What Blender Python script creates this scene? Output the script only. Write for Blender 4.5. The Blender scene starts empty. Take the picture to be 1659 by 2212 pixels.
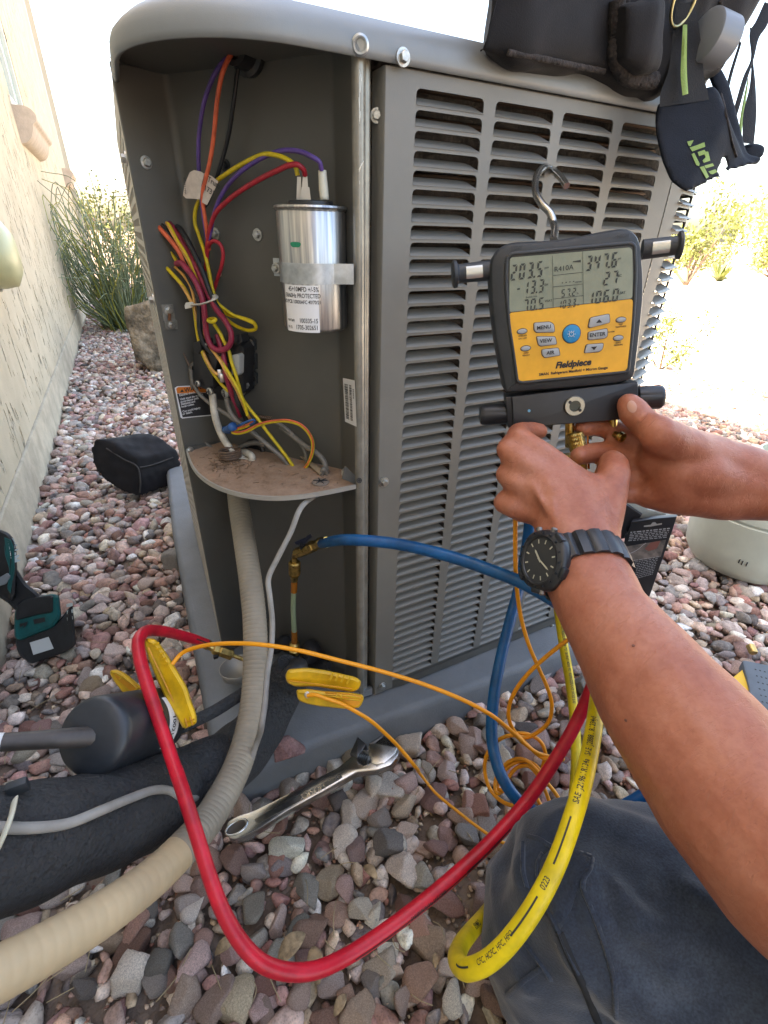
import bpy, bmesh, math, random
import numpy as np
from mathutils import Vector, Matrix
from mathutils.bvhtree import BVHTree
rng = np.random.RandomState(7)
random.seed(5)
SC = bpy.context.scene
COL = SC.collection

# ------------------------------------------------------------------ camera
# photo measured on a 1659 x 2212 grid; F in those pixels, rows of CM = world axes in (right, up, forward)
F_PX, CX, CY = 1058.0, 829.5, 1106.0
_z = -np.array([785 - CX, -(2970 - CY), F_PX]); _z /= np.linalg.norm(_z)
_x = np.array([3136 - CX, -(561 - CY), F_PX]); _x -= _z * (_x @ _z); _x /= np.linalg.norm(_x)
_y = np.cross(_z, _x)
if _y[2] < 0: _y = -_y
CM = np.array([_x, _y, _z])
CAM = np.array([0.0, 0.0, 0.67])
cam_d = bpy.data.cameras.new('camera')
cam_d.sensor_fit = 'HORIZONTAL'; cam_d.sensor_width = 36; cam_d.lens = 36 * F_PX / 1659.0
cam_d.clip_start = 0.01; cam_d.clip_end = 400
cam = bpy.data.objects.new('camera', cam_d); COL.objects.link(cam)
cam.matrix_world = Matrix([[CM[i][0], CM[i][1], -CM[i][2], CAM[i]] for i in range(3)] + [[0, 0, 0, 1]])
SC.camera = cam

# ------------------------------------------------------------------ light
SUN_EL, SUN_AZ = 51.0, -76.0          # azimuth from +Y, negative = towards -X (behind the house)
W = bpy.data.worlds.new('World'); SC.world = W; W.use_nodes = True
nt = W.node_tree
bg = nt.nodes['Background']; sky = nt.nodes.new('ShaderNodeTexSky')
sky.sky_type = 'NISHITA'; sky.sun_disc = False
sky.sun_elevation = math.radians(SUN_EL); sky.sun_rotation = math.radians(SUN_AZ)
sky.air_density = 1.0; sky.dust_density = 4.0; sky.ozone_density = 1.0
nt.links.new(sky.outputs[0], bg.inputs[0]); bg.inputs[1].default_value = 0.15
sun_d = bpy.data.lights.new('sun', 'SUN'); sun_d.energy = 5.0; sun_d.angle = math.radians(0.5); sun_d.color = (1, .95, .86)
sun = bpy.data.objects.new('sun', sun_d); COL.objects.link(sun)
a, e = math.radians(SUN_AZ), math.radians(SUN_EL)
sdir = Vector((math.sin(a) * math.cos(e), math.cos(a) * math.cos(e), math.sin(e)))
sun.rotation_euler = sdir.to_track_quat('Z', 'Y').to_euler()
sun.location = (-3, 2, 6)
SC.view_settings.view_transform = 'Standard'; SC.view_settings.look = 'None'
SC.view_settings.exposure = 2.92; SC.view_settings.gamma = 1; SC.view_settings.use_white_balance = True; SC.view_settings.white_balance_temperature = 7650; SC.view_settings.white_balance_tint = 10; SC.view_settings.use_curve_mapping = False

# ------------------------------------------------------------------ helpers
def V3(p): return np.array(p, float)
def ray(u, v): return CM @ np.array([(u - CX) / F_PX, -(v - CY) / F_PX, 1.0])
def P(u, v, d): return CAM + ray(u, v) * d
def onZ(u, v, z): r = ray(u, v); return CAM + r * ((z - CAM[2]) / r[2])
def onY(u, v, y): r = ray(u, v); return CAM + r * ((y - CAM[1]) / r[1])
def onP(u, v, p0, n):
    r = ray(u, v); n = V3(n); return CAM + r * (((V3(p0) - CAM) @ n) / (r @ n))
def PW(u, v, w, D): return P(u, v, F_PX * D / w)
def nrm(a): a = V3(a); return a / (np.linalg.norm(a) + 1e-12)

def tag(o, label=None, cat=None, group=None, kind=None):
    if label: o['label'] = label
    if cat: o['category'] = cat
    if group: o['group'] = group
    if kind: o['kind'] = kind
    return o
WORG = {}
def thing(name, label, cat, loc, group=None):
    o = bpy.data.objects.new(name, None); COL.objects.link(o)
    o.location = Vector(loc); o.empty_display_size = .05
    WORG[o.name] = V3(loc)
    return tag(o, label, cat, group)
def mk(name, verts, faces, mat, parent=None, smooth=True, label=None, org=None, sharp=None):
    verts = np.asarray(verts, float).reshape(-1, 3)
    if org is None:
        lo, hi = verts.min(0), verts.max(0); org = np.array([(lo[0] + hi[0]) / 2, (lo[1] + hi[1]) / 2, lo[2]])
    org = V3(org)
    me = bpy.data.meshes.new(name)
    me.from_pydata((verts - org).tolist(), [], [tuple(int(i) for i in f) for f in faces])
    me.update()
    if smooth and len(me.polygons):
        me.polygons.foreach_set('use_smooth', [True] * len(me.polygons))
        if sharp: me.set_sharp_from_angle(angle=math.radians(sharp))
    mats = mat if isinstance(mat, (list, tuple)) else [mat]
    for m in mats: me.materials.append(m)
    o = bpy.data.objects.new(name, me); COL.objects.link(o)
    if parent is not None:
        o.parent = parent; o.location = Vector(org - WORG[parent.name])
    else: o.location = Vector(org)
    WORG[o.name] = org
    if label: o['label'] = label
    return o
def merge(parts):
    vs, fs, n = [], [], 0
    for v, f in parts:
        v = np.asarray(v, float).reshape(-1, 3); vs.append(v); fs += [tuple(i + n for i in q) for q in f]; n += len(v)
    return np.vstack(vs), fs
def spline(pts, n=8, closed=False):
    p = np.asarray(pts, float)
    if len(p) < 3:
        t = np.linspace(0, 1, n + 1)[:, None]; return p[0] * (1 - t) + p[1] * t
    if not closed: p = np.vstack([2 * p[0] - p[1], p, 2 * p[-1] - p[-2]])
    else: p = np.vstack([p[-1], p, p[0], p[1]])
    out = []
    for i in range(1, len(p) - 2):
        a, b, c, d = p[i - 1], p[i], p[i + 1], p[i + 2]
        # centripetal parameters
        t0 = 0; t1 = t0 + max(np.linalg.norm((b - a)[:3]), 1e-6) ** .5; t2 = t1 + max(np.linalg.norm((c - b)[:3]), 1e-6) ** .5; t3 = t2 + max(np.linalg.norm((d - c)[:3]), 1e-6) ** .5
        for k in range(n):
            t = t1 + (t2 - t1) * k / n
            A1 = (t1 - t) / (t1 - t0) * a + (t - t0) / (t1 - t0) * b; A2 = (t2 - t) / (t2 - t1) * b + (t - t1) / (t2 - t1) * c
            A3 = (t3 - t) / (t3 - t2) * c + (t - t2) / (t3 - t2) * d
            B1 = (t2 - t) / (t2 - t0) * A1 + (t - t0) / (t2 - t0) * A2; B2 = (t3 - t) / (t3 - t1) * A2 + (t - t1) / (t3 - t1) * A3
            out.append((t2 - t) / (t2 - t1) * B1 + (t - t1) / (t2 - t1) * B2)
    if not closed: out.append(p[-2])
    return np.array(out)
def frames(p, up=None):
    p = np.asarray(p, float); n = len(p); T = np.zeros_like(p)
    T[1:-1] = p[2:] - p[:-2]; T[0] = p[1] - p[0]; T[-1] = p[-1] - p[-2]
    T /= np.linalg.norm(T, axis=1)[:, None] + 1e-12
    N = np.zeros_like(p); r = V3(up) if up is not None else (V3((0, 0, 1)) if abs(T[0][2]) < .9 else V3((1, 0, 0)))
    for i in range(n):
        if up is not None: r = V3(up)
        r = r - T[i] * (r @ T[i]); r = r / (np.linalg.norm(r) + 1e-12); N[i] = r
    return T, N, np.cross(T, N)
def g_tube(pts, r, seg=12, n=6, smooth=True, caps=True, flat=1.0, up=None):
    p = spline(pts, n) if smooth else np.asarray(pts, float)
    rr = np.asarray(r, float)
    if rr.ndim == 0: rr = np.full(len(p), float(rr))
    elif len(rr) != len(p): rr = np.interp(np.linspace(0, 1, len(p)), np.linspace(0, 1, len(rr)), rr)
    T, N, B = frames(p, up)
    a = np.linspace(0, 2 * math.pi, seg, endpoint=False)
    V = (p[:, None, :] + rr[:, None, None] * (np.cos(a)[None, :, None] * N[:, None, :] * flat + np.sin(a)[None, :, None] * B[:, None, :])).reshape(-1, 3)
    Fc = []
    for i in range(len(p) - 1):
        for j in range(seg):
            k = (j + 1) % seg; Fc.append((i * seg + j, i * seg + k, (i + 1) * seg + k, (i + 1) * seg + j))
    if caps: Fc.append(tuple(range(seg))[::-1]); Fc.append(tuple((len(p) - 1) * seg + j for j in range(seg)))
    return V, Fc
def tube(name, pts, r, mat, parent=None, seg=12, n=6, sharp=60, label=None, **k):
    v, f = g_tube(pts, r, seg, n, **k); return mk(name, v, f, mat, parent, True, label, sharp=sharp)
def g_lathe(p0, p1, prof, seg=24):
    """prof: list of (t 0..1 along p0-p1, radius)"""
    p0, p1 = V3(p0), V3(p1); pts = [p0 + (p1 - p0) * t for t, r in prof]
    T = nrm(p1 - p0); r0 = V3((0, 0, 1)) if abs(T[2]) < .9 else V3((1, 0, 0)); N = nrm(r0 - T * (r0 @ T)); B = np.cross(T, N)
    V, Fc = [], []
    for (q, (t, r)) in zip(pts, prof):
        for j in range(seg):
            a = 2 * math.pi * j / seg; V.append(q + r * (math.cos(a) * N + math.sin(a) * B))
    for i in range(len(prof) - 1):
        for j in range(seg):
            k = (j + 1) % seg; Fc.append((i * seg + j, i * seg + k, (i + 1) * seg + k, (i + 1) * seg + j))
    Fc.append(tuple(range(seg))[::-1]); Fc.append(tuple((len(prof) - 1) * seg + j for j in range(seg)))
    return V, Fc
def lathe(name, p0, p1, prof, mat, parent=None, seg=24, sharp=35, label=None):
    v, f = g_lathe(p0, p1, prof, seg); return mk(name, v, f, mat, parent, True, label, sharp=sharp)
def g_prism(poly, off, bev=0.0, n=None):
    """poly: 3D loop (front), off: vector to the back loop. bev: front edge bevel"""
    p = np.asarray(poly, float); off = V3(off); m = len(p); c = p.mean(0)
    nn = nrm(off)
    if bev > 0:
        ins = []
        for i in range(m):
            a, b = nrm(p[i] - p[i - 1]), nrm(p[(i + 1) % m] - p[i]); t = nrm(a + b)
            s = np.cross(nn, t); s = s if (c - p[i]) @ s > 0 else -s
            # pick side by orientation
            ins.append(s)
        area = sum(np.cross(p[i] - c, p[(i + 1) % m] - c) @ nn for i in range(m))
        ins = [nrm(np.cross(nn, nrm(nrm(p[i] - p[i - 1]) + nrm(p[(i + 1) % m] - p[i])))) * (1 if area > 0 else -1) for i in range(m)]
        ins = np.array(ins)
        loops = [p + ins * bev, p + ins * bev * .3 + nn * bev * .3, p + nn * bev, p + off]
    else: loops = [p, p + off]
    V = np.vstack(loops); Fc = []
    for k in range(len(loops) - 1):
        for i in range(m):
            j = (i + 1) % m; Fc.append((k * m + i, k * m + j, (k + 1) * m + j, (k + 1) * m + i))
    Fc.append(tuple(range(m))); Fc.append(tuple((len(loops) - 1) * m + i for i in range(m))[::-1])
    return V, Fc
def prism(name, poly, off, mat, parent=None, bev=0.0, label=None, sharp=30):
    v, f = g_prism(poly, off, bev)
    o = mk(name, v, f, mat, parent, True, label)
    bm = bmesh.new(); bm.from_mesh(o.data); bmesh.ops.recalc_face_normals(bm, faces=bm.faces)
    bm.to_mesh(o.data); bm.free(); o.data.set_sharp_from_angle(angle=math.radians(sharp)); return o
def g_box(c, s, R=None):
    c = V3(c); s = V3(s) / 2; R = np.eye(3) if R is None else np.asarray(R)
    V = [c + R @ (s * np.array([x, y, z])) for x in (-1, 1) for y in (-1, 1) for z in (-1, 1)]
    return V, [(0, 1, 3, 2), (4, 6, 7, 5), (0, 4, 5, 1), (2, 3, 7, 6), (0, 2, 6, 4), (1, 5, 7, 3)]
def bevel_obj(o, w, seg=2, ang=30):
    bm = bmesh.new(); bm.from_mesh(o.data); bmesh.ops.recalc_face_normals(bm, faces=bm.faces)
    es = [e for e in bm.edges if len(e.link_faces) == 2 and e.calc_face_angle(0) > math.radians(ang)]
    bmesh.ops.bevel(bm, geom=es, offset=w, segments=seg, profile=.5, affect='EDGES')
    bm.to_mesh(o.data); bm.free()
    o.data.polygons.foreach_set('use_smooth', [True] * len(o.data.polygons)); o.data.set_sharp_from_angle(angle=math.radians(40))
    return o
def box(name, c, s, mat, parent=None, R=None, bev=0, label=None):
    v, f = g_box(c, s, R); o = mk(name, v, f, mat, parent, bev > 0, label)
    bm = bmesh.new(); bm.from_mesh(o.data); bmesh.ops.recalc_face_normals(bm, faces=bm.faces); bm.to_mesh(o.data); bm.free()
    if bev: bevel_obj(o, bev)
    return o
def rounded(pts, r, n=4):
    """round the corners of a 3D (planar) polygon"""
    p = np.asarray(pts, float); m = len(p); out = []
    for i in range(m):
        a, b, c = p[i - 1], p[i], p[(i + 1) % m]
        ra = min(r, np.linalg.norm(a - b) * .45, np.linalg.norm(c - b) * .45)
        s, e = b + nrm(a - b) * ra, b + nrm(c - b) * ra
        for k in range(n + 1):
            t = k / n; out.append((1 - t) ** 2 * s + 2 * t * (1 - t) * b + t * t * e)
    return np.array(out)

# ---- text as flat print
_tc = {}
def text_geo(s, size=1.0, shear=0.0, bold=0.0, align='LEFT'):
    key = (s, shear, bold, align)
    if key not in _tc:
        cu = bpy.data.curves.new('t', 'FONT'); cu.body = s; cu.size = 1; cu.shear = shear; cu.offset = bold; cu.align_x = align; cu.resolution_u = 3
        ob = bpy.data.objects.new('t', cu); me = bpy.data.meshes.new_from_object(ob)
        v = np.array([x.co[:2] for x in me.vertices]) if len(me.vertices) else np.zeros((0, 2)); f = [tuple(q.vertices) for q in me.polygons]
        bpy.data.objects.remove(ob); bpy.data.curves.remove(cu); bpy.data.meshes.remove(me); _tc[key] = (v, f)
    v, f = _tc[key]; return v * size, f
def lay(v2, f2, o, ex, ey, lift):
    """2D geometry onto the plane o + x*ex + y*ey, lifted"""
    v = np.asarray(v2); return V3(o) + v[:, :1] * V3(ex) + v[:, 1:2] * V3(ey) + V3(lift), f2

# ------------------------------------------------------------------ materials
MATS = {}
def mat(name, col, rough=.5, metal=0.0, var=0.0, vscale=8, col2=None, bump=0.0, bscale=60, bdist=.001, spec=.5, detail=4, coat=0, trans=0, emis=None, extra=None, rvar=0, sss=0, alpha=1, sheen=0):
    if name in MATS: return MATS[name]
    m = bpy.data.materials.new(name); m.use_nodes = True; t = m.node_tree; b = t.nodes['Principled BSDF']
    b.inputs['Base Color'].default_value = (*col, 1); b.inputs['Roughness'].default_value = rough; b.inputs['Metallic'].default_value = metal
    b.inputs['Specular IOR Level'].default_value = spec
    if coat: b.inputs['Coat Weight'].default_value = coat; b.inputs['Coat Roughness'].default_value = .15
    if trans: b.inputs['Transmission Weight'].default_value = trans
    if sheen: b.inputs['Sheen Weight'].default_value = sheen
    if sss:
        b.inputs['Subsurface Weight'].default_value = sss; b.inputs['Subsurface Radius'].default_value = (.012, .004, .002); b.inputs['Subsurface Scale'].default_value = 1
    if alpha < 1: b.inputs['Alpha'].default_value = alpha
    if emis: b.inputs['Emission Color'].default_value = (*emis, 1); b.inputs['Emission Strength'].default_value = 1
    tc = t.nodes.new('ShaderNodeTexCoord'); L = t.links.new
    if var or col2 is not None:
        n = t.nodes.new('ShaderNodeTexNoise'); n.inputs['Scale'].default_value = vscale; n.inputs['Detail'].default_value = detail; n.inputs['Roughness'].default_value = .62
        L(tc.outputs['Object'], n.inputs['Vector'])
        r = t.nodes.new('ShaderNodeValToRGB'); c2 = col2 if col2 is not None else tuple(max(0, c * (1 - var)) for c in col)
        c1 = col if col2 is not None else tuple(c * (1 + var * .6) for c in col)
        r.color_ramp.elements[0].position = .36; r.color_ramp.elements[1].position = .64
        r.color_ramp.elements[0].color = (*c2, 1); r.color_ramp.elements[1].color = (*c1, 1)
        L(n.outputs['Fac'], r.inputs[0]); L(r.outputs[0], b.inputs['Base Color'])
        if rvar:
            mr = t.nodes.new('ShaderNodeMapRange'); mr.inputs[3].default_value = rough - rvar; mr.inputs[4].default_value = rough + rvar
            L(n.outputs['Fac'], mr.inputs[0]); L(mr.outputs[0], b.inputs['Roughness'])
    if bump:
        n2 = t.nodes.new('ShaderNodeTexNoise'); n2.inputs['Scale'].default_value = bscale; n2.inputs['Detail'].default_value = 5
        L(tc.outputs['Object'], n2.inputs['Vector'])
        bp = t.nodes.new('ShaderNodeBump'); bp.inputs['Strength'].default_value = bump; bp.inputs['Distance'].default_value = bdist
        L(n2.outputs['Fac'], bp.inputs['Height']); L(bp.outputs[0], b.inputs['Normal'])
    if extra: extra(m, t, b, tc, L)
    MATS[name] = m; return m
def nd(t, typ, **k):
    n = t.nodes.new(typ)
    for a, v in k.items():
        if a.startswith('i_'): n.inputs[a[2:].replace('_', ' ')].default_value = v
        else: setattr(n, a, v)
    return n
def ramp(t, stops):
    r = t.nodes.new('ShaderNodeValToRGB'); e = r.color_ramp.elements
    e[0].position, e[0].color = stops[0][0], (*stops[0][1], 1); e[1].position, e[1].color = stops[-1][0], (*stops[-1][1], 1)
    for p, c in stops[1:-1]: q = e.new(p); q.color = (*c, 1)
    return r
# ------------------------------------------------------------------ stone material
def stone_shader(src):
    def f(m, t, b, tc, L):
        if src == 'attr': a = nd(t, 'ShaderNodeAttribute', attribute_name='stone_col').outputs['Color']
        else: a = t.nodes.new('ShaderNodeObjectInfo').outputs['Color']
        n1 = nd(t, 'ShaderNodeTexNoise', i_Scale=90., i_Detail=6., i_Roughness=.7); L(tc.outputs['Object'], n1.inputs['Vector'])
        n2 = nd(t, 'ShaderNodeTexVoronoi', i_Scale=420.); L(tc.outputs['Object'], n2.inputs['Vector'])
        n3 = nd(t, 'ShaderNodeTexNoise', i_Scale=28., i_Detail=3.); L(tc.outputs['Object'], n3.inputs['Vector'])
        r1 = ramp(t, [(.3, (.62, .6, .6)), (.5, (1, 1, 1)), (.72, (1.6, 1.55, 1.5))]); L(n1.outputs['Fac'], r1.inputs[0])
        r2 = ramp(t, [(.1, (.72, .72, .72)), (.5, (1.05, 1.05, 1.05))]); L(n2.outputs['Distance'], r2.inputs[0])
        r3 = ramp(t, [(.35, (.8, .76, .74)), (.65, (1.12, 1.1, 1.06))]); L(n3.outputs['Fac'], r3.inputs[0])
        x = a
        for r in (r1, r2, r3):
            mx = nd(t, 'ShaderNodeMix', data_type='RGBA', blend_type='MULTIPLY'); mx.inputs[0].default_value = 1
            L(x, mx.inputs[6]); L(r.outputs[0], mx.inputs[7]); x = mx.outputs[2]
        # dust settling in patches
        n4 = nd(t, 'ShaderNodeTexNoise', i_Scale=45., i_Detail=5.); L(tc.outputs['Object'], n4.inputs['Vector'])
        r4 = ramp(t, [(.52, (0, 0, 0)), (.72, (.55, .55, .55))]); L(n4.outputs['Fac'], r4.inputs[0])
        mx = nd(t, 'ShaderNodeMix', data_type='RGBA'); L(r4.outputs[0], mx.inputs[0]); L(x, mx.inputs[6]); mx.inputs[7].default_value = (.27, .215, .17, 1)
        L(mx.outputs[2], b.inputs['Base Color'])
        bp = nd(t, 'ShaderNodeBump', i_Strength=1., i_Distance=.0022); L(n1.outputs['Fac'], bp.inputs['Height']); L(bp.outputs[0], b.inputs['Normal'])
    return f
M_STONE_A = mat('stone_mixed', (.3, .25, .23), .85, spec=.25, extra=stone_shader('attr'))
M_STONE_O = mat('stone_single', (.3, .25, .23), .85, spec=.25, extra=stone_shader('obj'))
PAL = np.array([(.36, .26, .235), (.27, .255, .235), (.21, .205, .205), (.25, .125, .10), (.37, .29, .20), (.56, .52, .46), (.12, .11, .105), (.33, .20, .155), (.30, .175, .165), (.43, .38, .32), (.35, .31, .28), (.44, .32, .28)])
PALW = np.array([1.6, 1.3, .8, .9, .9, 1.5, .4, 1.1, 1.1, 1.5, 1.5, 1.3]); PALW /= PALW.sum()
def stone_colors(n):
    c = PAL[rng.choice(len(PAL), n, p=PALW)]; c = c.mean(1, keepdims=True) + .80 * (c - c.mean(1, keepdims=True)); c = c * 1.1; return np.clip(c * np.array([1.06, 1.0, .97]) * rng.uniform(.75, 1.6, (n, 1)) * rng.uniform(.95, 1.05, (n, 3)), .03, .8)

def ico(sub):
    bm = bmesh.new(); bmesh.ops.create_icosphere(bm, subdivisions=sub, radius=1)
    v = np.array([x.co[:] for x in bm.verts]); f = np.array([[q.index for q in x.verts] for x in bm.faces]); bm.free()
    return v / np.linalg.norm(v, axis=1)[:, None], f
def stone_tpl(sub, k):
    d, f = ico(sub); n = k
    pn = rng.normal(size=(n, 3)); pn /= np.linalg.norm(pn, axis=1)[:, None]
    h = rng.uniform(.50, 1.0, n)
    q = (d @ pn.T) / h                     # 1/radius from each plane
    q = np.maximum(q, .25); s = 55.0
    r = 1.0 / (np.power(np.power(q, s).sum(1), 1 / s))
    r = np.minimum(r, 1.35)
    v = d * r[:, None]; v += rng.normal(0, .012, v.shape)
    v *= np.array([1.0, rng.uniform(.55, .9), rng.uniform(.40, .72)])
    v -= (v.max(0) + v.min(0)) / 2; v /= (v.max(0) - v.min(0))[0]
    return v, f
TPL3 = [stone_tpl(4, rng.randint(7, 11)) for _ in range(26)]
TPL2 = [stone_tpl(3, rng.randint(7, 11)) for _ in range(22)]
TPL1 = [stone_tpl(2, rng.randint(8, 13)) for _ in range(24)]
TPL0 = [stone_tpl(1, rng.randint(8, 13)) for _ in range(24)]

def rotm(n, tilt):
    """n random rotations: spin about z, then tilt by up to 'tilt' degrees"""
    a = rng.uniform(0, 2 * np.pi, n); ca, sa = np.cos(a), np.sin(a)
    Rz = np.zeros((n, 3, 3)); Rz[:, 0, 0] = ca; Rz[:, 0, 1] = -sa; Rz[:, 1, 0] = sa; Rz[:, 1, 1] = ca; Rz[:, 2, 2] = 1
    ax = rng.uniform(0, 2 * np.pi, n); k = np.stack([np.cos(ax), np.sin(ax), np.zeros(n)], 1); th = np.radians(rng.normal(0, tilt, n))
    K = np.zeros((n, 3, 3)); K[:, 0, 2] = k[:, 1]; K[:, 1, 2] = -k[:, 0]; K[:, 2, 0] = -k[:, 1]; K[:, 2, 1] = k[:, 0]
    I = np.eye(3)[None]; R = I + np.sin(th)[:, None, None] * K + (1 - np.cos(th))[:, None, None] * (K @ K)
    return R @ Rz
def wall_x(y): return -.3 + .0228 * (y - 1.18)
PAD = np.array([(-.004, .425), (.35, .400), (.765, .388), (.79, .43), (.80, 1.45), (.045, 1.45), (.02, 1.1)])
def in_poly(x, y, poly):
    ins = np.zeros(len(x), bool); m = len(poly); j = m - 1
    for i in range(m):
        xi, yi = poly[i]; xj, yj = poly[j]
        c = ((yi > y) != (yj > y)) & (x < (xj - xi) * (y - yi) / (yj - yi + 1e-12) + xi); ins ^= c; j = i
    return ins
def hill(x, y): return .006 * np.sin(x * 7 + 1) * np.cos(y * 6) + .004 * np.sin(x * 19 + y * 13)
def dirt_amt(x, y):      # bare dirt patch near the kneeling technician, from the photo
    return np.exp(-(((x - .235) / .06) ** 2 + ((y - .20) / .05) ** 2)) + .6 * np.exp(-(((x - .10) / .05) ** 2 + ((y - .50) / .03) ** 2)) * 0
def project(p):
    c = (p - CAM) @ CM; return CX + F_PX * c[:, 0] / c[:, 2], CY - F_PX * c[:, 1] / c[:, 2], c[:, 2]

# ground sheets
def ground_extra(m, t, b, tc, L):
    n = nd(t, 'ShaderNodeTexNoise', i_Scale=9., i_Detail=9., i_Roughness=.7); L(tc.outputs['Object'], n.inputs['Vector'])
    v = nd(t, 'ShaderNodeTexVoronoi', i_Scale=48.); L(tc.outputs['Object'], v.inputs['Vector'])
    r = ramp(t, [(.3, (.13, .09, .07)), (.5, (.21, .155, .12)), (.7, (.30, .235, .19))]); L(n.outputs['Fac'], r.inputs[0])
    L(r.outputs[0], b.inputs['Base Color'])
    n2 = nd(t, 'ShaderNodeTexNoise', i_Scale=160., i_Detail=8.); L(tc.outputs['Object'], n2.inputs['Vector'])
    bp = nd(t, 'ShaderNodeBump', i_Strength=1., i_Distance=.004); L(n2.outputs['Fac'], bp.inputs['Height']); L(bp.outputs[0], b.inputs['Normal'])
M_DIRT = mat('dusty_dirt', (.2, .15, .12), .95, spec=.1, extra=ground_extra)
gx = np.concatenate([np.linspace(-150, -1, 8), np.linspace(-.9, 2.6, 176), np.linspace(3, 160, 10)]); gy = np.concatenate([np.linspace(-150, -1.2, 8), np.linspace(-1, 2.4, 170), np.linspace(2.8, 160, 10)])
X, Y = np.meshgrid(gx, gy); Z = hill(X, Y) - .004 + .005 * (np.sin(X * 61 + 3 * np.sin(Y * 23)) * np.sin(Y * 53 + 2 * np.sin(X * 31)))
Z[(np.abs(X) > 3) | (np.abs(Y) > 2.6)] = -.002
nx, ny = len(gx), len(gy)
gv = np.stack([X.ravel(), Y.ravel(), Z.ravel()], 1); gf = [(j * nx + i, j * nx + i + 1, (j + 1) * nx + i + 1, (j + 1) * nx + i) for j in range(ny - 1) for i in range(nx - 1)]
ground = tag(mk('ground', gv, gf, M_DIRT, org=(0, 0, 0)), kind='structure')

def hexpts(x0, x1, y0, y1, s, jit):
    ys = np.arange(y0, y1, s * .866); out = []
    for k, y in enumerate(ys):
        xs = np.arange(x0 + (k % 2) * s / 2, x1, s); out.append(np.stack([xs, np.full(len(xs), y)], 1))
    p = np.vstack(out); return p + rng.uniform(-jit * s, jit * s, p.shape)
def keep(p, m=0.0):
    x, y = p[:, 0], p[:, 1]
    k = ~in_poly(x, y, PAD) & (x > wall_x(y) + .012)
    q = np.column_stack([p, np.full(len(p), .01)]); u, v, d = project(q)
    k &= x < np.interp(y, [-.2, .2, .673, 1.247, 2.2, 6], [1.55, 1.62, 1.80, 2.10, 2.35, 2.5])  # gravel stops at the shadow edge, where the pale sunlit sheet begins
    k &= (d > .05) & (u > -160) & (u < 1820) & (v > 380) & (v < 2420)
    return k
lay1 = hexpts(-.4, 2.6, -.1, 4.0, .0225, .33); lay2 = hexpts(-.4, 2.9, -.1, 6.4, .0262, .38)
S = []
for L_, sz, z0, dens in ((lay1, (.014, .026), .003, .97), (lay2, (.018, .042), .0095, .96)):
    p = L_[keep(L_)]; dist = np.hypot(p[:, 0], p[:, 1])
    p = p[(rng.rand(len(p)) < dens * (1 - .85 * np.clip(dirt_amt(p[:, 0], p[:, 1]), 0, 1)))]
    # the far corridor and the far right need only the top layer thinned out
    dist = np.hypot(p[:, 0], p[:, 1]); u, v, d = project(np.column_stack([p, np.zeros(len(p))]))
    if z0 < .005: p = p[(dist < 2.4)]
    s = rng.uniform(sz[0], sz[1], len(p)) * np.where(rng.rand(len(p)) < .05, 1.3, 1)
    z = z0 + hill(p[:, 0], p[:, 1]) + rng.uniform(-.002, .004, len(p))
    S.append(np.column_stack([p, z, s]))
S = np.vstack(S)
u, v, d = project(S[:, :3]); pxs = S[:, 3] / d * F_PX
vis = (u > 5) & (u < 1654) & (v > 500) & (v < 2200)
# keep singles out of what the insulated pipe, drill, jeans and hoses cover
big = np.argsort(-(pxs * vis + (S[:, 2] > .008) * 6 * vis))[:300]
single = np.zeros(len(S), bool); single[big] = True
RT = rotm(len(S), 14)
colr = stone_colors(len(S))
tpl_me = []
for k, (tv, tf) in enumerate(TPL3):
    me = bpy.data.meshes.new('stone_shape'); me.from_pydata(tv.tolist(), [], tf.tolist()); me.polygons.foreach_set('use_smooth', [True] * len(tf)); me.materials.append(M_STONE_O); tpl_me.append(me)
for n_, i in enumerate(big):
    o = bpy.data.objects.new('stone', tpl_me[n_ % len(tpl_me)]); COL.objects.link(o); o.parent = ground
    R = Matrix(RT[i].tolist()).to_4x4(); o.matrix_local = Matrix.Translation(Vector(S[i, :3])) @ R @ Matrix.Scale(S[i, 3] * 1.03, 4)
    o.color = (*colr[i], 1)
def stuff_stones(name, idx, TP, matr, S, RT, colr):
    vs, fs, cs, n = [], [], [], 0
    tid = rng.randint(0, len(TP), len(idx))
    for k, (tv, tf) in enumerate(TP):
        sel = idx[tid == k]
        if not len(sel): continue
        v = np.einsum('nij,vj->nvi', RT[sel], tv) * S[sel, 3][:, None, None] + S[sel, :3][:, None, :]
        m_ = len(tv); off = n + np.arange(len(sel)) * m_
        fs.append((tf[None] + off[:, None, None]).reshape(-1, 3)); vs.append(v.reshape(-1, 3)); cs.append(np.repeat(colr[sel], m_, 0)); n += len(sel) * m_
    vs, fs, cs = np.vstack(vs), np.vstack(fs), np.vstack(cs)
    me = bpy.data.meshes.new(name); me.vertices.add(len(vs)); me.vertices.foreach_set('co', vs.ravel())
    me.loops.add(fs.size); me.loops.foreach_set('vertex_index', fs.ravel().astype(np.int32)); me.polygons.add(len(fs)); me.polygons.foreach_set('loop_start', (np.arange(len(fs)) * 3).astype(np.int32))
    me.update(calc_edges=True); me.polygons.foreach_set('use_smooth', [True] * len(fs))
    at = me.attributes.new('stone_col', 'FLOAT_COLOR', 'POINT'); at.data.foreach_set('color', np.column_stack([cs, np.ones(len(cs))]).ravel())
    me.materials.append(matr); o = bpy.data.objects.new(name, me); COL.objects.link(o); return o
rest = np.where(~single)[0]
near = rest[pxs[rest] > 40]; mid = rest[(pxs[rest] <= 42) & (pxs[rest] > 17)]; far = rest[pxs[rest] <= 17]
g1 = tag(stuff_stones('gravel', near, TPL2, M_STONE_A, S, RT, colr), 'loose crushed pink and grey stones lying around the equipment pad in the foreground', 'gravel', kind='stuff')
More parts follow.
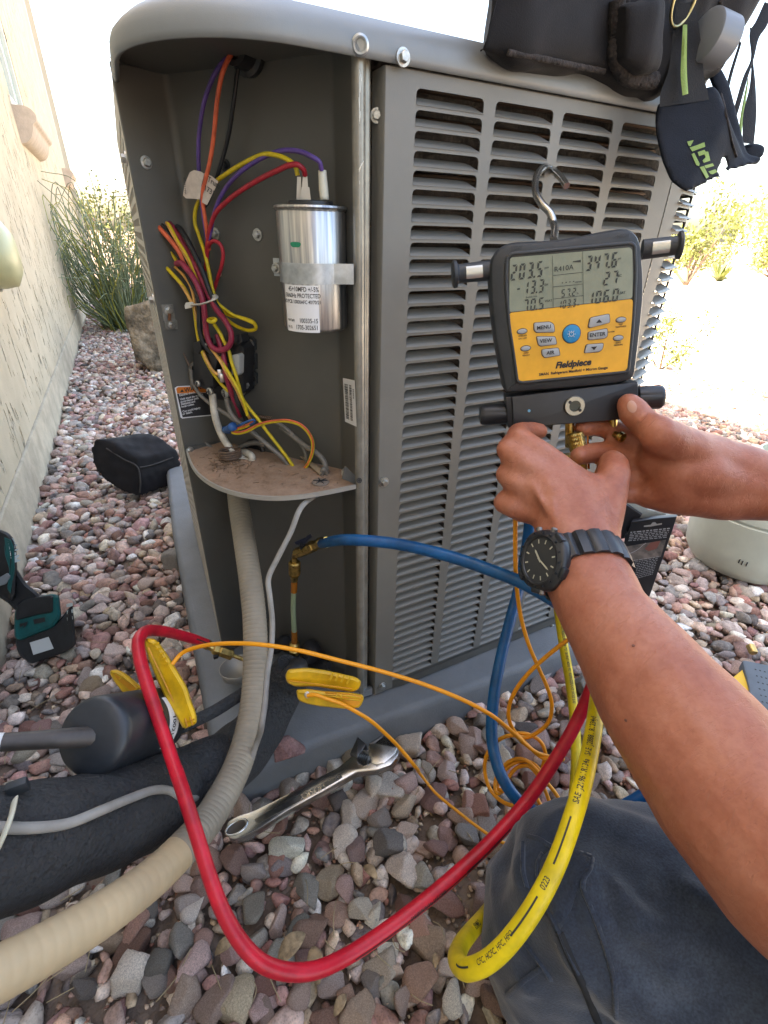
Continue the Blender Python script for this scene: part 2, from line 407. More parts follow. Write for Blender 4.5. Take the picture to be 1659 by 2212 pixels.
g2 = tag(stuff_stones('gravel', mid, TPL1, M_STONE_A, S, RT, colr), 'pink and grey landscaping gravel beside the house and right of the unit', 'gravel', kind='stuff')
g3 = tag(stuff_stones('gravel', far, TPL0, M_STONE_A, S, RT, colr), 'distant landscaping gravel along the side yard', 'gravel', kind='stuff')
print('stones', len(S), len(near), len(mid), len(far))

nb_ = 5200; bp2 = np.column_stack([rng.uniform(-.28, 3.0, nb_), rng.uniform(-1.3, .9, nb_)]); bu, bv, bd = project(np.column_stack([bp2, np.zeros(nb_)]))
bk_ = ~((bd > .05) & (bu > -160) & (bu < 1820) & (bv < 2420)) & ~in_poly(bp2[:, 0], bp2[:, 1], PAD); bp2 = bp2[bk_]
BS = np.column_stack([bp2, np.full(len(bp2), .008), rng.uniform(.025, .045, len(bp2))])
tag(stuff_stones('gravel', np.arange(len(BS)), TPL1, M_STONE_A, BS, rotm(len(BS), 14), stone_colors(len(BS))), 'gravel continuing behind the kneeling technician', 'gravel', kind='stuff')
# fine grit between the stones
ng = 9000; gp = np.column_stack([rng.uniform(-.35, 1.1, ng), rng.uniform(.05, 1.0, ng)]); gp = gp[keep(gp)]
GS = np.column_stack([gp, hill(gp[:, 0], gp[:, 1]) + rng.uniform(.000, .006, len(gp)), rng.uniform(.003, .009, len(gp))])
tag(stuff_stones('grit', np.arange(len(GS)), TPL0, M_STONE_A, GS, rotm(len(GS), 40), stone_colors(len(GS)) * np.array([.9, .8, .7])), 'fine brown grit and crumbs between the stones', 'grit', kind='stuff')
# the one stone on the pad
tv, tf = stone_tpl(4, 12); c = onZ(624, 1618, .085)
tv = tv * np.array([1, 1, 1.25]); R = rotm(1, 5)[0]
o = mk('stone', (tv @ R.T) * .043 + np.array([c[0], c[1], .084]), tf, M_STONE_O); o.color = (.23, .13, .125, 1)
tag(o, 'single reddish stone sitting on the grey pad above the wrench', 'stone')
# dry leaves and twigs
M_LEAF = mat('dry_leaf', (.36, .25, .14), .8, var=.5, vscale=90, bump=.6, bscale=200)
leafs = [(630, 2050, .034, .35, 'broad tan dead leaf lying just above the red hose bend'), (682, 2085, .03, 1.4, 'curled dead leaf sticking up beside the red hose bend'), (800, 1885, .02, 2.0, 'small pale leaf between stones left of centre'), (735, 2172, .018, .5, 'leaf scrap half under a stone at the bottom'), (475, 2245, .02, .2, 'leaf near the bottom edge'),
         (488, 2045, .022, .15, 'small yellow green leaf right of the tan conduit'), (940, 2075, .012, 1.0, 'tiny straw leaf right of the red hose'), (872, 1655, .012, 1.6, 'straw leaf below the wrench jaw')]
for (u_, v_, L_, ang, lab) in leafs:
    c = onZ(u_, v_, .032); n = 7; vv, ff = [], []
    for i in range(n):
        t = i / (n - 1); w = L_ * .27 * math.sin(math.pi * (t * .92 + .04)) ** .8
        for j in (-1, 0, 1):
            x, y, z = (t - .5) * L_, j * w, (abs(j) * w * .5 + .006 * math.sin(t * 3) * (L_ / .03))
            vv.append((c[0] + x * math.cos(ang) - y * math.sin(ang), c[1] + x * math.sin(ang) + y * math.cos(ang), c[2] + z))
    for i in range(n - 1):
        for j in range(2): a_ = i * 3 + j; ff.append((a_, a_ + 1, a_ + 4, a_ + 3))
    o = mk('dry_leaf', vv, ff, M_LEAF); tag(o, lab, 'leaf', 'dead leaves on the gravel')
    md = o.modifiers.new('s', 'SOLIDIFY'); md.thickness = .0006
tw = []
for k in range(70):
    u_, v_ = rng.uniform(0, 1100), rng.uniform(1250, 2200); c = onZ(u_, v_, .022)
    if in_poly(np.array([c[0]]), np.array([c[1]]), PAD)[0] or c[0] < wall_x(c[1]) + .03: continue
    a_ = rng.uniform(0, 6.28); l = rng.uniform(.015, .05); d_ = np.array([math.cos(a_), math.sin(a_), rng.uniform(-.1, .25)])
    tw.append(g_tube([c, c + d_ * l * .5 + rng.normal(0, .002, 3), c + d_ * l], .0005, 5, 3))
v, f = merge(tw); tag(mk('plant_debris', v, f, mat('straw', (.33, .25, .14), .8)), 'thin dry straws and twigs scattered between the stones', 'debris', kind='stuff')
# ------------------------------------------------------------------ house wall on the left
def stucco_extra(m, t, b, tc, L):
    mp = nd(t, 'ShaderNodeMapping'); mp.inputs['Scale'].default_value = (1, 1, .34); mp.inputs['Rotation'].default_value = (math.radians(24), 0, 0)
    L(tc.outputs['Object'], mp.inputs['Vector'])
    n = nd(t, 'ShaderNodeTexNoise', i_Scale=34., i_Detail=3., i_Roughness=.5); L(mp.outputs[0], n.inputs['Vector'])
    pit = ramp(t, [(.60, (1, 1, 1)), (.665, (0, 0, 0))]); L(n.outputs['Fac'], pit.inputs[0])
    n4 = nd(t, 'ShaderNodeTexNoise', i_Scale=5., i_Detail=2.); L(tc.outputs['Object'], n4.inputs['Vector'])
    msk = ramp(t, [(.42, (1, 1, 1)), (.52, (0, 0, 0))]); L(n4.outputs['Fac'], msk.inputs[0])
    mx0 = nd(t, 'ShaderNodeMix', data_type='RGBA', blend_type='LIGHTEN'); mx0.inputs[0].default_value = 1; L(pit.outputs[0], mx0.inputs[6]); L(msk.outputs[0], mx0.inputs[7])
    n2 = nd(t, 'ShaderNodeTexNoise', i_Scale=7., i_Detail=6., i_Roughness=.6); L(tc.outputs['Object'], n2.inputs['Vector'])
    r2 = ramp(t, [(.3, (.50, .42, .30)), (.7, (.62, .53, .39))]); L(n2.outputs['Fac'], r2.inputs[0])
    n3 = nd(t, 'ShaderNodeTexNoise', i_Scale=220., i_Detail=4.); L(tc.outputs['Object'], n3.inputs['Vector'])
    L(r2.outputs[0], b.inputs['Base Color'])
    b1 = nd(t, 'ShaderNodeBump', i_Strength=1., i_Distance=.030); L(mx0.outputs[2], b1.inputs['Height'])
    b2 = nd(t, 'ShaderNodeBump', i_Strength=.4, i_Distance=.002); L(n3.outputs['Fac'], b2.inputs['Height']); L(b1.outputs[0], b2.inputs['Normal']); L(b2.outputs[0], b.inputs['Normal'])
M_STUCCO = mat('stucco', (.6, .5, .38), .92, spec=.15, extra=stucco_extra)
M_STEM = mat('smooth_plaster', (.56, .48, .36), .9, var=.18, vscale=14, bump=.6, bscale=120, bdist=.002, spec=.15)
house = thing('house', 'cream stucco house whose long side wall runs back along the left edge', 'house', (-.3, 1.2, 0))
Y0, Y1, HW = -2.5, 8.2, 3.0
def wallbox(name, x_off, z0, z1, thick, m, seg=None):
    A = [(wall_x(Y0) + x_off, Y0, z0), (wall_x(Y1) + x_off, Y1, z0), (wall_x(Y1) + x_off, Y1, z1), (wall_x(Y0) + x_off, Y0, z1)]
    return prism(name, A, (-thick, 0, 0), m, house)
# window openings are cut by building the wall out of strips
WY0, WY1, WZ0, WZ1 = 3.86, 4.62, 1.23, 2.35
def wpanel(y0, y1, z0, z1):
    A = [(wall_x(y0), y0, z0), (wall_x(y1), y1, z0), (wall_x(y1), y1, z1), (wall_x(y0), y0, z1)]; return g_prism(A, (-.22, 0, 0))
gs = [wpanel(Y0, WY0, .14, HW), wpanel(WY0, WY1, .14, WZ0), wpanel(WY0, WY1, WZ1, HW), wpanel(WY1, Y1, .14, HW)]
v, f = merge(gs); wl = mk('stucco_wall', v, f, M_STUCCO, house, False)
bm = bmesh.new(); bm.from_mesh(wl.data); bmesh.ops.recalc_face_normals(bm, faces=bm.faces); bm.to_mesh(wl.data); bm.free()
wallbox('foundation', .006, -.1, .137, .22, M_STEM)
prism('house_body', [(-.55, Y0, -.1), (-.38, Y1 - .02, -.1), (-.38, Y1 - .02, HW - .01), (-.55, Y0, HW - .01)], (-7, 0, 0), M_STUCCO, house)
prism('roof', [(-.30, Y0 - .3, HW), (-.12, Y1 + .3, HW), (-.12, Y1 + .3, HW + .12), (-.30, Y0 - .3, HW + .12)], (-7.2, 0, 0), mat('roof_edge', (.35, .3, .24), .8), house)
box('corner_downspout', (wall_x(8.15) + .03, 8.14, 1.56), (.05, .07, 2.85), mat('downspout_paint', (.46, .43, .36), .6), house)
M_WFR = mat('window_frame_paint', (.6, .58, .52), .5); M_WGL = mat('window_glass', (.30, .42, .38), .12, spec=.8)
wf = [g_prism([(wall_x(a) + .0, a, c) for a, c in ((WY0, z0), (WY1, z0), (WY1, z1), (WY0, z1))], (-.05, 0, 0)) for z0, z1 in ((WZ0, WZ0 + .05), (WZ1 - .05, WZ1))]
wf += [g_prism([(wall_x(a) + .002, a, c) for a, c in ((y0, WZ0 + .05), (y1, WZ0 + .05), (y1, WZ1 - .05), (y0, WZ1 - .05))], (-.05, 0, 0)) for y0, y1 in ((WY0, WY0 + .05), (WY1 - .05, WY1), (4.20, 4.24))]
wf = [(np.asarray(v) + np.array([-.008, 0, 0]), f) for v, f in wf]
v, f = merge(wf); win = mk('window', v, f, M_WFR, house, False)
def sub(o_parent, o):     # re-parent a freshly made world-space object below a part
    w = WORG[o.name]; o.parent = o_parent; o.location = Vector(w - WORG[o_parent.name]); return o
pn = prism('pane', [(wall_x(a) - .022, a, c) for a, c in ((WY0, WZ0), (WY1, WZ0), (WY1, WZ1), (WY0, WZ1))], (-.006, 0, 0), M_WGL); sub(win, pn)
# shaped foam sills: profile in (out, z), swept along the wall
def sill(y0, y1, z, s, lab):
    prof = [(0, 0), (.055, 0), (.085, -.012), (.10, -.035), (.096, -.06), (.078, -.075), (.07, -.10), (.055, -.13), (.03, -.155), (0, -.165)]
    prof = spline([(a * s, b * s, 0) for a, b in prof], 3)[:, :2]
    A = [(wall_x(y0) + a, y0, z + b) for a, b in prof]; d = np.array([wall_x(y1) - wall_x(y0), y1 - y0, 0]) 
    return prism('window_sill', A, d, mat('sill_stucco', (.50, .41, .33), .9, var=.12, vscale=20, bump=.6, bscale=150, bdist=.002), house, label=lab, sharp=50)
sill(3.78, 4.72, 1.215, 1.0, 'near moulded sill below the green tinted window')
sill(7.3, 8.0, 1.215, 1.0, 'far moulded sill near the end of the wall')
# oval lens light on the wall
M_LENS = mat('frosted_lens', (.62, .60, .34), .35, trans=.3, bump=.3, bscale=30, bdist=.004); M_LBASE = mat('lamp_base', (.25, .24, .2), .5)
wc = np.array([wall_x(1.84), 1.84, .60])
def oval(s, x, n=20): return [(wc[0] + x, wc[1] + math.cos(a) * .11 * s, wc[2] + math.sin(a) * .088 * s) for a in np.linspace(0, 2 * math.pi, n, endpoint=False)]
lv = oval(1, 0) + oval(1.0, .036) + oval(.93, .066) + oval(.6, .082) + [(wc[0] + .085, wc[1], wc[2])]
lf = [(k * 20 + j, k * 20 + (j + 1) % 20, (k + 1) * 20 + (j + 1) % 20, (k + 1) * 20 + j) for k in range(3) for j in range(20)] + [(60 + j, 60 + (j + 1) % 20, 80) for j in range(20)]
lamp = thing('wall_lamp', 'oval yellowish frosted wall light cut off by the left edge', 'wall light', (wc[0], wc[1], wc[2] - .1))
mk('lens', lv, lf, M_LENS, lamp)
v, f = merge([g_prism([(x + .001, y, z) for x, y, z in oval(1.08, .002)], (.018, 0, 0))]); mk('lamp_base', v, f, M_LBASE, lamp)

# ------------------------------------------------------------------ ground behind, street and far side
M_CONC = mat('sunlit_concrete', (.46, .44, .40), .9, var=.08, vscale=3, bump=.3, bscale=90)
M_ASPH = mat('asphalt', (.11, .105, .1), .9, var=.15, vscale=4, bump=.5, bscale=120)
def sheet(name, pts, z, m): return tag(mk(name, [(x, y, z) for x, y in pts], [tuple(range(len(pts)))], m, smooth=False), kind='structure')
sheet('yard', [(1.5, -8), (1.62, .2), (1.80, .673), (2.10, 1.25), (2.35, 2.2), (2.5, 6), (3, 14), (11, 14), (16, 6), (10, -6)], .006, mat('sunlit_pale_ground', (.50, .44, .36), .95, var=.12, vscale=5, bump=.5, bscale=120, bdist=.004))  # pale sheet cut along the shadow edge, sunlight put into its colour
sheet('driveway', [(2.9, .3), (8.0, -1.9), (10.2, 3.2), (4.9, 5.6)], .012, M_CONC)
sheet('pavement', [(9.6, -6), (11.2, -6.6), (18.5, 9), (17, 9.8)], .012, M_CONC)
sheet('road', [(11.25, -12), (19, -15), (28, 8), (18.6, 10)], .008, M_ASPH)
prism('kerb', [(11.2, -6.6, 0), (18.5, 9, 0), (18.5, 9, .12), (11.2, -6.6, .12)], (.12, -.05, 0), M_CONC); tag(bpy.data.objects['kerb'], kind='structure')
# sunlit rock strip right of the unit
ns = 5200; t_ = rng.rand(ns); w_ = rng.normal(0, 1, ns)
sx = 1.95 + t_ * 1.6 + w_ * .13; sy = 1.45 - t_ * 1.1 + w_ * .20
sp = np.column_stack([sx, sy]); 
SS = np.column_stack([sp, np.full(ns, .008), rng.uniform(.02, .04, ns)])
tag(stuff_stones('gravel', np.arange(ns), TPL0, M_STONE_A, SS, rotm(ns, 20), stone_colors(ns) * .8), 'sunlit band of brown gravel beyond the shadow at the right', 'gravel', kind='stuff')

# foliage: leaf clumps through a volume
M_LG = mat('yellow_green_leaf', (.17, .19, .045), .6, var=.45, vscale=6); M_LO = mat('olive_leaf', (.12, .12, .045), .6, var=.4, vscale=7); M_BARK = mat('bark', (.16, .11, .08), .9, var=.3, vscale=20)
def bush(name, lab, cat, base, size, n, leaf, m, group=None, stems=5, grow=.25):
    b = thing(name, lab, cat, base, group); base = V3(base); vs, fs = [], []
    nc = 14; cc = rng.normal(0, .42, (nc, 3)); cc[:, 2] = rng.uniform(grow, 1, nc)
    cr = rng.uniform(.18, .34, nc)
    for i in range(n):
        k = rng.randint(nc); d = nrm(rng.normal(size=3)) * cr[k] * rng.rand() ** .4
        p = base + (cc[k] + d) * np.array(size); q = nrm(rng.normal(size=3)); r_ = nrm(np.cross(q, rng.normal(size=3))); l = leaf * rng.uniform(.6, 1.3)
        k0 = len(vs); vs += [p, p + q * l * .5 + r_ * l * .28, p + q * l, p + q * l * .5 - r_ * l * .28]; fs.append((k0, k0 + 1, k0 + 2, k0 + 3))
    mk('foliage', vs, fs, m, b, False)
    st = [g_tube([base, base + (cc[k] * np.array(size)) * .5 + rng.normal(0, .02, 3), base + cc[k] * np.array(size)], [.02 * size[2], .008 * size[2]], 6, 4) for k in range(stems)]
    v, f = merge(st); mk('stems', v, f, M_BARK, b)
    return b
def gp(u, v): return onZ(u, v, 0.0)
b0 = gp(1500, 590); bush('bush', 'loose yellow green bush behind the right end of the unit under the hanging strap', 'bush', P(1525, 470, 8.) * [1, 1, 0], (.95, .95, 1.3), 2600, .07, M_LG)
bush('bush', 'low dry bush on bright ground right of the gauge handle', 'bush', onZ(1490, 585, 0), (1.1, 1.1, .75), 1800, .07, M_LO)
bush('bush', 'dense yellow green bush cut off by the right edge', 'bush', onZ(1665, 600, 0), (.9, .9, 1.1), 2600, .07, M_LG)
bush('bush', 'small bright green shrub low behind the gauge body', 'bush', onZ(1425, 800, 0), (.22, .22, .3), 900, .022, M_LG, stems=3)
# agave
ag = thing('agave', 'small spiky agave alone on the bright ground', 'plant', onZ(1552, 608, 0)); vs, fs = [], []
for k in range(34):
    a_ = rng.uniform(0, 6.28); e_ = rng.uniform(.3, 1.4); d = np.array([math.cos(a_) * math.cos(e_), math.sin(a_) * math.cos(e_), math.sin(e_)]); s_ = np.cross(d, (0, 0, 1)); s_ = nrm(s_) * .03; L_ = rng.uniform(.3, .5)
    p0 = WORG['agave']; k0 = len(vs); vs += [p0 - s_, p0 + s_, p0 + d * L_ * .5 + s_, p0 + d * L_ * .5 - s_, p0 + d * L_]; fs += [(k0, k0 + 1, k0 + 2, k0 + 3), (k0 + 3, k0 + 2, k0 + 4)]
mk('leaves', vs, fs, M_LG, ag, False)
# neighbour house far right with tile roof and a low wall
nb = thing('house', 'pale neighbouring house with an orange tile roof at the far right', 'house', onZ(1700, 545, 0)); c0 = WORG[nb.name]
M_PALE = mat('pale_stucco', (.6, .53, .43), .9, var=.06, vscale=2); M_TILE = mat('roof_tile', (.42, .17, .09), .8, var=.3, vscale=9)
dn = nrm(np.array([1, -.6, 0])); dm = np.array([.6, 1, 0]) / 1.166
def nbp(a, b, z): return c0 + dn * a + dm * b + np.array([0, 0, z])
prism('wall', [nbp(-.4, 0, 0), nbp(9, 0, 0), nbp(9, 0, 2.6), nbp(-.4, 0, 2.6)], dm * 8, M_PALE, nb)
rv, rf = merge([g_prism([nbp(-1, -.6, 2.5), nbp(9.5, -.6, 2.5), nbp(9.5, 4, 4.2), nbp(-1, 4, 4.2)], (0, 0, .08))] + [g_tube([nbp(-1 + .25 * k, -.6, 2.6), nbp(-1 + .25 * k, 4, 4.3)], .09, 6, 2, smooth=False) for k in range(43)])
mk('roof', rv, rf, M_TILE, nb, True, sharp=40)
for k in range(2):
    a0 = 1.2 + 3.4 * k; w_ = prism('window', [nbp(a0, -.03, .9), nbp(a0 + 1.2, -.03, .9), nbp(a0 + 1.2, -.03, 2.0), nbp(a0, -.03, 2.0)], dm * .03, M_WFR, nb)
    sub(w_, prism('pane', [nbp(a0 + .08, -.04, .98), nbp(a0 + 1.12, -.04, .98), nbp(a0 + 1.12, -.04, 1.92), nbp(a0 + .08, -.04, 1.92)], dm * .012, M_WGL))
lw = onZ(1600, 528, 0); lwd = np.array([.85, -.5, 0])
prism('garden_wall', [lw - lwd * 10, lw + lwd * 14, lw + lwd * 14 + [0, 0, .5], lw - lwd * 10 + [0, 0, .5]], (.2, .3, 0), M_PALE)
tag(bpy.data.objects['garden_wall'], 'low pale garden wall across the far street', 'wall')

# ------------------------------------------------------------------ rush-like shrub and boulder in the side yard
rb = thing('shrub', 'rush like grey green shrub with long thin arching stems behind the unit by the wall', 'shrub', (.05, 4.3, 0))
M_RUSH = mat('rush_stem', (.17, .215, .12), .6, var=.35, vscale=5); M_RUSHY = mat('rush_tip', (.3, .30, .06), .6, var=.3, vscale=8)
gs, gy_ = [], []
for k in range(280):
    a_ = rng.uniform(0, 6.28); sp_ = rng.uniform(.15, 1.0); L_ = rng.uniform(.5, 1.05); r0 = rng.uniform(0, .16)
    b_ = np.array([.08 + math.cos(a_) * r0, 4.3 + math.sin(a_) * r0, 0]); h = L_ * math.cos(sp_ * 1.15) ; o_ = L_ * math.sin(sp_ * 1.15)
    d_ = np.array([math.cos(a_), math.sin(a_), 0]); j = rng.normal(0, .04, (3, 3))
    pts = [b_, b_ + d_ * o_ * .28 + [0, 0, h * .55] + j[0], b_ + d_ * o_ * .65 + [0, 0, h * .92] + j[1], b_ + d_ * o_ * 1.05 + [0, 0, h * rng.uniform(.75, 1.02)] + j[2]]
    pts = [np.array([max(p[0], wall_x(p[1]) + .02), p[1], max(p[2], .01)]) for p in pts]
    (gy_ if k % 5 == 0 else gs).append(g_tube(pts, [.0042, .0016], 4, 4, caps=False))
v, f = merge(gs); mk('stems', v, f, M_RUSH, rb); v, f = merge(gy_); mk('stems', v, f, M_RUSHY, rb, label='yellowish stems')
bush('bush', 'sunlit yellow green bush beyond the end of the wall', 'bush', (.55, 10.6, 0), (1.5, 1.0, 1.1), 1500, .06, M_LG)
bush('bush', 'small feathery yellow green shrub behind the rush like one', 'bush', (.25, 7.6, 0), (.5, .5, 1.0), 1400, .04, M_LG, stems=3)
tv, tf = stone_tpl(4, 14); tv = tv / np.abs(tv).max() * np.array([.15, .17, .24])
mk('boulder', tv + np.array([.2, 3.0, .15]), tf, mat('boulder_rock', (.24, .19, .13), .9, var=.6, vscale=14, bump=1, bscale=22, bdist=.04)); tag(bpy.data.objects['boulder'], 'tall rough brown boulder half hidden behind the perforated side panel', 'boulder')
# ------------------------------------------------------------------ equipment pad
M_PADM = mat('composite_pad', (.165, .178, .19), .62, var=.16, vscale=10, bump=.6, bscale=420, bdist=.0009, spec=.4, detail=6)
def pad_mesh():
    o_ = rounded([(x, y, 0) for x, y in PAD], .03, 4)[:, :2]; c = o_.mean(0)
    def off(d):
        r = []
        for i in range(len(o_)):
            t = nrm(np.append(o_[(i + 1) % len(o_)] - o_[i - 1], 0)); r.append(o_[i] + np.array([t[1], -t[0]]) * d)
        return np.array(r)
    pr = [(.006, -.01), (.004, .03), (.002, .052), (-.001, .059), (-.005, .0622), (-.010, .063)]
    V_, F_ = [], []; m_ = len(o_)
    for d, z in pr: V_ += [(x, y, z) for x, y in off(d)]
    for k in range(len(pr) - 1): F_ += [(k * m_ + i, k * m_ + (i + 1) % m_, (k + 1) * m_ + (i + 1) % m_, (k + 1) * m_ + i) for i in range(m_)]
    F_.append(tuple((len(pr) - 1) * m_ + i for i in range(m_)))
    return V_, F_
v, f = pad_mesh(); pad = tag(mk('equipment_pad', v, f, M_PADM, sharp=50), 'grey composite equipment pad with rounded edges under the condenser', 'pad')
# ------------------------------------------------------------------ condenser
def metal_extra(m, t, b, tc, L):
    n = nd(t, 'ShaderNodeTexNoise', i_Scale=1400., i_Detail=2.); L(tc.outputs['Object'], n.inputs['Vector'])
    bp = nd(t, 'ShaderNodeBump', i_Strength=.22, i_Distance=.0004); L(n.outputs['Fac'], bp.inputs['Height']); L(bp.outputs[0], b.inputs['Normal'])
    n2 = nd(t, 'ShaderNodeTexNoise', i_Scale=5., i_Detail=8., i_Roughness=.65); L(tc.outputs['Object'], n2.inputs['Vector'])
    r = ramp(t, [(.35, tuple(c * .86 for c in b.inputs['Base Color'].default_value[:3])), (.65, tuple(c * 1.08 for c in b.inputs['Base Color'].default_value[:3]))]); L(n2.outputs['Fac'], r.inputs[0]); L(r.outputs[0], b.inputs['Base Color'])
    mr = nd(t, 'ShaderNodeMapRange'); mr.inputs[3].default_value = .34; mr.inputs[4].default_value = .52; L(n2.outputs['Fac'], mr.inputs[0]); L(mr.outputs[0], b.inputs['Roughness'])
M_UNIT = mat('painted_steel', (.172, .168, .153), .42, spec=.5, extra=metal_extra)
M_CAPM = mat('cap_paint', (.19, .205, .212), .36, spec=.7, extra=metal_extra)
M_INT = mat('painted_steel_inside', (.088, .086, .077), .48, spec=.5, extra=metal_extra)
M_SIDE = mat('side_panel_paint', (.40, .37, .31), .45, spec=.4, extra=metal_extra)
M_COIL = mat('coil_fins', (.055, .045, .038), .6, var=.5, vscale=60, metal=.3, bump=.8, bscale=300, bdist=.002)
M_ZINC = mat('zinc_screw', (.50, .50, .48), .42, metal=1.0, var=.25, vscale=300)
M_GALV = mat('galvanised', (.47, .50, .52), .42, metal=.85, var=.22, vscale=70, rvar=.12)
M_BLK = mat('black_plastic', (.016, .016, .018), .42, spec=.5, var=.3, vscale=60)
XL, YF, RC = .045, .45, .115
ZB, ZP, ZL, ZT = .0655, .785, .786, .803
ac = thing('air_conditioner', 'grey outdoor condensing unit with its corner cover removed and louvred front', 'air conditioner', (.42, .85, .063))
# plan outline of the cap, clockwise from rear left
def plan(off=0, y_back=1.2, x_right=.727, nseg=14):
    r = RC + off; cl = (.1585, .56); cr = (x_right - RC - .0 + .0, .56); p = []
    p += [(cl[0] - r, y_back + off)] if 0 else []
    for a in np.linspace(math.pi, 1.5 * math.pi, nseg): p.append((cl[0] + r * math.cos(a), cl[1] + r * math.sin(a)))
    for x in np.linspace(cl[0] + .05, cr[0] - .05, 6): p.append((x, cl[1] - r))
    for a in np.linspace(1.5 * math.pi, 2 * math.pi, nseg): p.append((cr[0] + r * math.cos(a), cr[1] + r * math.sin(a)))
    yb = y_back - RC
    for y in np.linspace(cl[1] + .06, yb - .06, 4): p.append((cr[0] + r, y))
    for a in np.linspace(0, .5 * math.pi, nseg): p.append((cr[0] + r * math.cos(a), yb + r * math.sin(a)))
    for x in np.linspace(cr[0] - .05, cl[0] + .05, 4): p.append((x, yb + r))
    for a in np.linspace(.5 * math.pi, math.pi, nseg): p.append((cl[0] + r * math.cos(a), yb + r * math.sin(a)))
    for y in np.linspace(yb - .06, cl[1] + .06, 6): p.append((cl[0] - r, y))
    p = np.array(p); p[:, 0] += .045 * np.maximum(0, p[:, 1] - .56) * (.80 - p[:, 0]) / .755
    return p
prof = [(-.005, ZL + .014), (-.004, ZL + .001), (-.001, ZL - .0005), (0.0005, ZL), (.0015, ZL + .004), (.001, ZT - .006), (-.001, ZT - .001), (-.006, ZT + .004), (-.014, ZT + .010), (-.026, ZT + .0135), (-.05, ZT + .015), (-.09, ZT + .016)]
V_, F_ = [], []; m_ = len(plan())
for o_, z in prof: V_ += [(x, y, z) for x, y in plan(o_)]
for k in range(len(prof) - 1): F_ += [(k * m_ + i, k * m_ + (i + 1) % m_, (k + 1) * m_ + (i + 1) % m_, (k + 1) * m_ + i) for i in range(m_)]
F_.append(tuple((len(prof) - 1) * m_ + i for i in range(m_)))
capo = mk('top_cap', V_, F_, M_CAPM, ac, sharp=60)
# fan guard rings on the top
gv_ = [g_tube([(.42 + r * math.cos(a), .83 + r * math.sin(a), ZT + .024) for a in np.linspace(0, 2 * math.pi, 40)], .0018, 5, 1, smooth=False, caps=False) for r in np.linspace(.05, .27, 10)]
gv_ += [g_tube([(.42 + .04 * math.cos(a), .83 + .04 * math.sin(a), ZT + .026), (.42 + .28 * math.cos(a), .83 + .28 * math.sin(a), ZT + .018)], .0022, 5, 1, smooth=False) for a in np.linspace(0, 2 * math.pi, 9)[:-1]]
v, f = merge(gv_); mk('fan_guard', v, f, M_BLK, ac)

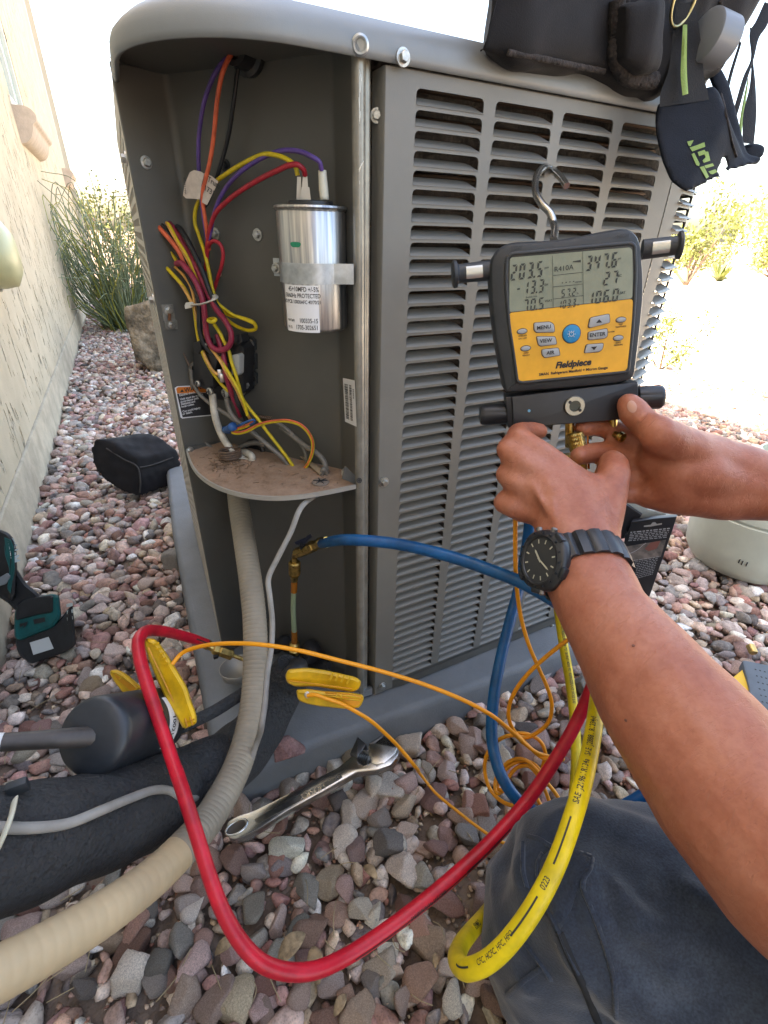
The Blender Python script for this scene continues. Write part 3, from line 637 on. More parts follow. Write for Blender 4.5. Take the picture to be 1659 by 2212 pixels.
# panels with slots: cells on a (s, z) grid mapped to the cabinet surface
def arc_map(s):      # s = x along the front, then around the right corner
    x_c, y_c, r = .612, YF + RC, RC
    if s <= x_c: return np.array([s, YF]), np.array([0., -1.])
    a = (s - x_c) / r
    if a < math.pi / 2: return np.array([x_c + r * math.sin(a), y_c - r * math.cos(a)]), np.array([math.sin(a), -math.cos(a)])
    return np.array([x_c + r, y_c + (s - x_c - r * math.pi / 2)]), np.array([1., 0.])
def side_map(s):     # s = distance back along the left side
    return np.array([XL + .045 * max(0, s - .6345), s]), np.array([-1., 0.])
def slot_panel(name, mp, s_edges, slots, z0, z1, pitch, zt, n_rows, h, rad, m, thick=.0012, rim=.0016, push=0.0, stag=False):
    """s_edges: (s0,s1) of panel; slots: list of (a,b) slot extents"""
    V_, F_ = [], []
    def q(s, z, d=0):
        p, n = mp(s); V_.append((p[0] + n[0] * (push - d), p[1] + n[1] * (push - d), z)); return len(V_) - 1
    def quad(s0, s1, za, zb, k=1):
        ss = np.linspace(s0, s1, k + 1)
        for a, b in zip(ss[:-1], ss[1:]): F_.append((q(a, za), q(b, za), q(b, zb), q(a, zb)))
    zbot = zt + h * .0 - (n_rows - 1) * pitch - h
    hb = (pitch - h) / 2; cz0 = zbot - hb; cz1 = zt + hb
    k_all = 1 if s_edges[1] <= .612 else 10
    quad(s_edges[0], s_edges[1], z0, cz0, k_all); quad(s_edges[0], s_edges[1], cz1, z1, k_all)
    cuts = [s_edges[0]]
    bounds = []
    for i, (a, b) in enumerate(slots):
        lo = s_edges[0] if i == 0 else (slots[i - 1][1] + a) / 2; hi = s_edges[1] if i == len(slots) - 1 else (b + slots[i + 1][0]) / 2
        lo2, hi2 = max(lo, a - .004), min(hi, b + .004)
        if lo2 > lo + 1e-6: quad(lo, lo2, cz0, cz1)
        if hi2 < hi - 1e-6: quad(hi2, hi, cz0, cz1, 3 if hi > .62 else 1)
        bounds.append((a, b, lo2, hi2))
    for (a, b, lo, hi) in bounds:
        for r in range(n_rows):
            zt_ = zt - r * pitch; zb_ = zt_ - h; ct, cb = zt_ + hb, zb_ - hb
            ring, outer = [], []
            def corner(cx, cz, a0):
                for t in np.linspace(a0, a0 + math.pi / 2, 4): ring.append((cx + rad * math.cos(t), cz + rad * math.sin(t)))
            rb = rad * .35
            corner(b - rad, zt_ - rad, 0); corner(a + rad, zt_ - rad, math.pi / 2)
            for (cx, cz, a0) in ((a + rb, zb_ + rb, math.pi), (b - rb, zb_ + rb, 1.5 * math.pi)):
                for t in np.linspace(a0, a0 + math.pi / 2, 4): ring.append((cx + rb * math.cos(t), cz + rb * math.sin(t)))
            outer = [(hi, ct)] * 4 + [(lo, ct)] * 4 + [(lo, cb)] * 4 + [(hi, cb)] * 4
            outer = [(hi, zt_), (hi, ct), (hi, ct), (b - rad, ct), (a + rad, ct), (lo, ct), (lo, ct), (lo, zt_), (lo, zb_), (lo, cb), (lo, cb), (a + rad, cb), (b - rad, cb), (hi, cb), (hi, cb), (hi, zb_)]
            ri = [q(s, z) for s, z in ring]; rk = [q(s, z, thick) for s, z in ring]; ro = [q(s, z) for s, z in outer]
            for i in range(16):
                j = (i + 1) % 16
                F_.append((ri[j], ri[i], ro[i], ro[j])); F_.append((ri[i], ri[j], rk[j], rk[i]))
    bm = bmesh.new(); vv = [bm.verts.new(p) for p in V_]
    for ff in F_:
        try: bm.faces.new([vv[i] for i in ff])
        except Exception: pass
    bmesh.ops.remove_doubles(bm, verts=bm.verts, dist=2e-5)
    bad = [fc for fc in bm.faces if fc.calc_area() < 1e-10]
    bmesh.ops.delete(bm, geom=bad, context='FACES_ONLY')
    V2 = [x.co[:] for x in bm.verts]; bm.verts.index_update(); F2 = [tuple(x.index for x in fc.verts) for fc in bm.faces]; bm.free()
    return mk(name, V2, F2, m, ac, True, sharp=40)
PITCH, NR, ZS, HS = .01385, 50, .7745, .0104
cols = [(.2595, .3285), (.3415, .410), (.4225, .491), (.5045, .5735)]
fp = slot_panel('louvre_panel', arc_map, (.231, .6015), cols, .067, ZP, PITCH, ZS, NR, HS, .0042, M_UNIT)
ccols = [(.625, .690), (.704, .769)]
slot_panel('corner_louvre_panel', arc_map, (.6035, .792), ccols, .067, ZP, PITCH, ZS, NR, HS, .0042, M_UNIT)
# louvre slats: one mesh per width, shared
def slat_mesh(wd, nm):
    n = 16; m = 7; V_, F_ = [], []
    for i in range(n + 1):
        t = i / n; e = 1.0
        if t > .80: e = math.sqrt(max(0, 1 - ((t - .80) / .20) ** 2)) * .85 + .15
        if t < .05: e = .55 + .45 * (t / .05)
        for j in range(m + 1):
            k = j / m
            yb = -.0012 + .0115 * e * k; zb = .0008 * math.sin(math.pi * min(1, k * 3)) * 1.0 + .0072 * e * (k ** .85)
            V_.append((t * wd - wd / 2, yb, zb))
    for i in range(n):
        for j in range(m):
            a_ = i * (m + 1) + j; F_.append((a_, a_ + m + 1, a_ + m + 2, a_ + 1))
    me = bpy.data.meshes.new(nm); me.from_pydata(V_, [], F_); me.polygons.foreach_set('use_smooth', [True] * len(F_)); me.materials.append(M_UNIT); return me
slat_me = slat_mesh(.0692, 'louvre_slat')
for (a, b) in cols + [ccols[0], ccols[1]]:
    for r in range(NR):
        s = (a + b) / 2; z = ZS - r * PITCH - HS - .0006
        p, n = arc_map(s); o = bpy.data.objects.new('louvre_slat', slat_me); COL.objects.link(o); o.parent = ac
        o.location = Vector(np.array([p[0] + n[0] * -.0004, p[1] + n[1] * -.0004, z]) - WORG[ac.name]); o.rotation_euler = (0, 0, math.atan2(n[0], -n[1])); o.scale = ((b - a) / .0692, 1, 1)
# panel side return, top flange and seam strip
for nm, pts in (('panel_edge', [(.2312, YF), (.2300, YF + .0015), (.2300, YF + .022)]), ('seam_strip', [(.6010, YF + .0005), (.6025, YF + .003), (.604, YF + .0005)])):
    V_ = [(x, y, z) for x, y in pts for z in (.067, ZP)]; mk(nm, V_, [(0, 2, 3, 1), (2, 4, 5, 3)], M_UNIT, ac)
mk('panel_top_flange', [(x, y, z) for x in (.236, .60) for y, z in ((YF, ZP), (YF + .001, ZP + .0012), (YF + .012, ZP + .0015))], [(0, 3, 4, 1), (1, 4, 5, 2)], M_UNIT, ac)
# coil behind: bent sheet plus tubes and fine fins
cl = [(.226, YF + .045)] + [(x, YF + .045) for x in (.4, .6)] + [arc_map(s)[0] - arc_map(s)[1] * .045 for s in np.linspace(.615, .79, 8)] + [(.682, 1.1), (.12, 1.14), (.10, .70)]
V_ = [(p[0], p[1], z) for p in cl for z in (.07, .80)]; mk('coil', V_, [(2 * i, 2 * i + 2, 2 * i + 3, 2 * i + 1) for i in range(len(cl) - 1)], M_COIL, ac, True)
tb = [g_tube([(.23, YF + .041, z), (.60, YF + .041, z), (.612, YF + .041, z)], .0022, 6, 1, smooth=False) for z in np.arange(.09, .79, .021)]
tb += [g_tube([(x, YF + .040, .07), (x, YF + .040, .79)], .0012, 4, 1, smooth=False) for x in (.37, .455, .54)]
v, f = merge(tb); mk('coil_tube', v, f, mat('coil_tube_copper', (.14, .09, .06), .5, metal=.6), ac)['kind'] = 'stuff'
# left side panel with perforations
scol = [(.672 + k * .031, .672 + k * .031 + .0255) for k in range(13)]
slot_panel('perforated_side_panel', side_map, (.6345, 1.085), scol, .067, .79, .0142, .765, 48, .0082, .0014, M_SIDE, thick=.001)
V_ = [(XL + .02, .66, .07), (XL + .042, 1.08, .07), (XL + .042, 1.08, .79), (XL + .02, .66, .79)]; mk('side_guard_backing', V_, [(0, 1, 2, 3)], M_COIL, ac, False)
arc_ = [(.176 - .11 * math.cos(t), 1.085 + .11 * math.sin(t)) for t in np.linspace(0, math.pi / 2, 8)] + [(.612, 1.195)] + [(.612 + .11 * math.sin(t), 1.085 + .11 * math.cos(t)) for t in np.linspace(0, math.pi / 2, 8)] + [(.727, .565)]
V_ = [(x, y, z) for x, y in arc_ for z in (.067, .79)]; mk('rear_panel', V_, [(2 * i, 2 * i + 2, 2 * i + 3, 2 * i + 1) for i in range(len(arc_) - 1)], M_UNIT, ac)
# electrical compartment
B2, R2, F2_, PO = np.array([.095, .649]), np.array([.2065, .500]), np.array([.0475, .632]), np.array([.2045, .457])
def vwall(name, pts, z0, z1, m, label=None, sharp=30):
    V_ = [(x, y, z) for x, y in pts for z in (z0, z1)]; return mk(name, V_, [(2 * i, 2 * i + 2, 2 * i + 3, 2 * i + 1) for i in range(len(pts) - 1)], m, ac, True, label, sharp=sharp)
def bend(p, q, r, rad=.003):   # small radius at a bend
    a, b = q + (p - q) / np.linalg.norm(p - q) * rad, q + (r - q) / np.linalg.norm(r - q) * rad
    return [tuple((1 - t) ** 2 * a + 2 * t * (1 - t) * q + t * t * b) for t in (0, .33, .66, 1)]
cw = [(XL, .6345), (XL, .6335), (XL + .001, .632), tuple(F2_ + [.001, .0004])] + bend(F2_, B2, R2, .006) + bend(B2, R2, PO, .004) + [tuple(PO)]
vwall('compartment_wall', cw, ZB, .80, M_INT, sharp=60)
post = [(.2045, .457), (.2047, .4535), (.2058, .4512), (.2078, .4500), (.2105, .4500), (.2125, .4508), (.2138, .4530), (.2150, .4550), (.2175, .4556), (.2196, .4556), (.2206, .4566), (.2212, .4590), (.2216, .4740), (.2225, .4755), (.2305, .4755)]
vwall('corner_post', post, ZB, .795, mat('post_paint_highlight', (.27, .255, .22), .3, metal=.35, spec=.7, var=.25, vscale=30, extra=None, bump=.1, bscale=900), sharp=60)  # paint brightened and made shinier to give the post its highlight
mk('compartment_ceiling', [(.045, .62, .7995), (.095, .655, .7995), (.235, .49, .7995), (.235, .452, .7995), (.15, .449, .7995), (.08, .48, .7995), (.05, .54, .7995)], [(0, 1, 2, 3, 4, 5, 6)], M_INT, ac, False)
bp_ = [tuple(q) for q in plan(-.002) if not (q[0] < .24 and q[1] < .66)]
bp_ = [(.048, .645)] + [tuple(B2), tuple(R2), (.207, .46), (.225, .4555)] + bp_
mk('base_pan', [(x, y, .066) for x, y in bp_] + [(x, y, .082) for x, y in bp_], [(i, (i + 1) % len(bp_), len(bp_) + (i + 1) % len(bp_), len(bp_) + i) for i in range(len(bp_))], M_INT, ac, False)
# scratches on the post (bare metal worn lines)
M_SCR = mat('bare_metal', (.65, .64, .6), .35, metal=1)
sc_ = []
for (u0, v0, u1, v1) in ((777, 155, 776, 245), (780, 160, 778, 200), (775, 210, 777, 268), (779, 240, 776, 262), (786, 347, 774, 368), (781, 352, 775, 372), (776, 390, 777, 398), (776, 150, 781, 175)):
    z0, z1 = onY(u0, v0, .4499)[2], onY(u1, v1, .4499)[2]; x0, x1 = onY(u0, v0, .4499)[0], onY(u1, v1, .4499)[0]
    sc_.append(g_tube([(x0, .45002, z0), ((x0 + x1) / 2 + .0002, .45002, (z0 + z1) / 2), (x1, .45002, z1)], .00022, 5, 4))
v, f = merge(sc_); mk('scratches', v, f, M_SCR, ac)
# hex washer screws
def screw(pt, n, s=1.0, parent=ac, m=M_ZINC, label=None):
    pt, n = V3(pt), nrm(n); a = nrm(np.cross(n, (.3, .2, 1))); b = np.cross(n, a); V_, F_ = [], []
    rings = [(.0062, 0, 18), (.0060, .0012, 18), (.0040, .0014, 6), (.0040, .0046, 6), (.0034, .0052, 6)]
    def ringv(r, h, sid):
        out = []
        for j in range(18):
            t = 2 * math.pi * j / 18
            rr = r if sid == 18 else r * math.cos(math.pi / 6) / math.cos((t % (math.pi / 3)) - math.pi / 6)
            out.append(pt + (a * math.cos(t) + b * math.sin(t)) * rr * s + n * h * s)
        return out
    for r, h, sd in rings: V_ += ringv(r, h, sd)
    for k in range(4): F_ += [(k * 18 + j, k * 18 + (j + 1) % 18, (k + 1) * 18 + (j + 1) % 18, (k + 1) * 18 + j) for j in range(18)]
    F_.append(tuple(72 + j for j in range(18))); F_.append(tuple(range(18))[::-1])
    return mk('screw', V_, F_, m, parent, True, label, sharp=30)
nB = nrm(np.array([-(R2 - B2)[1], (R2 - B2)[0], 0])); nB = -nB if nB[1] > 0 else nB      # back wall normal, towards the viewer
nF = nrm(np.array([(B2 - F2_)[1], -(B2 - F2_)[0], 0]))
B3, F3 = np.array([*B2, .4]), np.array([*F2_, .4])
def onB(u, v, d=0.0): return onP(u, v, B3 + nB * d, nB)     # back wall + distance
def onF(u, v, d=0.0): return onP(u, v, F3 + nF * d, nF)
screw(onY(870, 124, .4435), (0, -1, 0)); screw(onY(829, 1041, YF - .0002), (0, -1, 0)); screw(onY(825, 1481, YF - .0002), (0, -1, 0)); screw(onY(1190, 1350, YF - .0002), (0, -1, 0))
screw(onY(814, 250, .462), (-.5, -1, 0), .9); screw(onF(315, 351, .0003), nF, .95)
for (u, v) in ((466, 505), (557, 507)): screw(onB(u, v, .0003), nB, .95)
screw(onB(487, 357, .0003), nB, .9, m=M_BLK, label='dark screw'); screw(onB(475, 592, .0003), nB, .45)
screw((XL, .650, .73), (-1, 0, 0), 1.0); screw((XL, .650, .60), (-1, 0, 0), 1.0)
lathe('tube_rivet', onY(778, 97, .4435), onY(778, 97, .4405), [(0, .0052), (0, .0062), (.6, .0066), (1, .0052), (.95, .0040), (.2, .0036)], M_GALV, ac)
lathe('hole_rim', onY(776, 1038, .4502), onY(776, 1038, .4490), [(0, .0032), (1, .0030), (1, .0020), (.2, .0018)], M_BLK, ac)
# bracket at the foot of the post
prism('foot_bracket', [onY(764, 1500, .452), onY(804, 1487, .452), onY(804, 1500, .452), onY(764, 1512, .452)], (0, .006, 0), M_GALV, ac)

# ---- shelf
ZSH = .423
scv = [tuple(F2_ + [.0005, -.001]), (.0475, .585), (.052, .550), (.064, .515), (.084, .486), (.108, .467), (.134, .457), (.168, .4535), (.2035, .4535)]
scv = [tuple(q[:2]) for q in spline([(x, y, 0) for x, y in scv], 4)]
sp_ = [(x, y, ZSH) for x, y in scv] + [(*(PO - [.0008, 0]), ZSH), (*(R2 - [.001, .001]), ZSH), (*(B2 - [0, .001]), ZSH)]
def dust_extra(m, t, b, tc, L):
    n = nd(t, 'ShaderNodeTexNoise', i_Scale=45., i_Detail=9., i_Roughness=.7); L(tc.outputs['Object'], n.inputs['Vector'])
    r = ramp(t, [(.28, (.16, .10, .065)), (.45, (.30, .20, .14)), (.75, (.38, .27, .2))]); L(n.outputs['Fac'], r.inputs[0]); L(r.outputs[0], b.inputs['Base Color'])
    bp = nd(t, 'ShaderNodeBump', i_Strength=.8, i_Distance=.002); n2 = nd(t, 'ShaderNodeTexNoise', i_Scale=300., i_Detail=8.); L(tc.outputs['Object'], n2.inputs['Vector']); L(n2.outputs['Fac'], bp.inputs['Height']); L(bp.outputs[0], b.inputs['Normal'])
M_DUST = mat('dusty_shelf', (.33, .23, .17), .95, spec=.1, extra=dust_extra)
sh = prism('shelf', sp_, (0, 0, -.0016), M_DUST, ac)
lipp = [(x, y) for x, y in scv]; V_ = []
for i, (x, y) in enumerate(lipp):
    t = nrm(np.array([*(np.array(lipp[min(i + 1, len(lipp) - 1)]) - np.array(lipp[max(i - 1, 0)])), 0])); n_ = np.array([-t[1], t[0], 0]); n_ = n_ if n_[1] > 0 or n_[0] > 0 else -n_
    for d, z in ((.0008, ZSH + .0004), (-.0012, ZSH + .0004), (-.0014, ZSH - .0045), (.0004, ZSH - .0045)): V_.append((x + n_[0] * d, y + n_[1] * d, z))
mk('shelf_lip', V_, [(4 * i + j, 4 * i + (j + 1) % 4, 4 * i + 4 + (j + 1) % 4, 4 * i + 4 + j) for i in range(len(lipp) - 1) for j in range(4)], mat('shelf_edge', (.42, .40, .36), .4, metal=.4), ac, sharp=30)
prism('shelf_tab', [onF(401, 978, .0006), onF(403, 966, .0006), onF(462, 953, .0006), onF(478, 968, .0006), onF(470, 974, .0006)], nF * .0012, M_INT, ac)
screw(onF(410, 973, .0014), nF, .85)
tb_ = [onY(754, 1006, .456), onY(774, 1026, .456), onY(774, 1044, .456), onY(748, 1033, .456)]
prism('shelf_tab', [(p[0] - .004, p[1] + i_ * .0, p[2]) for i_, p in enumerate(tb_)], (-.001, .0012, 0), M_INT, ac); screw(onY(751, 1020, .470) + [-.003, 0, 0], (-1, -.6, 0), .85)
# debris on shelf
db = []
for k in range(150):
    u, v = rng.normal(490, 26), rng.normal(1000, 11)
    if rng.rand() < .15: u, v = rng.uniform(470, 740), rng.uniform(1000, 1055)
    c = onZ(u, v, ZSH + .001); a_ = rng.uniform(0, 6.28); l = rng.uniform(.002, .008); d = np.array([math.cos(a_), math.sin(a_), rng.uniform(-.1, .3)])
    if not in_poly(np.array([c[0]]), np.array([c[1]]), np.array([p[:2] for p in sp_]))[0]: continue
    db.append(g_tube([c, c + d * l], .00035, 4, 2, smooth=False))
v, f = merge(db); mk('dry_debris', v, f, mat('debris_straw', (.16, .10, .06), .9), ac)['kind'] = 'stuff'
# grommet holes in the wall and floor of the shelf
lathe('grommet', onB(552, 972, .0005), onB(552, 972, .0005) + nB * .004, [(0, .0155), (.6, .016), (1, .0145), (1, .0110), (0, .0105)], M_BLK, ac)
lathe('wall_opening', onB(552, 972, .0003), onB(552, 972, .0003) + nB * .0008, [(0, .0112), (1, .0112)], mat('deep_black', (.004, .004, .004), .9), ac)
c = onZ(692, 1042, ZSH + .0005)
lathe('cord_grommet', c, c + [0, 0, .0016], [(0, .0098), (.7, .0096), (1, .0080)], mat('grey_rubber', (.2, .16, .13), .8), ac)
sw = [g_tube([c + [0, 0, .002], c + np.array([math.cos(a_) * .008, math.sin(a_) * .008, .002])], .0007, 4, 2, smooth=False) for a_ in np.linspace(.3, 6, 6)]
v, f = merge(sw); mk('grommet_slit', v, f, M_BLK, ac)
# dark grommet at top where the wires come in
lathe('wire_inlet', onB(541, 118, .0005), onB(541, 118, .0005) + nB * .022, [(0, .016), (.3, .017), (.35, .013), (1, .0125), (1, .008), (.4, .008)], M_BLK, ac)
# ------------------------------------------------------------------ electrical parts
def c5(x, y): return 293.8 + .3125 * x, 345.6 + .3125 * y
def c6(x, y): return 293.8 + .3125 * x, 691.3 + .3125 * y
def c1(x, y): return x / 3., y / 3.
def c2(x, y): return 553 + x / 3., y / 3.
def c4(x, y): return 380.2 + x / 3., 1106 + y / 3.
def Bp(uv, d): return onB(uv[0], uv[1], d)
# capacitor: oval-free round can held by a strap
M_ALU = mat('brushed_can', (.62, .62, .60), .34, metal=1.0, extra=lambda m, t, b, tc, L: (
    (lambda mp, n, r, rr: (L(tc.outputs['Object'], mp.inputs[0]), L(mp.outputs[0], n.inputs['Vector']), L(n.outputs['Fac'], r.inputs[0]), L(r.outputs[0], b.inputs['Base Color']), L(n.outputs['Fac'], rr.inputs[0]), L(rr.outputs[0], b.inputs['Roughness'])))
    (nd(t, 'ShaderNodeMapping', i_Scale=(260, 260, 9)), nd(t, 'ShaderNodeTexNoise', i_Scale=1., i_Detail=6.), ramp(t, [(.35, (.30, .31, .33)), (.65, (.66, .65, .62))]), (lambda q: q)(nd(t, 'ShaderNodeMapRange', i_To_Min=.24, i_To_Max=.5)))))
RCAP = .0308
d_c = .0315
ctop = Bp((671, 446), d_c); cz1, cz0 = ctop[2], None
cxy = ctop[:2]
cz0 = cz1 - .1030
p0, p1 = np.array([*cxy, cz0]), np.array([*cxy, cz1])
capa = lathe('capacitor', p0, p1, [(0, RCAP - .005), (.006, RCAP - .0022), (.02, RCAP - .0004), (.035, RCAP), (.955, RCAP), (.965, RCAP - .0008), (.972, RCAP + .0012), (.985, RCAP + .0022), (1.0, RCAP + .0014), (1.004, RCAP), (.99, RCAP - .002)], M_ALU, ac, 48, 40, label='silver run capacitor with a printed label')
def subp(o, par=capa): return sub(par, o)
subp(lathe('lid', p1 - [0, 0, .0016], p1 + [0, 0, .0012], [(0, RCAP - .0018), (.6, RCAP - .003), (1, RCAP * .62)], M_GALV)); subp(lathe('terminal_disc', p1 + [0, 0, .0012], p1 + [0, 0, .0042], [(0, RCAP * .66), (.8, RCAP * .64), (1, RCAP * .55)], M_BLK))
vdir = nrm(np.array([CAM[0] - cxy[0], CAM[1] - cxy[1], 0])); a_c = math.atan2(vdir[1], vdir[0])
def oncap(ang, z, d=.0003):      # ang: positive = to the viewer's right
    a = a_c + ang; return np.array([cxy[0] + (RCAP + d) * math.cos(a), cxy[1] + (RCAP + d) * math.sin(a), z])
def cap_uv(u, v, d=0):
    r = ray(u, v); o_ = CAM[:2] - cxy; A = r[:2] @ r[:2]; B_ = 2 * o_ @ r[:2]; C_ = o_ @ o_ - (RCAP + d) ** 2; disc = max(B_ * B_ - 4 * A * C_, 0); t = (-B_ - math.sqrt(disc)) / (2 * A); p = CAM + r * t
    a = math.atan2(p[1] - cxy[1], p[0] - cxy[0]) - a_c; return (a + math.pi) % (2 * math.pi) - math.pi, p[2]
def wrapcap(name, x0, x1, z0, z1, m, d=.0003, n=14):
    V_ = [oncap(x0 + (x1 - x0) * i / n, z, d) for i in range(n + 1) for z in (z0, z1)]
    return subp(mk(name, V_, [(2 * i, 2 * i + 2, 2 * i + 3, 2 * i + 1) for i in range(n)], m))
M_PAPER = mat('label_paper', (.74, .74, .75), .45, spec=.4); M_INK = mat('ink', (.02, .02, .022), .6); M_GREEN = mat('green_marker', (.0, .20, .10), .4)
la0, lz0 = cap_uv(616, 613); la1, lz1 = cap_uv(691, 712)
lz1 = cz0 + .001
wrapcap('paper_label', la0, la1, lz1, lz0, M_PAPER)
def text_cap(s, x, z, size, al='LEFT'):
    v, f = text_geo(s, size, 0, .012, al); v = v * np.array([.74, 1])
    if not len(v): return None
    return np.array([oncap(x + q[0] / RCAP, z + q[1], .0005) for q in v]), f
w_ = la1 - la0; lm = (la0 + la1) / 2; ls = .0058; dz = lz0 - lz1
tl = [text_cap('45+10MFD +/-5%', lm + .1, lz0 - .0052, .0056, 'CENTER'), text_cap('50/60Hz PROTECTED', lm + .05, lz0 - .0105, .0052, 'CENTER'), text_cap('NO PCB 10000AFC 40/70/21', lm, lz0 - .0155, .0044, 'CENTER'), text_cap('100335-15', la1 - .04, lz1 + .0085, .0056, 'RIGHT'), text_cap('1705-302651', la1 - .04, lz1 + .0025, .0056, 'RIGHT'), text_cap('PART#(P)', la0 + .06, lz1 + .009, .003), text_cap('SN (S)', la0 + .06, lz1 + .003, .003)]
for tt in (tl[:3], tl[3:]): v, f = merge([t for t in tt if t]); subp(mk('label_print', v, f, M_INK, None, False))
g0, gz = cap_uv(628, 528); g1_, _ = cap_uv(650, 528)
gp_ = [oncap(g0 + (g1_ - g0) * (.5 + .5 * math.cos(t) * (1 + .08 * math.sin(3 * t))), gz + .0026 * math.sin(t) * (1 + .2 * math.cos(2 * t)), .0004) for t in np.linspace(0, 2 * math.pi, 20)[:-1]]
subp(mk('marker_dab', gp_, [tuple(range(19))], M_GREEN, None, False))
# strap
_, sz1 = cap_uv(671, 568, .001); _, sz0 = cap_uv(671, 616, .001); szm = (sz0 + sz1) / 2
tan_ = np.array([-vdir[1], vdir[0]])
def wallpt(u, d): return Bp((u, 590), d)[:2]
sl = wallpt(592, .0012); sr_ = wallpt(606, .0012)
angs = np.linspace(-1.45, .62, 26)
path = [tuple(sl), tuple(sr_)] + [tuple(oncap(a, 0, .0008)[:2]) for a in angs] + [tuple(oncap(.62, 0, .0008)[:2] * (1 - t) + Bp((764, 590), .034)[:2] * t) for t in (.5, 1)]
def strapv(off): return [(x, y, z) for x, y in path for z in (sz0, sz1)]
V_ = [(x, y, z) for x, y in path for z in (sz0 + .0005, sz1 - .0005)]
V_ += [(p[0] + vdir[0] * -.0011, p[1] + vdir[1] * -.0011, p[2]) for p in V_]; nn_ = 2 * len(path)
F_ = [(2 * i, 2 * i + 2, 2 * i + 3, 2 * i + 1) for i in range(len(path) - 1)]; F_ += [tuple(nn_ + q for q in r) for r in F_] + [(2 * i, 2 * i + 2, nn_ + 2 * i + 2, nn_ + 2 * i) for i in range(len(path) - 1)] + [(2 * i + 1, 2 * i + 3, nn_ + 2 * i + 3, nn_ + 2 * i + 1) for i in range(len(path) - 1)] + [(nn_ - 2, nn_ - 1, 2 * nn_ - 1, 2 * nn_ - 2)]
st = mk('capacitor_strap', V_, F_, M_GALV, ac, True, sharp=25)
screw(np.array([*((sl + sr_) / 2), (sz0 + sz1) / 2 - .001]) + nB * .0012, nB, .85)
# terminals (quick connects)
M_TIN = mat('tinned_terminal', (.42, .42, .42), .3, metal=1); M_SLV = mat('white_sleeve', (.62, .60, .50), .5)
tz = cz1 + .003
def term(u, vtop, vbot, w, m, nm, dd=0.0):
    b_ = Bp((u, vbot), d_c - dd); t_ = Bp((u, vtop), d_c - dd); e = nrm(ray(u, vtop)); 
    ex = nrm(np.cross(e, (0, 0, 1)))
    return g_prism([b_ - ex * w, b_ + ex * w, t_ + ex * w * .7, t_ - ex * w * .7], e * .0022)
v, f = merge([term(660, 404, 434, .0048, M_TIN, ''), term(659, 376, 404, .0026, M_TIN, ''), term(646, 382, 434, .0024, M_TIN, '', .004), term(652, 415, 434, .0030, M_TIN, '', .004)])
subp(mk('terminal', v, f, M_TIN, None, False))
v, f = merge([g_tube([Bp((701, 432), d_c), Bp((699, 410), d_c), Bp((696, 368), d_c)], [.0040, .0042, .0036], 10, 3, flat=1)])
subp(mk('terminal', v, f, M_SLV, None, True, 'terminal in a white sleeve'))

# wires ------------------------------------------------------------
def wm(nm, c): return mat('wire_' + nm, c, .42, spec=.4, var=.22, vscale=90)
W_PUR, W_ORG, W_BLK, W_YEL, W_RED, W_MAR, W_GRY, W_WHT, W_BRN, W_BLU = wm('purple', (.10, .055, .24)), wm('orange', (.62, .12, .055)), wm('black', (.014, .015, .018)), wm('yellow', (.60, .45, .02)), wm('red', (.38, .02, .035)), wm('maroon', (.25, .02, .05)), wm('grey', (.17, .155, .135)), wm('white', (.52, .48, .40)), wm('brown', (.12, .075, .05)), wm('blue', (.02, .10, .30))
W_STR = wm('pale_stripe', (.62, .33, .09))
def wire(color, pts, m, r=.0019, d=(.012,), seg=9):
    r = r * 1.05
    n = len(pts); dd = np.interp(np.linspace(0, 1, n), np.linspace(0, 1, len(d)), d) if len(d) != n else d
    return tube('wire', [Bp(p, x) for p, x in zip(pts, dd)], r, m, ac, seg, 7, label=color + ' wire')
def L5(*a): return [c5(x, y) for x, y in a]
def L6(*a): return [c6(x, y) for x, y in a]
wire('purple', [(527, 104), (500, 118), (470, 150), (444, 210), (430, 290), (429, 360), (433, 410), (440, 470), (447, 520), (446, 560)], W_PUR, d=(.01, .03, .022, .02, .014))
wire('orange', [(529, 108), (505, 112), (483, 150), (470, 210), (463, 280), (455, 340), (443, 392), (437, 420), (444, 480), (452, 540)], W_ORG, d=(.01, .034, .026, .024, .016))
wire('black', [(525, 112), (514, 150), (506, 210), (494, 290), (480, 345), (465, 392), (446, 440), (437, 450)], W_BLK, d=(.01, .016, .012, .014, .02))
wire('yellow', [(643, 379), (638, 360), (626, 348), (603, 337), (573, 333), (545, 343), (510, 362), (480, 382), (462, 396), (440, 420), (424, 447), (421, 480), (430, 510), (440, 540), (450, 580), (458, 620), (472, 660), (490, 678), (520, 686), (548, 697), (553, 708), (540, 714), (515, 707), (490, 690), (470, 668)], W_YEL, d=(.034, .036, .026, .012, .012, .022, .024, .018, .014))
wire('purple', [(695, 368), (690, 350), (676, 340), (650, 328), (616, 325), (585, 333), (550, 350), (512, 378), (485, 410), (466, 450), (456, 495), (448, 540), (443, 575)], W_PUR, d=(.034, .04, .036, .03, .024, .018, .012))
wire('red', [(659, 378), (655, 365), (643, 356), (625, 357), (600, 368), (565, 385), (520, 412), (488, 437), (465, 462), (452, 500), (447, 545), (448, 585)], W_RED, r=.0021, d=(.034, .042, .04, .032, .024, .018, .012))
wire('red', L5((480, 760), (492, 660), (505, 590), (530, 562), (565, 568), (592, 600), (602, 660), (590, 740), (570, 800), (548, 870), (530, 925)), W_RED, d=(.014, .02, .018, .012))
wire('black', L5((55, 298), (90, 345), (160, 425), (230, 520), (300, 620), (360, 710), (420, 820), (470, 930), (485, 980)), W_BLK, r=.0021, d=(.022, .03, .028, .022))
wire('orange', L5((68, 342), (110, 400), (180, 490), (250, 570), (305, 650), (340, 720), (400, 830), (460, 950)), W_ORG, r=.0023, d=(.024, .034, .03, .026))
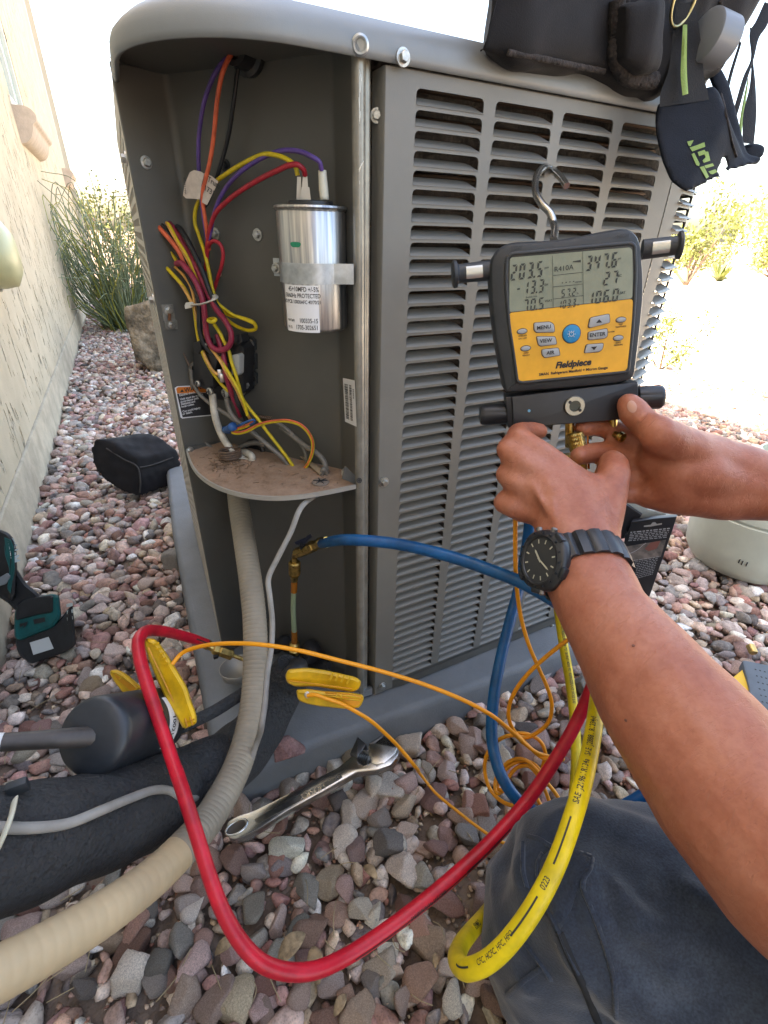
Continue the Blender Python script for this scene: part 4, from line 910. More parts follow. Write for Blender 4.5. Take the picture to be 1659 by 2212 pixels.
wire('yellow and orange', L5((182, 418), (215, 440), (260, 520), (320, 620), (370, 710), (400, 780), (440, 870), (470, 960)), W_STR, d=(.02, .03, .03, .026))
wire('yellow', L5((200, 425), (232, 450), (280, 540), (335, 630), (382, 720), (415, 800), (450, 880)), W_YEL, r=.0013, d=(.022, .034, .03))
wire('maroon', L5((220, 430), (262, 480), (330, 590), (380, 680), (430, 770), (470, 860), (515, 960), (560, 1040), (615, 1110), (655, 1190), (655, 1260), (620, 1305), (570, 1315), (520, 1285), (490, 1210), (478, 1110), (470, 1020), (450, 930), (400, 820), (350, 750), (310, 712), (280, 718)), W_MAR, r=.0030, d=(.02, .03, .034, .038, .04, .04, .036))
wire('black', L5((285, 462), (310, 480), (360, 560), (420, 680), (465, 780), (500, 880), (535, 970), (590, 1060), (632, 1140), (640, 1210), (600, 1290)), W_BLK, r=.0026, d=(.02, .034, .034, .03, .03))
wire('black', L5((280, 745), (340, 770), (390, 860), (430, 950), (438, 1060), (440, 1170), (470, 1270), (520, 1330), (600, 1348)), W_BLK, r=.0026, d=(.02, .036, .04, .034))
wire('yellow', L5((128, 600), (122, 545), (150, 525), (190, 560), (240, 640), (290, 710)), W_YEL, d=(.026, .03, .02))
wire('yellow', L5((125, 560), (140, 630), (200, 730), (262, 800), (330, 880), (372, 960), (400, 1020), (412, 1100), (425, 1200), (445, 1290), (490, 1400), (545, 1490), (600, 1560), (640, 1600)), W_YEL, d=(.026, .034, .034, .036, .03))
wire('yellow and orange', L5((205, 720), (250, 790), (310, 860), (355, 930), (395, 1000), (418, 1080)), W_STR, r=.0016, d=(.028, .036, .036))
wire('yellow and orange', L5((270, 740), (330, 800), (380, 880), (400, 960), (410, 1060), (440, 1150), (480, 1230)), W_STR, r=.0015, d=(.024, .034, .036))
wire('yellow', L5((548, 975), (600, 1020), (680, 1075), (760, 1105), (815, 1130)), W_YEL, r=.0016, d=(.03, .024))
wire('yellow', L6((540, 30), (580, 90), (610, 150), (640, 210), (660, 290), (690, 380), (712, 460), (735, 540), (790, 620), (840, 680), (890, 750), (960, 840), (1030, 930), (1085, 1010), (1105, 1045)), W_YEL, d=(.032, .034, .03, .018))
wire('maroon', L6((560, 100), (600, 230), (620, 360), (640, 440), (665, 520), (700, 600), (722, 665)), W_MAR, r=.0030, d=(.03, .036, .03, .02))
wire('black', L6((640, 300), (670, 450), (710, 580), (740, 640), (760, 690)), W_BLK, r=.0030, d=(.024, .028, .02))
wire('orange and yellow', L6((480, 150), (530, 210), (580, 280), (630, 370), (690, 470), (730, 560), (765, 640), (790, 685)), W_STR, r=.0018, d=(.034, .04, .034, .02))
wire('yellow', L6((570, 250), (620, 330), (680, 430), (725, 520), (755, 600), (770, 660)), W_YEL, r=.0017, d=(.036, .042, .036))
wire('orange and yellow', L6((455, 200), (500, 300), (540, 360), (590, 385)), W_STR, r=.0017, d=(.034, .04, .034))
lp = L6((820, 700), (770, 730), (690, 760), (668, 775), (700, 783), (760, 770), (850, 725), (950, 702), (1060, 700), (1150, 735), (1210, 810), (1222, 890), (1200, 970), (1160, 1030), (1110, 1045))
wire('yellow and orange', lp, W_YEL, r=.0020, d=(.03, .04, .036, .03, .02, .016)); wire('orange', [(u + .3, v - 2.2) for u, v in lp], W_ORG, r=.0010, d=(.0315, .0415, .0375, .0315, .0215, .0175))
wire('blue', L6((590, 745), (640, 752), (700, 735), (760, 705), (815, 690), (820, 705), (790, 725)), W_BLU, r=.0012, d=(.03, .04, .034))
wire('white', L6((528, 510), (535, 590), (550, 680), (580, 770), (630, 860), (700, 935), (760, 972), (798, 975), (800, 945), (770, 920), (720, 918)), W_WHT, r=.0042, d=(.03, .034, .034, .03, .03, .022))
wire('brown', L5((245, 1178), (275, 1240), (315, 1310), (345, 1370), (372, 1430)), W_BRN, r=.0011, d=(.03, .03))
wire('grey brown', L6((400, 300), (378, 325), (378, 380), (385, 460), (368, 560), (370, 650), (400, 740), (450, 820), (520, 880), (600, 925)), W_GRY, r=.0019, d=(.03, .028, .024, .02))
wire('grey brown', L6((378, 340), (390, 420), (430, 500), (490, 560), (560, 610), (640, 660), (690, 700), (760, 740)), W_GRY, r=.0022, d=(.032, .03, .03))
wire('grey', L6((625, 540), (640, 610), (680, 680), (740, 730), (800, 770), (870, 830), (940, 890), (1010, 950), (1060, 1010), (1100, 1045)), W_GRY, r=.0028, d=(.03, .03, .026, .016))
wire('grey', L6((930, 690), (1010, 730), (1080, 790), (1140, 860), (1175, 930), (1180, 985)), W_GRY, r=.0020, d=(.02, .012, .012))
wire('pinkish brown', L6((1000, 740), (1080, 800), (1170, 870), (1250, 920), (1300, 980), (1315, 1040)), W_GRY, r=.0030, d=(.012, .016, .02))
wire('pinkish brown', L6((1320, 1065), (1300, 1030), (1280, 1080), (1278, 1115)), W_GRY, r=.0030, d=(.022, .026, .026))
wire('grey', L6((690, 905), (750, 865), (830, 850), (890, 865)), W_GRY, r=.0030, d=(.016, .008, .004))
prism('cable_flap', [onZ(*c6(1120, 905), ZSH + .004), onZ(*c6(1190, 960), ZSH + .004), onZ(*c6(1300, 1040), ZSH + .004), onZ(*c6(1270, 1065), ZSH + .004), onZ(*c6(1120, 930), ZSH + .004)], (0, 0, -.001), mat('tan_flap', (.33, .25, .17), .8), ac)
tw_ = []
for k in range(9):
    u, v = c6(835 + k * 12, 672 + k * 2.0); tw_.append(g_tube([Bp((u - 1.5, v + 8), .02), Bp((u, v - 2), .028), Bp((u + 1.5, v - 5), .02)], .0011, 6, 4))
v, f = merge(tw_); mk('twisted_wire', v, f, W_BRN, ac)
cl_ = onZ(*c6(655, 955), ZSH + .002); cr_ = []
for k in range(4): cr_.append(g_tube([cl_ + np.array([.0125 * math.cos(a), .0085 * math.sin(a), .002 + .0028 * k]) for a in np.linspace(0, 2 * math.pi, 22)], .0016, 6, 1, smooth=False, caps=False))
v, f = merge(cr_); mk('wire_coil', v, f, W_BRN, ac)
# zip tie and its head, small yellow ring
zc = [Bp(c5(x, y), d) for x, y, d in ((395, 1005, .03), (400, 1000, .05), (440, 998, .055), (490, 985, .055), (535, 965, .05), (548, 940, .035), (500, 930, .015), (420, 960, .012), (398, 990, .02))]
tube('cable_tie', zc, .0030, mat('cable_tie_nylon', (.55, .54, .50), .4), ac, 8, 6, flat=.32, up=(0, .05, 1))
prism('cable_tie_head', [Bp(c5(*q), .046) for q in ((345, 985), (395, 980), (402, 1008), (385, 1022), (340, 1030), (335, 1005))], nrm(ray(400, 660)) * .006, MATS['cable_tie_nylon'], ac, bev=.001)
tube('wire_ring', [Bp(c5(*q), d) for q, d in (((500, 1112), .045), ((525, 1120), .047), ((548, 1108), .045), ((535, 1098), .036), ((505, 1102), .036), ((500, 1112), .045))], .0020, W_YEL, ac, 8, 5)
v, f = g_lathe(Bp(c6(610, 765), .036), Bp(c6(672, 735), .044), [(0, .0028), (.3, .0036), (.7, .0046), (1, .0052)], 12); mk('wire_nut', v, f, W_BLU, ac)
v, f = g_lathe(Bp(c6(590, 760), .030), Bp(c6(640, 758), .03), [(0, .0030), (.4, .0042), (1, .0050)], 12); mk('wire_nut', v, f, W_BLU, ac)
# wire tag sheet (printed lead label)
tg = prism('wire_tag', [Bp(c5(*q), .026) for q in ((372, 85), (400, 70), (448, 80), (470, 95), (450, 180), (440, 272), (400, 268), (345, 265), (325, 245), (335, 170))], nB * -.0004, mat('tag_cloth', (.55, .48, .43), .7, var=.15, vscale=120), ac)
tg2 = prism('wire_tag', [Bp(c5(*q), .024) for q in ((470, 90), (520, 110), (568, 148), (530, 230), (490, 312), (450, 290), (455, 200))], nB * -.0004, MATS['tag_cloth'], ac)
def text_B(s, uv, size, ang, d, m=M_INK, par=ac, nm='tag_print', bold=.01):
    o = Bp(uv, d); tx = nrm(np.array([nB[1], -nB[0], 0])); tx = tx if tx[0] > 0 else -tx; tz_ = np.array([0, 0, 1.0]); ca, sa = math.cos(ang), math.sin(ang)
    v, f = text_geo(s, size, 0, bold); return lay(v, f, o, tx * ca + tz_ * sa, -tx * sa + tz_ * ca, (0, 0, 0))
for nm_, par_, prt in (('tag_print', tg2, [('Trum', c5(492, 145), .0068, -.45), ('1731', c5(468, 205), .0068, -.45)]), ('tag_print', tg, [('WH 15C20', c5(348, 240), .003, 1.45)])):
    v, f = merge([text_B(s, uv, sz, a_, .0272 if par_ is tg else .0252) for s, uv, sz, a_ in prt]); sub(par_, mk(nm_, v, f, M_INK, None, False))
# contactor
cb = thing_parent = ac
ctb = prism('contactor', [Bp(c6(*q), .034) for q in ((392, 228), (505, 235), (560, 250), (560, 300), (530, 380), (535, 470), (500, 490), (425, 460), (392, 440))], nB * -.032, M_BLK, ac, bev=.0015, label='black contactor housing')
prism('contactor', [Bp(c6(*q), .022) for q in ((520, 180), (600, 120), (700, 130), (745, 200), (740, 500), (660, 560), (560, 552), (530, 480))], nB * -.020, M_BLK, ac, bev=.001, label='black contactor base')
prism('contactor_cap', [Bp(c6(*q), .040) for q in ((395, 160), (440, 140), (450, 200), (430, 235), (398, 230))], nB * -.02, M_BLK, ac, bev=.001)
prism('contactor_top_terminal', [Bp(c6(*q), .030) for q in ((670, 110), (720, 95), (735, 150), (700, 175), (672, 160))], nB * -.012, M_BLK, ac, bev=.001)
prism('contactor_coil_window', [Bp(c6(*q), .031) for q in ((655, 245), (700, 235), (715, 250), (712, 370), (700, 385), (660, 380))], nB * -.008, mat('coil_body', (.34, .35, .34), .5), ac, bev=.0008)
brk = prism('mounting_bracket', [Bp(c6(*q), .0035) for q in ((735, 112), (800, 118), (822, 140), (825, 205), (805, 222), (828, 235), (832, 340), (808, 352), (832, 372), (832, 440), (800, 462), (745, 470), (735, 300))], nB * -.003, mat('dark_bracket', (.05, .055, .06), .5, metal=.4, var=.3, vscale=40), ac)
screw(Bp(c6(788, 168), .0036), nB, .95); 
for q in ((805, 295), (812, 408)): v, f = g_lathe(Bp(c6(*q), .0036), Bp(c6(*q), .0036) + nB * .0003, [(0, .003), (1, .003)], 14); mk('bolt_hole', v, f, MATS['deep_black'], ac)
for q, s_ in (((432, 437), .8), ((515, 492), 1.0), ((622, 505), 1.25), ((484, 170), .6), ((600, 165), .6)):
    p_ = Bp(c6(*q), .0365 if q[0] < 560 else .0245); o = lathe('terminal_screw', p_, p_ + nB * .003, [(0, .0045 * s_), (.7, .0045 * s_), (1, .0032 * s_)], M_ZINC, ac, 14)
    v, f = merge([g_box(p_ + nB * .0031, (.006 * s_, .001, .0012)), g_box(p_ + nB * .0032, (.0012, .001, .006 * s_))]); sub(o, mk('cross_slot', v, f, M_BLK, None, False))
for q in ((585, 370), (600, 400)): box('spade_terminal', Bp(c6(*q), .034), (.007, .003, .010), M_TIN, ac, bev=.0004)
prism('contactor_foot', [Bp(c6(*q), .016) for q in ((700, 490), (760, 430), (775, 455), (740, 520))], nB * -.003, M_GALV, ac)
# ground lug
prism('ground_lug', [onF(*c5(*q), .0022) for q in ((176, 1000), (255, 995), (272, 1100), (285, 1110), (288, 1170), (205, 1172), (200, 1115), (192, 1110))], nF * -.002, mat('aged_zinc', (.30, .29, .26), .5, metal=.7, var=.3, vscale=120), ac)
for q, s_ in (((226, 1040), .9), ((245, 1140), .7)): screw(onF(*c5(*q), .0025), nF, s_)
tube('lug_screw', [onF(*c5(233, 1062), .005), onF(*c5(232, 1108), .006)], .0016, mat('rust', (.14, .05, .02), .9), ac)
# warning label (upper right edge, QR code left out) and barcode label
def panelF(q, d): return onF(*c6(*q), d)
wl_ = [panelF(q, .0006) for q in ((268, 470), (285, 458), (480, 448), (545, 448), (545, 660), (400, 672), (320, 682), (308, 672))]
ex_ = nrm(wl_[4] - wl_[6]); ez_ = np.array([0, 0, 1.0])
lab = mk('warning_label', [p - nF * .0003 for p in wl_], [tuple(range(8))], M_PAPER, ac, False)
sub(lab, mk('black_field', [panelF(q, .0007) for q in ((283, 510), (545, 500), (545, 652), (322, 673))], [(0, 1, 2, 3)], M_INK, None, False))
M_OR = mat('label_orange', (.62, .17, .02), .5)
sub(lab, mk('orange_header', [panelF(q, .0008) for q in ((278, 475), (290, 464), (545, 456), (545, 498), (285, 508))], [(0, 1, 2, 3, 4)], M_OR, None, False))
def text_F(s, q, size, d=.001, bold=.02): v, f = text_geo(s, size, 0, bold); return lay(v, f, panelF(q, d), nrm(np.array([*(B2 - F2_), 0])), ez_, (0, 0, 0))
v, f = merge([text_F('WARNING', (337, 500), .0072), ]); sub(lab, mk('header_print', v, f, M_INK, None, False))
tri = [panelF(q, .0011) for q in ((304, 500), (318, 478), (332, 497))]; sub(lab, mk('alert_triangle', tri, [(0, 1, 2)], M_INK, None, False))
wt = [text_F(s, (300, y), .0036) for s, y in (('Electric shock', 527),)] + [text_F(s, (306 + i * 3, 555 + i * 17), .0036) for i, s in enumerate(('Unit must be ground', 'accordance with', 'National and', 'local codes.'))] + [text_F(s, (322, 640 + i * 17), .0036) for i, s in enumerate(('Can avoid injury', 'or death.'))]
v, f = merge(wt); sub(lab, mk('white_print', v, f, M_PAPER, None, False))
nR = nrm(np.array([-(PO - R2)[1], (PO - R2)[0], 0])); nR = nR if nR[0] < 0 else -nR; R3 = np.array([*R2, .4])
def onR(q, d): return onP(*c6(*q), R3 + nR * d, nR)
bl = mk('barcode_label', [onR(q, .0006) for q in ((1430, 400), (1512, 418), (1525, 738), (1445, 702))], [(0, 1, 2, 3)], M_PAPER, ac, False)
o0, o1, o2, o3 = [onR(q, .0009) for q in ((1430, 400), (1512, 418), (1525, 738), (1445, 702))]
def bq(a, b): return (1 - b) * ((1 - a) * o0 + a * o1) + b * ((1 - a) * o3 + a * o2)
bb = []; t_ = .12
while t_ < .90:
    w__ = rng.choice([.006, .010, .016]); k_ = len(bb) * 4; bb.append(([bq(.10, t_), bq(.40, t_), bq(.40, t_ + w__), bq(.10, t_ + w__)], [(0, 1, 2, 3)])); 
    bb.append(([bq(.5, t_), bq(.70, t_), bq(.70, t_ + w__), bq(.5, t_ + w__)], [(0, 1, 2, 3)])); t_ += w__ + rng.choice([.006, .012])
v, f = merge(bb); sub(bl, mk('barcode_print', v, f, M_INK, None, False))
bt, bf = text_geo('02524', 1, 0, .02); sub(bl, mk('number_print', [bq(.80 + y * .12, .40 - x * .085) for x, y in bt], bf, M_INK, None, False))

# ---- refrigerant fittings
M_BRASS = mat('brass', (.52, .36, .12), .30, metal=1, var=.35, vscale=160, rvar=.1); M_AMB = mat('amber_sleeve', (.55, .19, .02), .25, trans=.35, spec=.6); M_CLR = mat('clear_green_tube', (.45, .55, .34), .2, trans=.3, spec=.6)
M_VBLK = mat('black_rubber', (.018, .018, .02), .55, bump=.2, bscale=200)
DF = .035
def H(q, d=DF): return onB(*c4(*q), d)
def knurl(name, a, b, r, par, n=26):
    prof = [(0, r * .8), (.08, r)] + [(.08 + .84 * i / 8, r * (1 + .035 * (i % 2))) for i in range(9)] + [(.92, r), (1, r * .8)]
    V_, F_ = g_lathe(a, b, prof, n * 2); V_ = np.array(V_); ax = nrm(V3(b) - V3(a))
    for k in range(len(V_)):
        ring, j = divmod(k, n * 2); c_ = V3(a) + ax * ((V_[k] - V3(a)) @ ax); V_[k] = c_ + (V_[k] - c_) * (1 + .05 * ((j + ring) % 2))
    return mk(name, V_, F_, M_BRASS, par, False)
vb = lathe('valve_stem_base', H((770, 1050), .03), H((765, 930), DF), [(0, .014), (.5, .0135), (.75, .009), (1, .009)], M_VBLK, ac, label='black suction service valve')
for a_, b_, r_ in (((640, 880), (720, 830), .011), ((855, 870), (905, 950), .016), ((880, 985), (990, 995), .009)):
    pa, pb = H(a_, .014), H(b_, .026); lathe('valve_cap', pa, pb, [(0, r_ * .9), (.15, r_), (.75, r_), (.9, r_ * .9), (1, r_ * .6)], M_VBLK, ac, 8 if r_ < .01 else 20)
# thing: hose adapter with blue hose is its own thing, built in 05
# liquid valve cap with tin cup
tc_ = H((395, 1000), .028)
lathe('liquid_valve', H((455, 985), .03), H((455, 930), .03), [(0, .011), (.6, .011), (1, .007)], M_BRASS, ac)
cup = onZ(*c4(400, 1000), .105); 
v, f = g_lathe(cup - [0, 0, .016], cup, [(0, .019), (.15, .0215), (1, .0235), (1.03, .0225), (.2, .019)], 30); v = np.array(v); v[:, 0] = cup[0] + (v[:, 0] - cup[0]) * 1.15
mk('valve_tray', v, f, mat('dull_tin', (.33, .32, .29), .5, metal=.6), ac)
# ------------------------------------------------------------------ hoses, pipes and tools
def along(pts, n=10): return spline([V3(p) for p in pts], n)
def hoseW(name, pts, D, m, par=None, seg=18, n=10, label=None):
    return tube(name, [PW(u, v, w, D) for u, v, w in pts], D / 2, m, par, seg, n, label=label)
def hmat(nm, c): return mat(nm, c, .36, spec=.38, var=.30, vscale=34, bump=.12, bscale=500, bdist=.0006)
M_HB, M_HR, M_HY = hmat('hose_blue', (.0, .080, .235)), hmat('hose_red', (.50, .010, .026)), hmat('hose_yellow', (.66, .50, .012))
DH = .0113
# blue hose
bt_ = thing('hose', 'blue charging hose screwed to the brass adapter inside the unit and looping under the wrist', 'hose', onB(*c4(770, 850), DF))
p_end = H((940, 205), .055)
bp_l = [(697, 1174, 24.5), (760, 1166, 25), (850, 1174, 25.5), (950, 1196, 26.5), (1050, 1228, 27.5), (1150, 1270, 28.5), (1260, 1345, 29), (1370, 1470, 29), (1440, 1600, 29), (1450, 1670, 29), (1385, 1722, 28.5), (1310, 1758, 28), (1200, 1770, 27.5), (1130, 1738, 26.5), (1085, 1680, 26), (1063, 1600, 25), (1066, 1510, 24.5), (1082, 1420, 24), (1102, 1340, 23.5), (1122, 1265, 23), (1137, 1180, 22.5), (1150, 1080, 24), (1166, 990, 27)]
P_BL = [p_end] + [PW(u, v, w, DH) for u, v, w in bp_l[1:]]
tube('rubber_hose', P_BL, DH / 2, M_HB, bt_, 18, 10)
lathe('crimp_collar', H((925, 203), .054), H((975, 196), .056), [(0, .0062), (.2, .0070), (.8, .0070), (1, .0066)], M_BRASS, bt_, 20)
lathe('hex_collar', H((868, 228), .050), H((930, 205), .054), [(0, .0058), (.1, .0072), (.45, .0072), (.5, .0060), (.9, .0060), (1, .0055)], M_BRASS, bt_, 6, 20)
lathe('ball_valve_body', H((780, 268), .044), H((875, 232), .050), [(0, .0055), (.06, .0068), (.9, .0068), (1, .006)], M_BRASS, bt_, 8, 20)
lathe('valve_stem', H((822, 240), .048), H((820, 205), .052), [(0, .0042), (1, .0038)], M_BLK, bt_, 12)
prism('valve_lever', [H(q, .052) for q in ((765, 195), (800, 180), (840, 165), (850, 150), (875, 140), (885, 160), (860, 178), (850, 188), (838, 205), (800, 215), (775, 212))], nrm(ray(660, 1170)) * .006, mat('blue_black_lever', (.01, .014, .035), .4), bt_, bev=.0012)
tube('elbow', [H((795, 268), .043), H((775, 272), .040), H((768, 290), DF), H((768, 325), DF)], [.0042, .0040, .0036, .0042], M_BRASS, bt_)
knurl('knurled_nut', H((768, 322), DF), H((768, 405), DF), .0074, bt_); lathe('nut_taper', H((768, 404), DF), H((767, 445), DF), [(0, .0072), (.4, .0055), (1, .0048)], M_BRASS, bt_)
tube('amber_sleeve', [H((767, 440), DF), H((764, 516), DF)], .0046, M_AMB, bt_); tube('sight_tube', [H((764, 514), DF), H((760, 600), DF), H((762, 690), DF), H((766, 775), DF)], .0038, M_CLR, bt_)
tube('amber_sleeve', [H((766, 772), DF), H((768, 865), DF)], .0046, M_AMB, bt_)
lathe('coupling_ring', H((768, 845), DF), H((768, 915), DF), [(0, .0046), (.1, .0075), (.35, .0078), (.4, .0060), (.6, .0060), (.65, .0080), (.95, .0078), (1, .006)], M_BRASS, bt_, 26)
# red hose
rt_ = thing('hose', 'red charging hose sweeping in a deep loop across the foreground gravel', 'hose', PW(600, 2095, 36, DH))
rp = [(447, 1392, 20), (420, 1381, 21), (385, 1371, 22), (345, 1363, 24), (315, 1364, 25.5), (299, 1385, 26.5), (303, 1425, 27), (320, 1485, 27.5), (345, 1560, 28), (372, 1640, 28.5), (402, 1730, 29.5), (430, 1820, 30.5), (455, 1900, 31.5), (482, 1970, 32.5), (520, 2035, 33.5), (565, 2080, 34), (620, 2099, 34), (680, 2096, 33.5), (745, 2068, 32.5), (820, 2020, 31.5), (900, 1960, 30.5), (980, 1893, 29.5), (1060, 1818, 28.5), (1140, 1728, 27.5), (1200, 1640, 27), (1250, 1550, 26.5), (1290, 1450, 27), (1312, 1340, 27), (1322, 1230, 27), (1328, 1130, 26.5), (1330, 1050, 26), (1326, 985, 26)]
P_RD = [PW(u, v, w, DH) for u, v, w in rp]
P_RD = [CAM + (p - CAM) * np.interp(i, [0, 4, 8, 10, 13, 16, 24, 28, 31], [1, 1, .95, .90, .90, .95, 1, 1, 1]) for i, p in enumerate(P_RD)]
P_RD[0] = P(*c4(200, 855), .600)
tube('rubber_hose', P_RD, [DH / 2 * q for q in np.interp(np.arange(32), [0, 4, 8, 10, 13, 16, 24, 28, 31], [1, 1, .95, .90, .90, .95, 1, 1, 1])], M_HR, rt_, 18, 10)
lathe('crimp_collar', P(*c4(185, 850), .598), P(*c4(240, 880), .602), [(0, .0062), (.5, .0062), (.6, .0048), (1, .005)], M_BRASS, rt_, 18)
lathe('hex_fitting', P(*c4(238, 885), .602), P(*c4(368, 928), .610), [(0, .0050), (.08, .0066), (.3, .0066), (.34, .0056), (.4, .0066), (.95, .0066), (1, .0052)], M_BRASS, rt_, 6, 20)
box('valve_nub', P(*c4(258, 938), .600), (.006, .004, .005), M_BLK, rt_, bev=.001)
tube('brass_tube', [P(*c4(362, 926), .610), P(*c4(400, 942), .613), P(*c4(470, 965), .618)], .0026, M_BRASS, rt_)
# yellow hose
yt_ = thing('hose', 'thick yellow charging hose with black print looping round the knee', 'hose', PW(990, 2050, 38, DH))
yp = [(1196, 985, 30), (1192, 1060, 24), (1192, 1160, 20), (1200, 1270, 19), (1215, 1380, 19.5), (1232, 1480, 20), (1243, 1580, 21), (1243, 1680, 22), (1228, 1780, 23), (1190, 1830, 23.5), (1130, 1880, 25), (1080, 1935, 27.5), (1045, 1980, 30.5), (1015, 2015, 33.5), (994, 2045, 36.5), (987, 2075, 39.5), (1008, 2094, 42), (1045, 2082, 43), (1085, 2050, 43.5), (1125, 2002, 43.5), (1165, 1940, 43), (1200, 1870, 42), (1228, 1795, 41), (1253, 1715, 39.5), (1273, 1630, 37), (1286, 1550, 34.5), (1294, 1470, 31), (1298, 1380, 28), (1290, 1290, 26), (1270, 1190, 25), (1236, 1100, 25), (1222, 1030, 28)]
P_YL = [PW(u, v, w, DH) for u, v, w in yp]
tube('rubber_hose', P_YL, DH / 2, M_HY, yt_, 20, 10)
# print running on the hoses
def on_hose(pts, items, D, par, m, side_deg=0, flip=False, nm='printing'):
    c = along(pts, 24); seg = np.linalg.norm(np.diff(c, axis=0), axis=1); S_ = np.concatenate([[0], np.cumsum(seg)])
    T = np.gradient(c, axis=0); T /= np.linalg.norm(T, axis=1)[:, None]
    def at(s):
        p = np.array([np.interp(s, S_, c[:, k]) for k in range(3)]); t = nrm(np.array([np.interp(s, S_, T[:, k]) for k in range(3)])); return p, t
    gs = []
    for kind, uv, val, size, ang in items:
        # nearest arc length to the pixel uv
        u, v, d = project(c); k = int(np.argmin((u - uv[0]) ** 2 + (v - uv[1]) ** 2)) if not isinstance(uv, float) else 0
        if kind == 'win': pass
        s0 = S_[k]
        if kind == 'text': v2, f2 = text_geo(val, size, 0, .012); v2 = v2 * np.array([.70, 1])
        else:
            n = 14; v2 = np.array([(val * i / n, y) for i in range(n + 1) for y in (-size, size)]); f2 = [(2 * i, 2 * i + 2, 2 * i + 3, 2 * i + 1) for i in range(n)]
        out = []
        p_ref, t_ref = at(s0)
        for x, y in v2:
            s = s0 + (-x if flip else x); p, t = at(s); n_ = CAM - p; n_ = nrm(n_ - t * (n_ @ t)); b_ = np.cross(t, n_)
            a = math.radians(ang) + (y - size * .35 * (kind == 'text')) / (D / 2) * (1 if flip else -1)
            out.append(p + (math.cos(a) * n_ + math.sin(a) * b_) * (D / 2 + .00018))
        mk(nm, np.array(out), f2, m, par, False)
yfront = P_YL[14:29]; A8 = -12
on_hose(yfront, [('text', (1262, 1748), 'SAE  J2196 / R134a   SAE  J2888 / R1234yf', .0052, A8), ('bar', (1202, 1872), .027, .0005, A8), ('text', (1172, 1922), '0223', .0048, A8), ('bar', (1110, 2018), .024, .0005, A8), ('text', (1046, 2084), 'CFC, HCFC, HFC, HFO', .0040, A8 - 8), ('bar', (1000, 2105), .010, .0005, A8)], DH, yt_, M_INK, flip=False)
on_hose(P_YL[3:10], [('text', (1206, 1330), 'WORKING PRESSURE 800 PSI  BURST 4000 PSI  REFRIGERANT HOSE SAE', .0048, -20)], DH, yt_, M_INK)
on_hose(P_YL[9:14], [('text', (1025, 2003), 'CHARGING  A HOSE', .0056, 0)], DH, yt_, M_INK)
on_hose(P_RD[5:], [("bar", (340, 1545), .05, .0005, -62), ("bar", (1000, 1875), .05, .0005, 45), ("bar", (760, 2060), .12, .0004, 50), ("text", (880, 1975), "SAE J2196/R134a SAE J2888", .0042, 45)], DH, rt_, M_INK)
on_hose(P_RD[0:5], [('bar', (440, 1388), .028, .0007, 10)], DH, rt_, M_INK)

# conduit: tan liquid-tight flexible conduit with shallow ribs
M_COND = mat('conduit_grey', (.27, .235, .18), .6, var=.2, vscale=14, bump=.3, bscale=200, bdist=.0008)
M_COND2 = mat('conduit_tan', (.50, .38, .23), .55, var=.12, vscale=10, bump=.3, bscale=200, bdist=.0006)
ct = thing('conduit', 'flexible tan conduit curving down from the shelf and out to the lower left corner', 'conduit', PW(430, 1790, 76, .025))
cpl = [(511, 1030, 44), (514, 1075, 44.5), (522, 1130, 46), (533, 1200, 48), (543, 1270, 50), (550, 1340, 51.5), (552, 1410, 53), (550, 1480, 54.5), (543, 1545, 56.5), (530, 1605, 59), (511, 1660, 62), (482, 1718, 66), (446, 1775, 70), (400, 1828, 75), (348, 1880, 80), (290, 1927, 86), (222, 1975, 93), (145, 2022, 100), (60, 2070, 107), (-40, 2122, 115), (-150, 2176, 122), (-300, 2240, 132)]
cc_ = along([PW(u, v, w, .0275) for u, v, w in cpl], 26)
# shelf hole start
k0 = int(len(cc_) * (13.3 / 21))
def ribbed(name, c, r0, amp, pitch, m):
    seg_ = np.linalg.norm(np.diff(c, axis=0), axis=1); S_ = np.concatenate([[0], np.cumsum(seg_)]); n = int(S_[-1] / pitch * 8); s = np.linspace(0, S_[-1], n); q = np.column_stack([np.interp(s, S_, c[:, k]) for k in range(3)])
    ph = (s / pitch) % 1.0; r = r0 + amp * (np.exp(-((ph - .5) / .16) ** 2)) 
    return tube(name, q, r, m, ct, 28, smooth=False, sharp=80)
ribbed('ribbed_hose', cc_[:k0 + 1], .0136, -.0005, .0048, M_COND); ribbed('ribbed_hose', cc_[k0:], .0136, -.00022, .0075, M_COND2)['label'] = 'lighter tan lower stretch'
# refrigerant insulation and drier
M_FOAM = mat('black_foam', (.044, .046, .049), .75, spec=.4, extra=lambda m, t, b, tc, L: (
    (lambda mp, n, v_, b1, b2: (L(tc.outputs['Object'], mp.inputs[0]), L(mp.outputs[0], n.inputs['Vector']), L(tc.outputs['Object'], v_.inputs['Vector']), L(n.outputs['Fac'], b1.inputs['Height']), L(v_.outputs['Distance'], b2.inputs['Height']), L(b1.outputs[0], b2.inputs['Normal']), L(b2.outputs[0], b.inputs['Normal'])))
    (nd(t, 'ShaderNodeMapping', i_Scale=(1, 1, 1)), nd(t, 'ShaderNodeTexNoise', i_Scale=120., i_Detail=6., i_Roughness=.7), nd(t, 'ShaderNodeTexVoronoi', i_Scale=260.), nd(t, 'ShaderNodeBump', i_Strength=1., i_Distance=.009), nd(t, 'ShaderNodeBump', i_Strength=.7, i_Distance=.003))))
it = thing('insulated_pipe', 'thick black foam insulated refrigerant pipe running from the valve to the left edge', 'insulated pipe', PW(300, 1700, 175, .058))
ipts = [(770, 1440, .565, 18), (735, 1452, .560, 26)] 
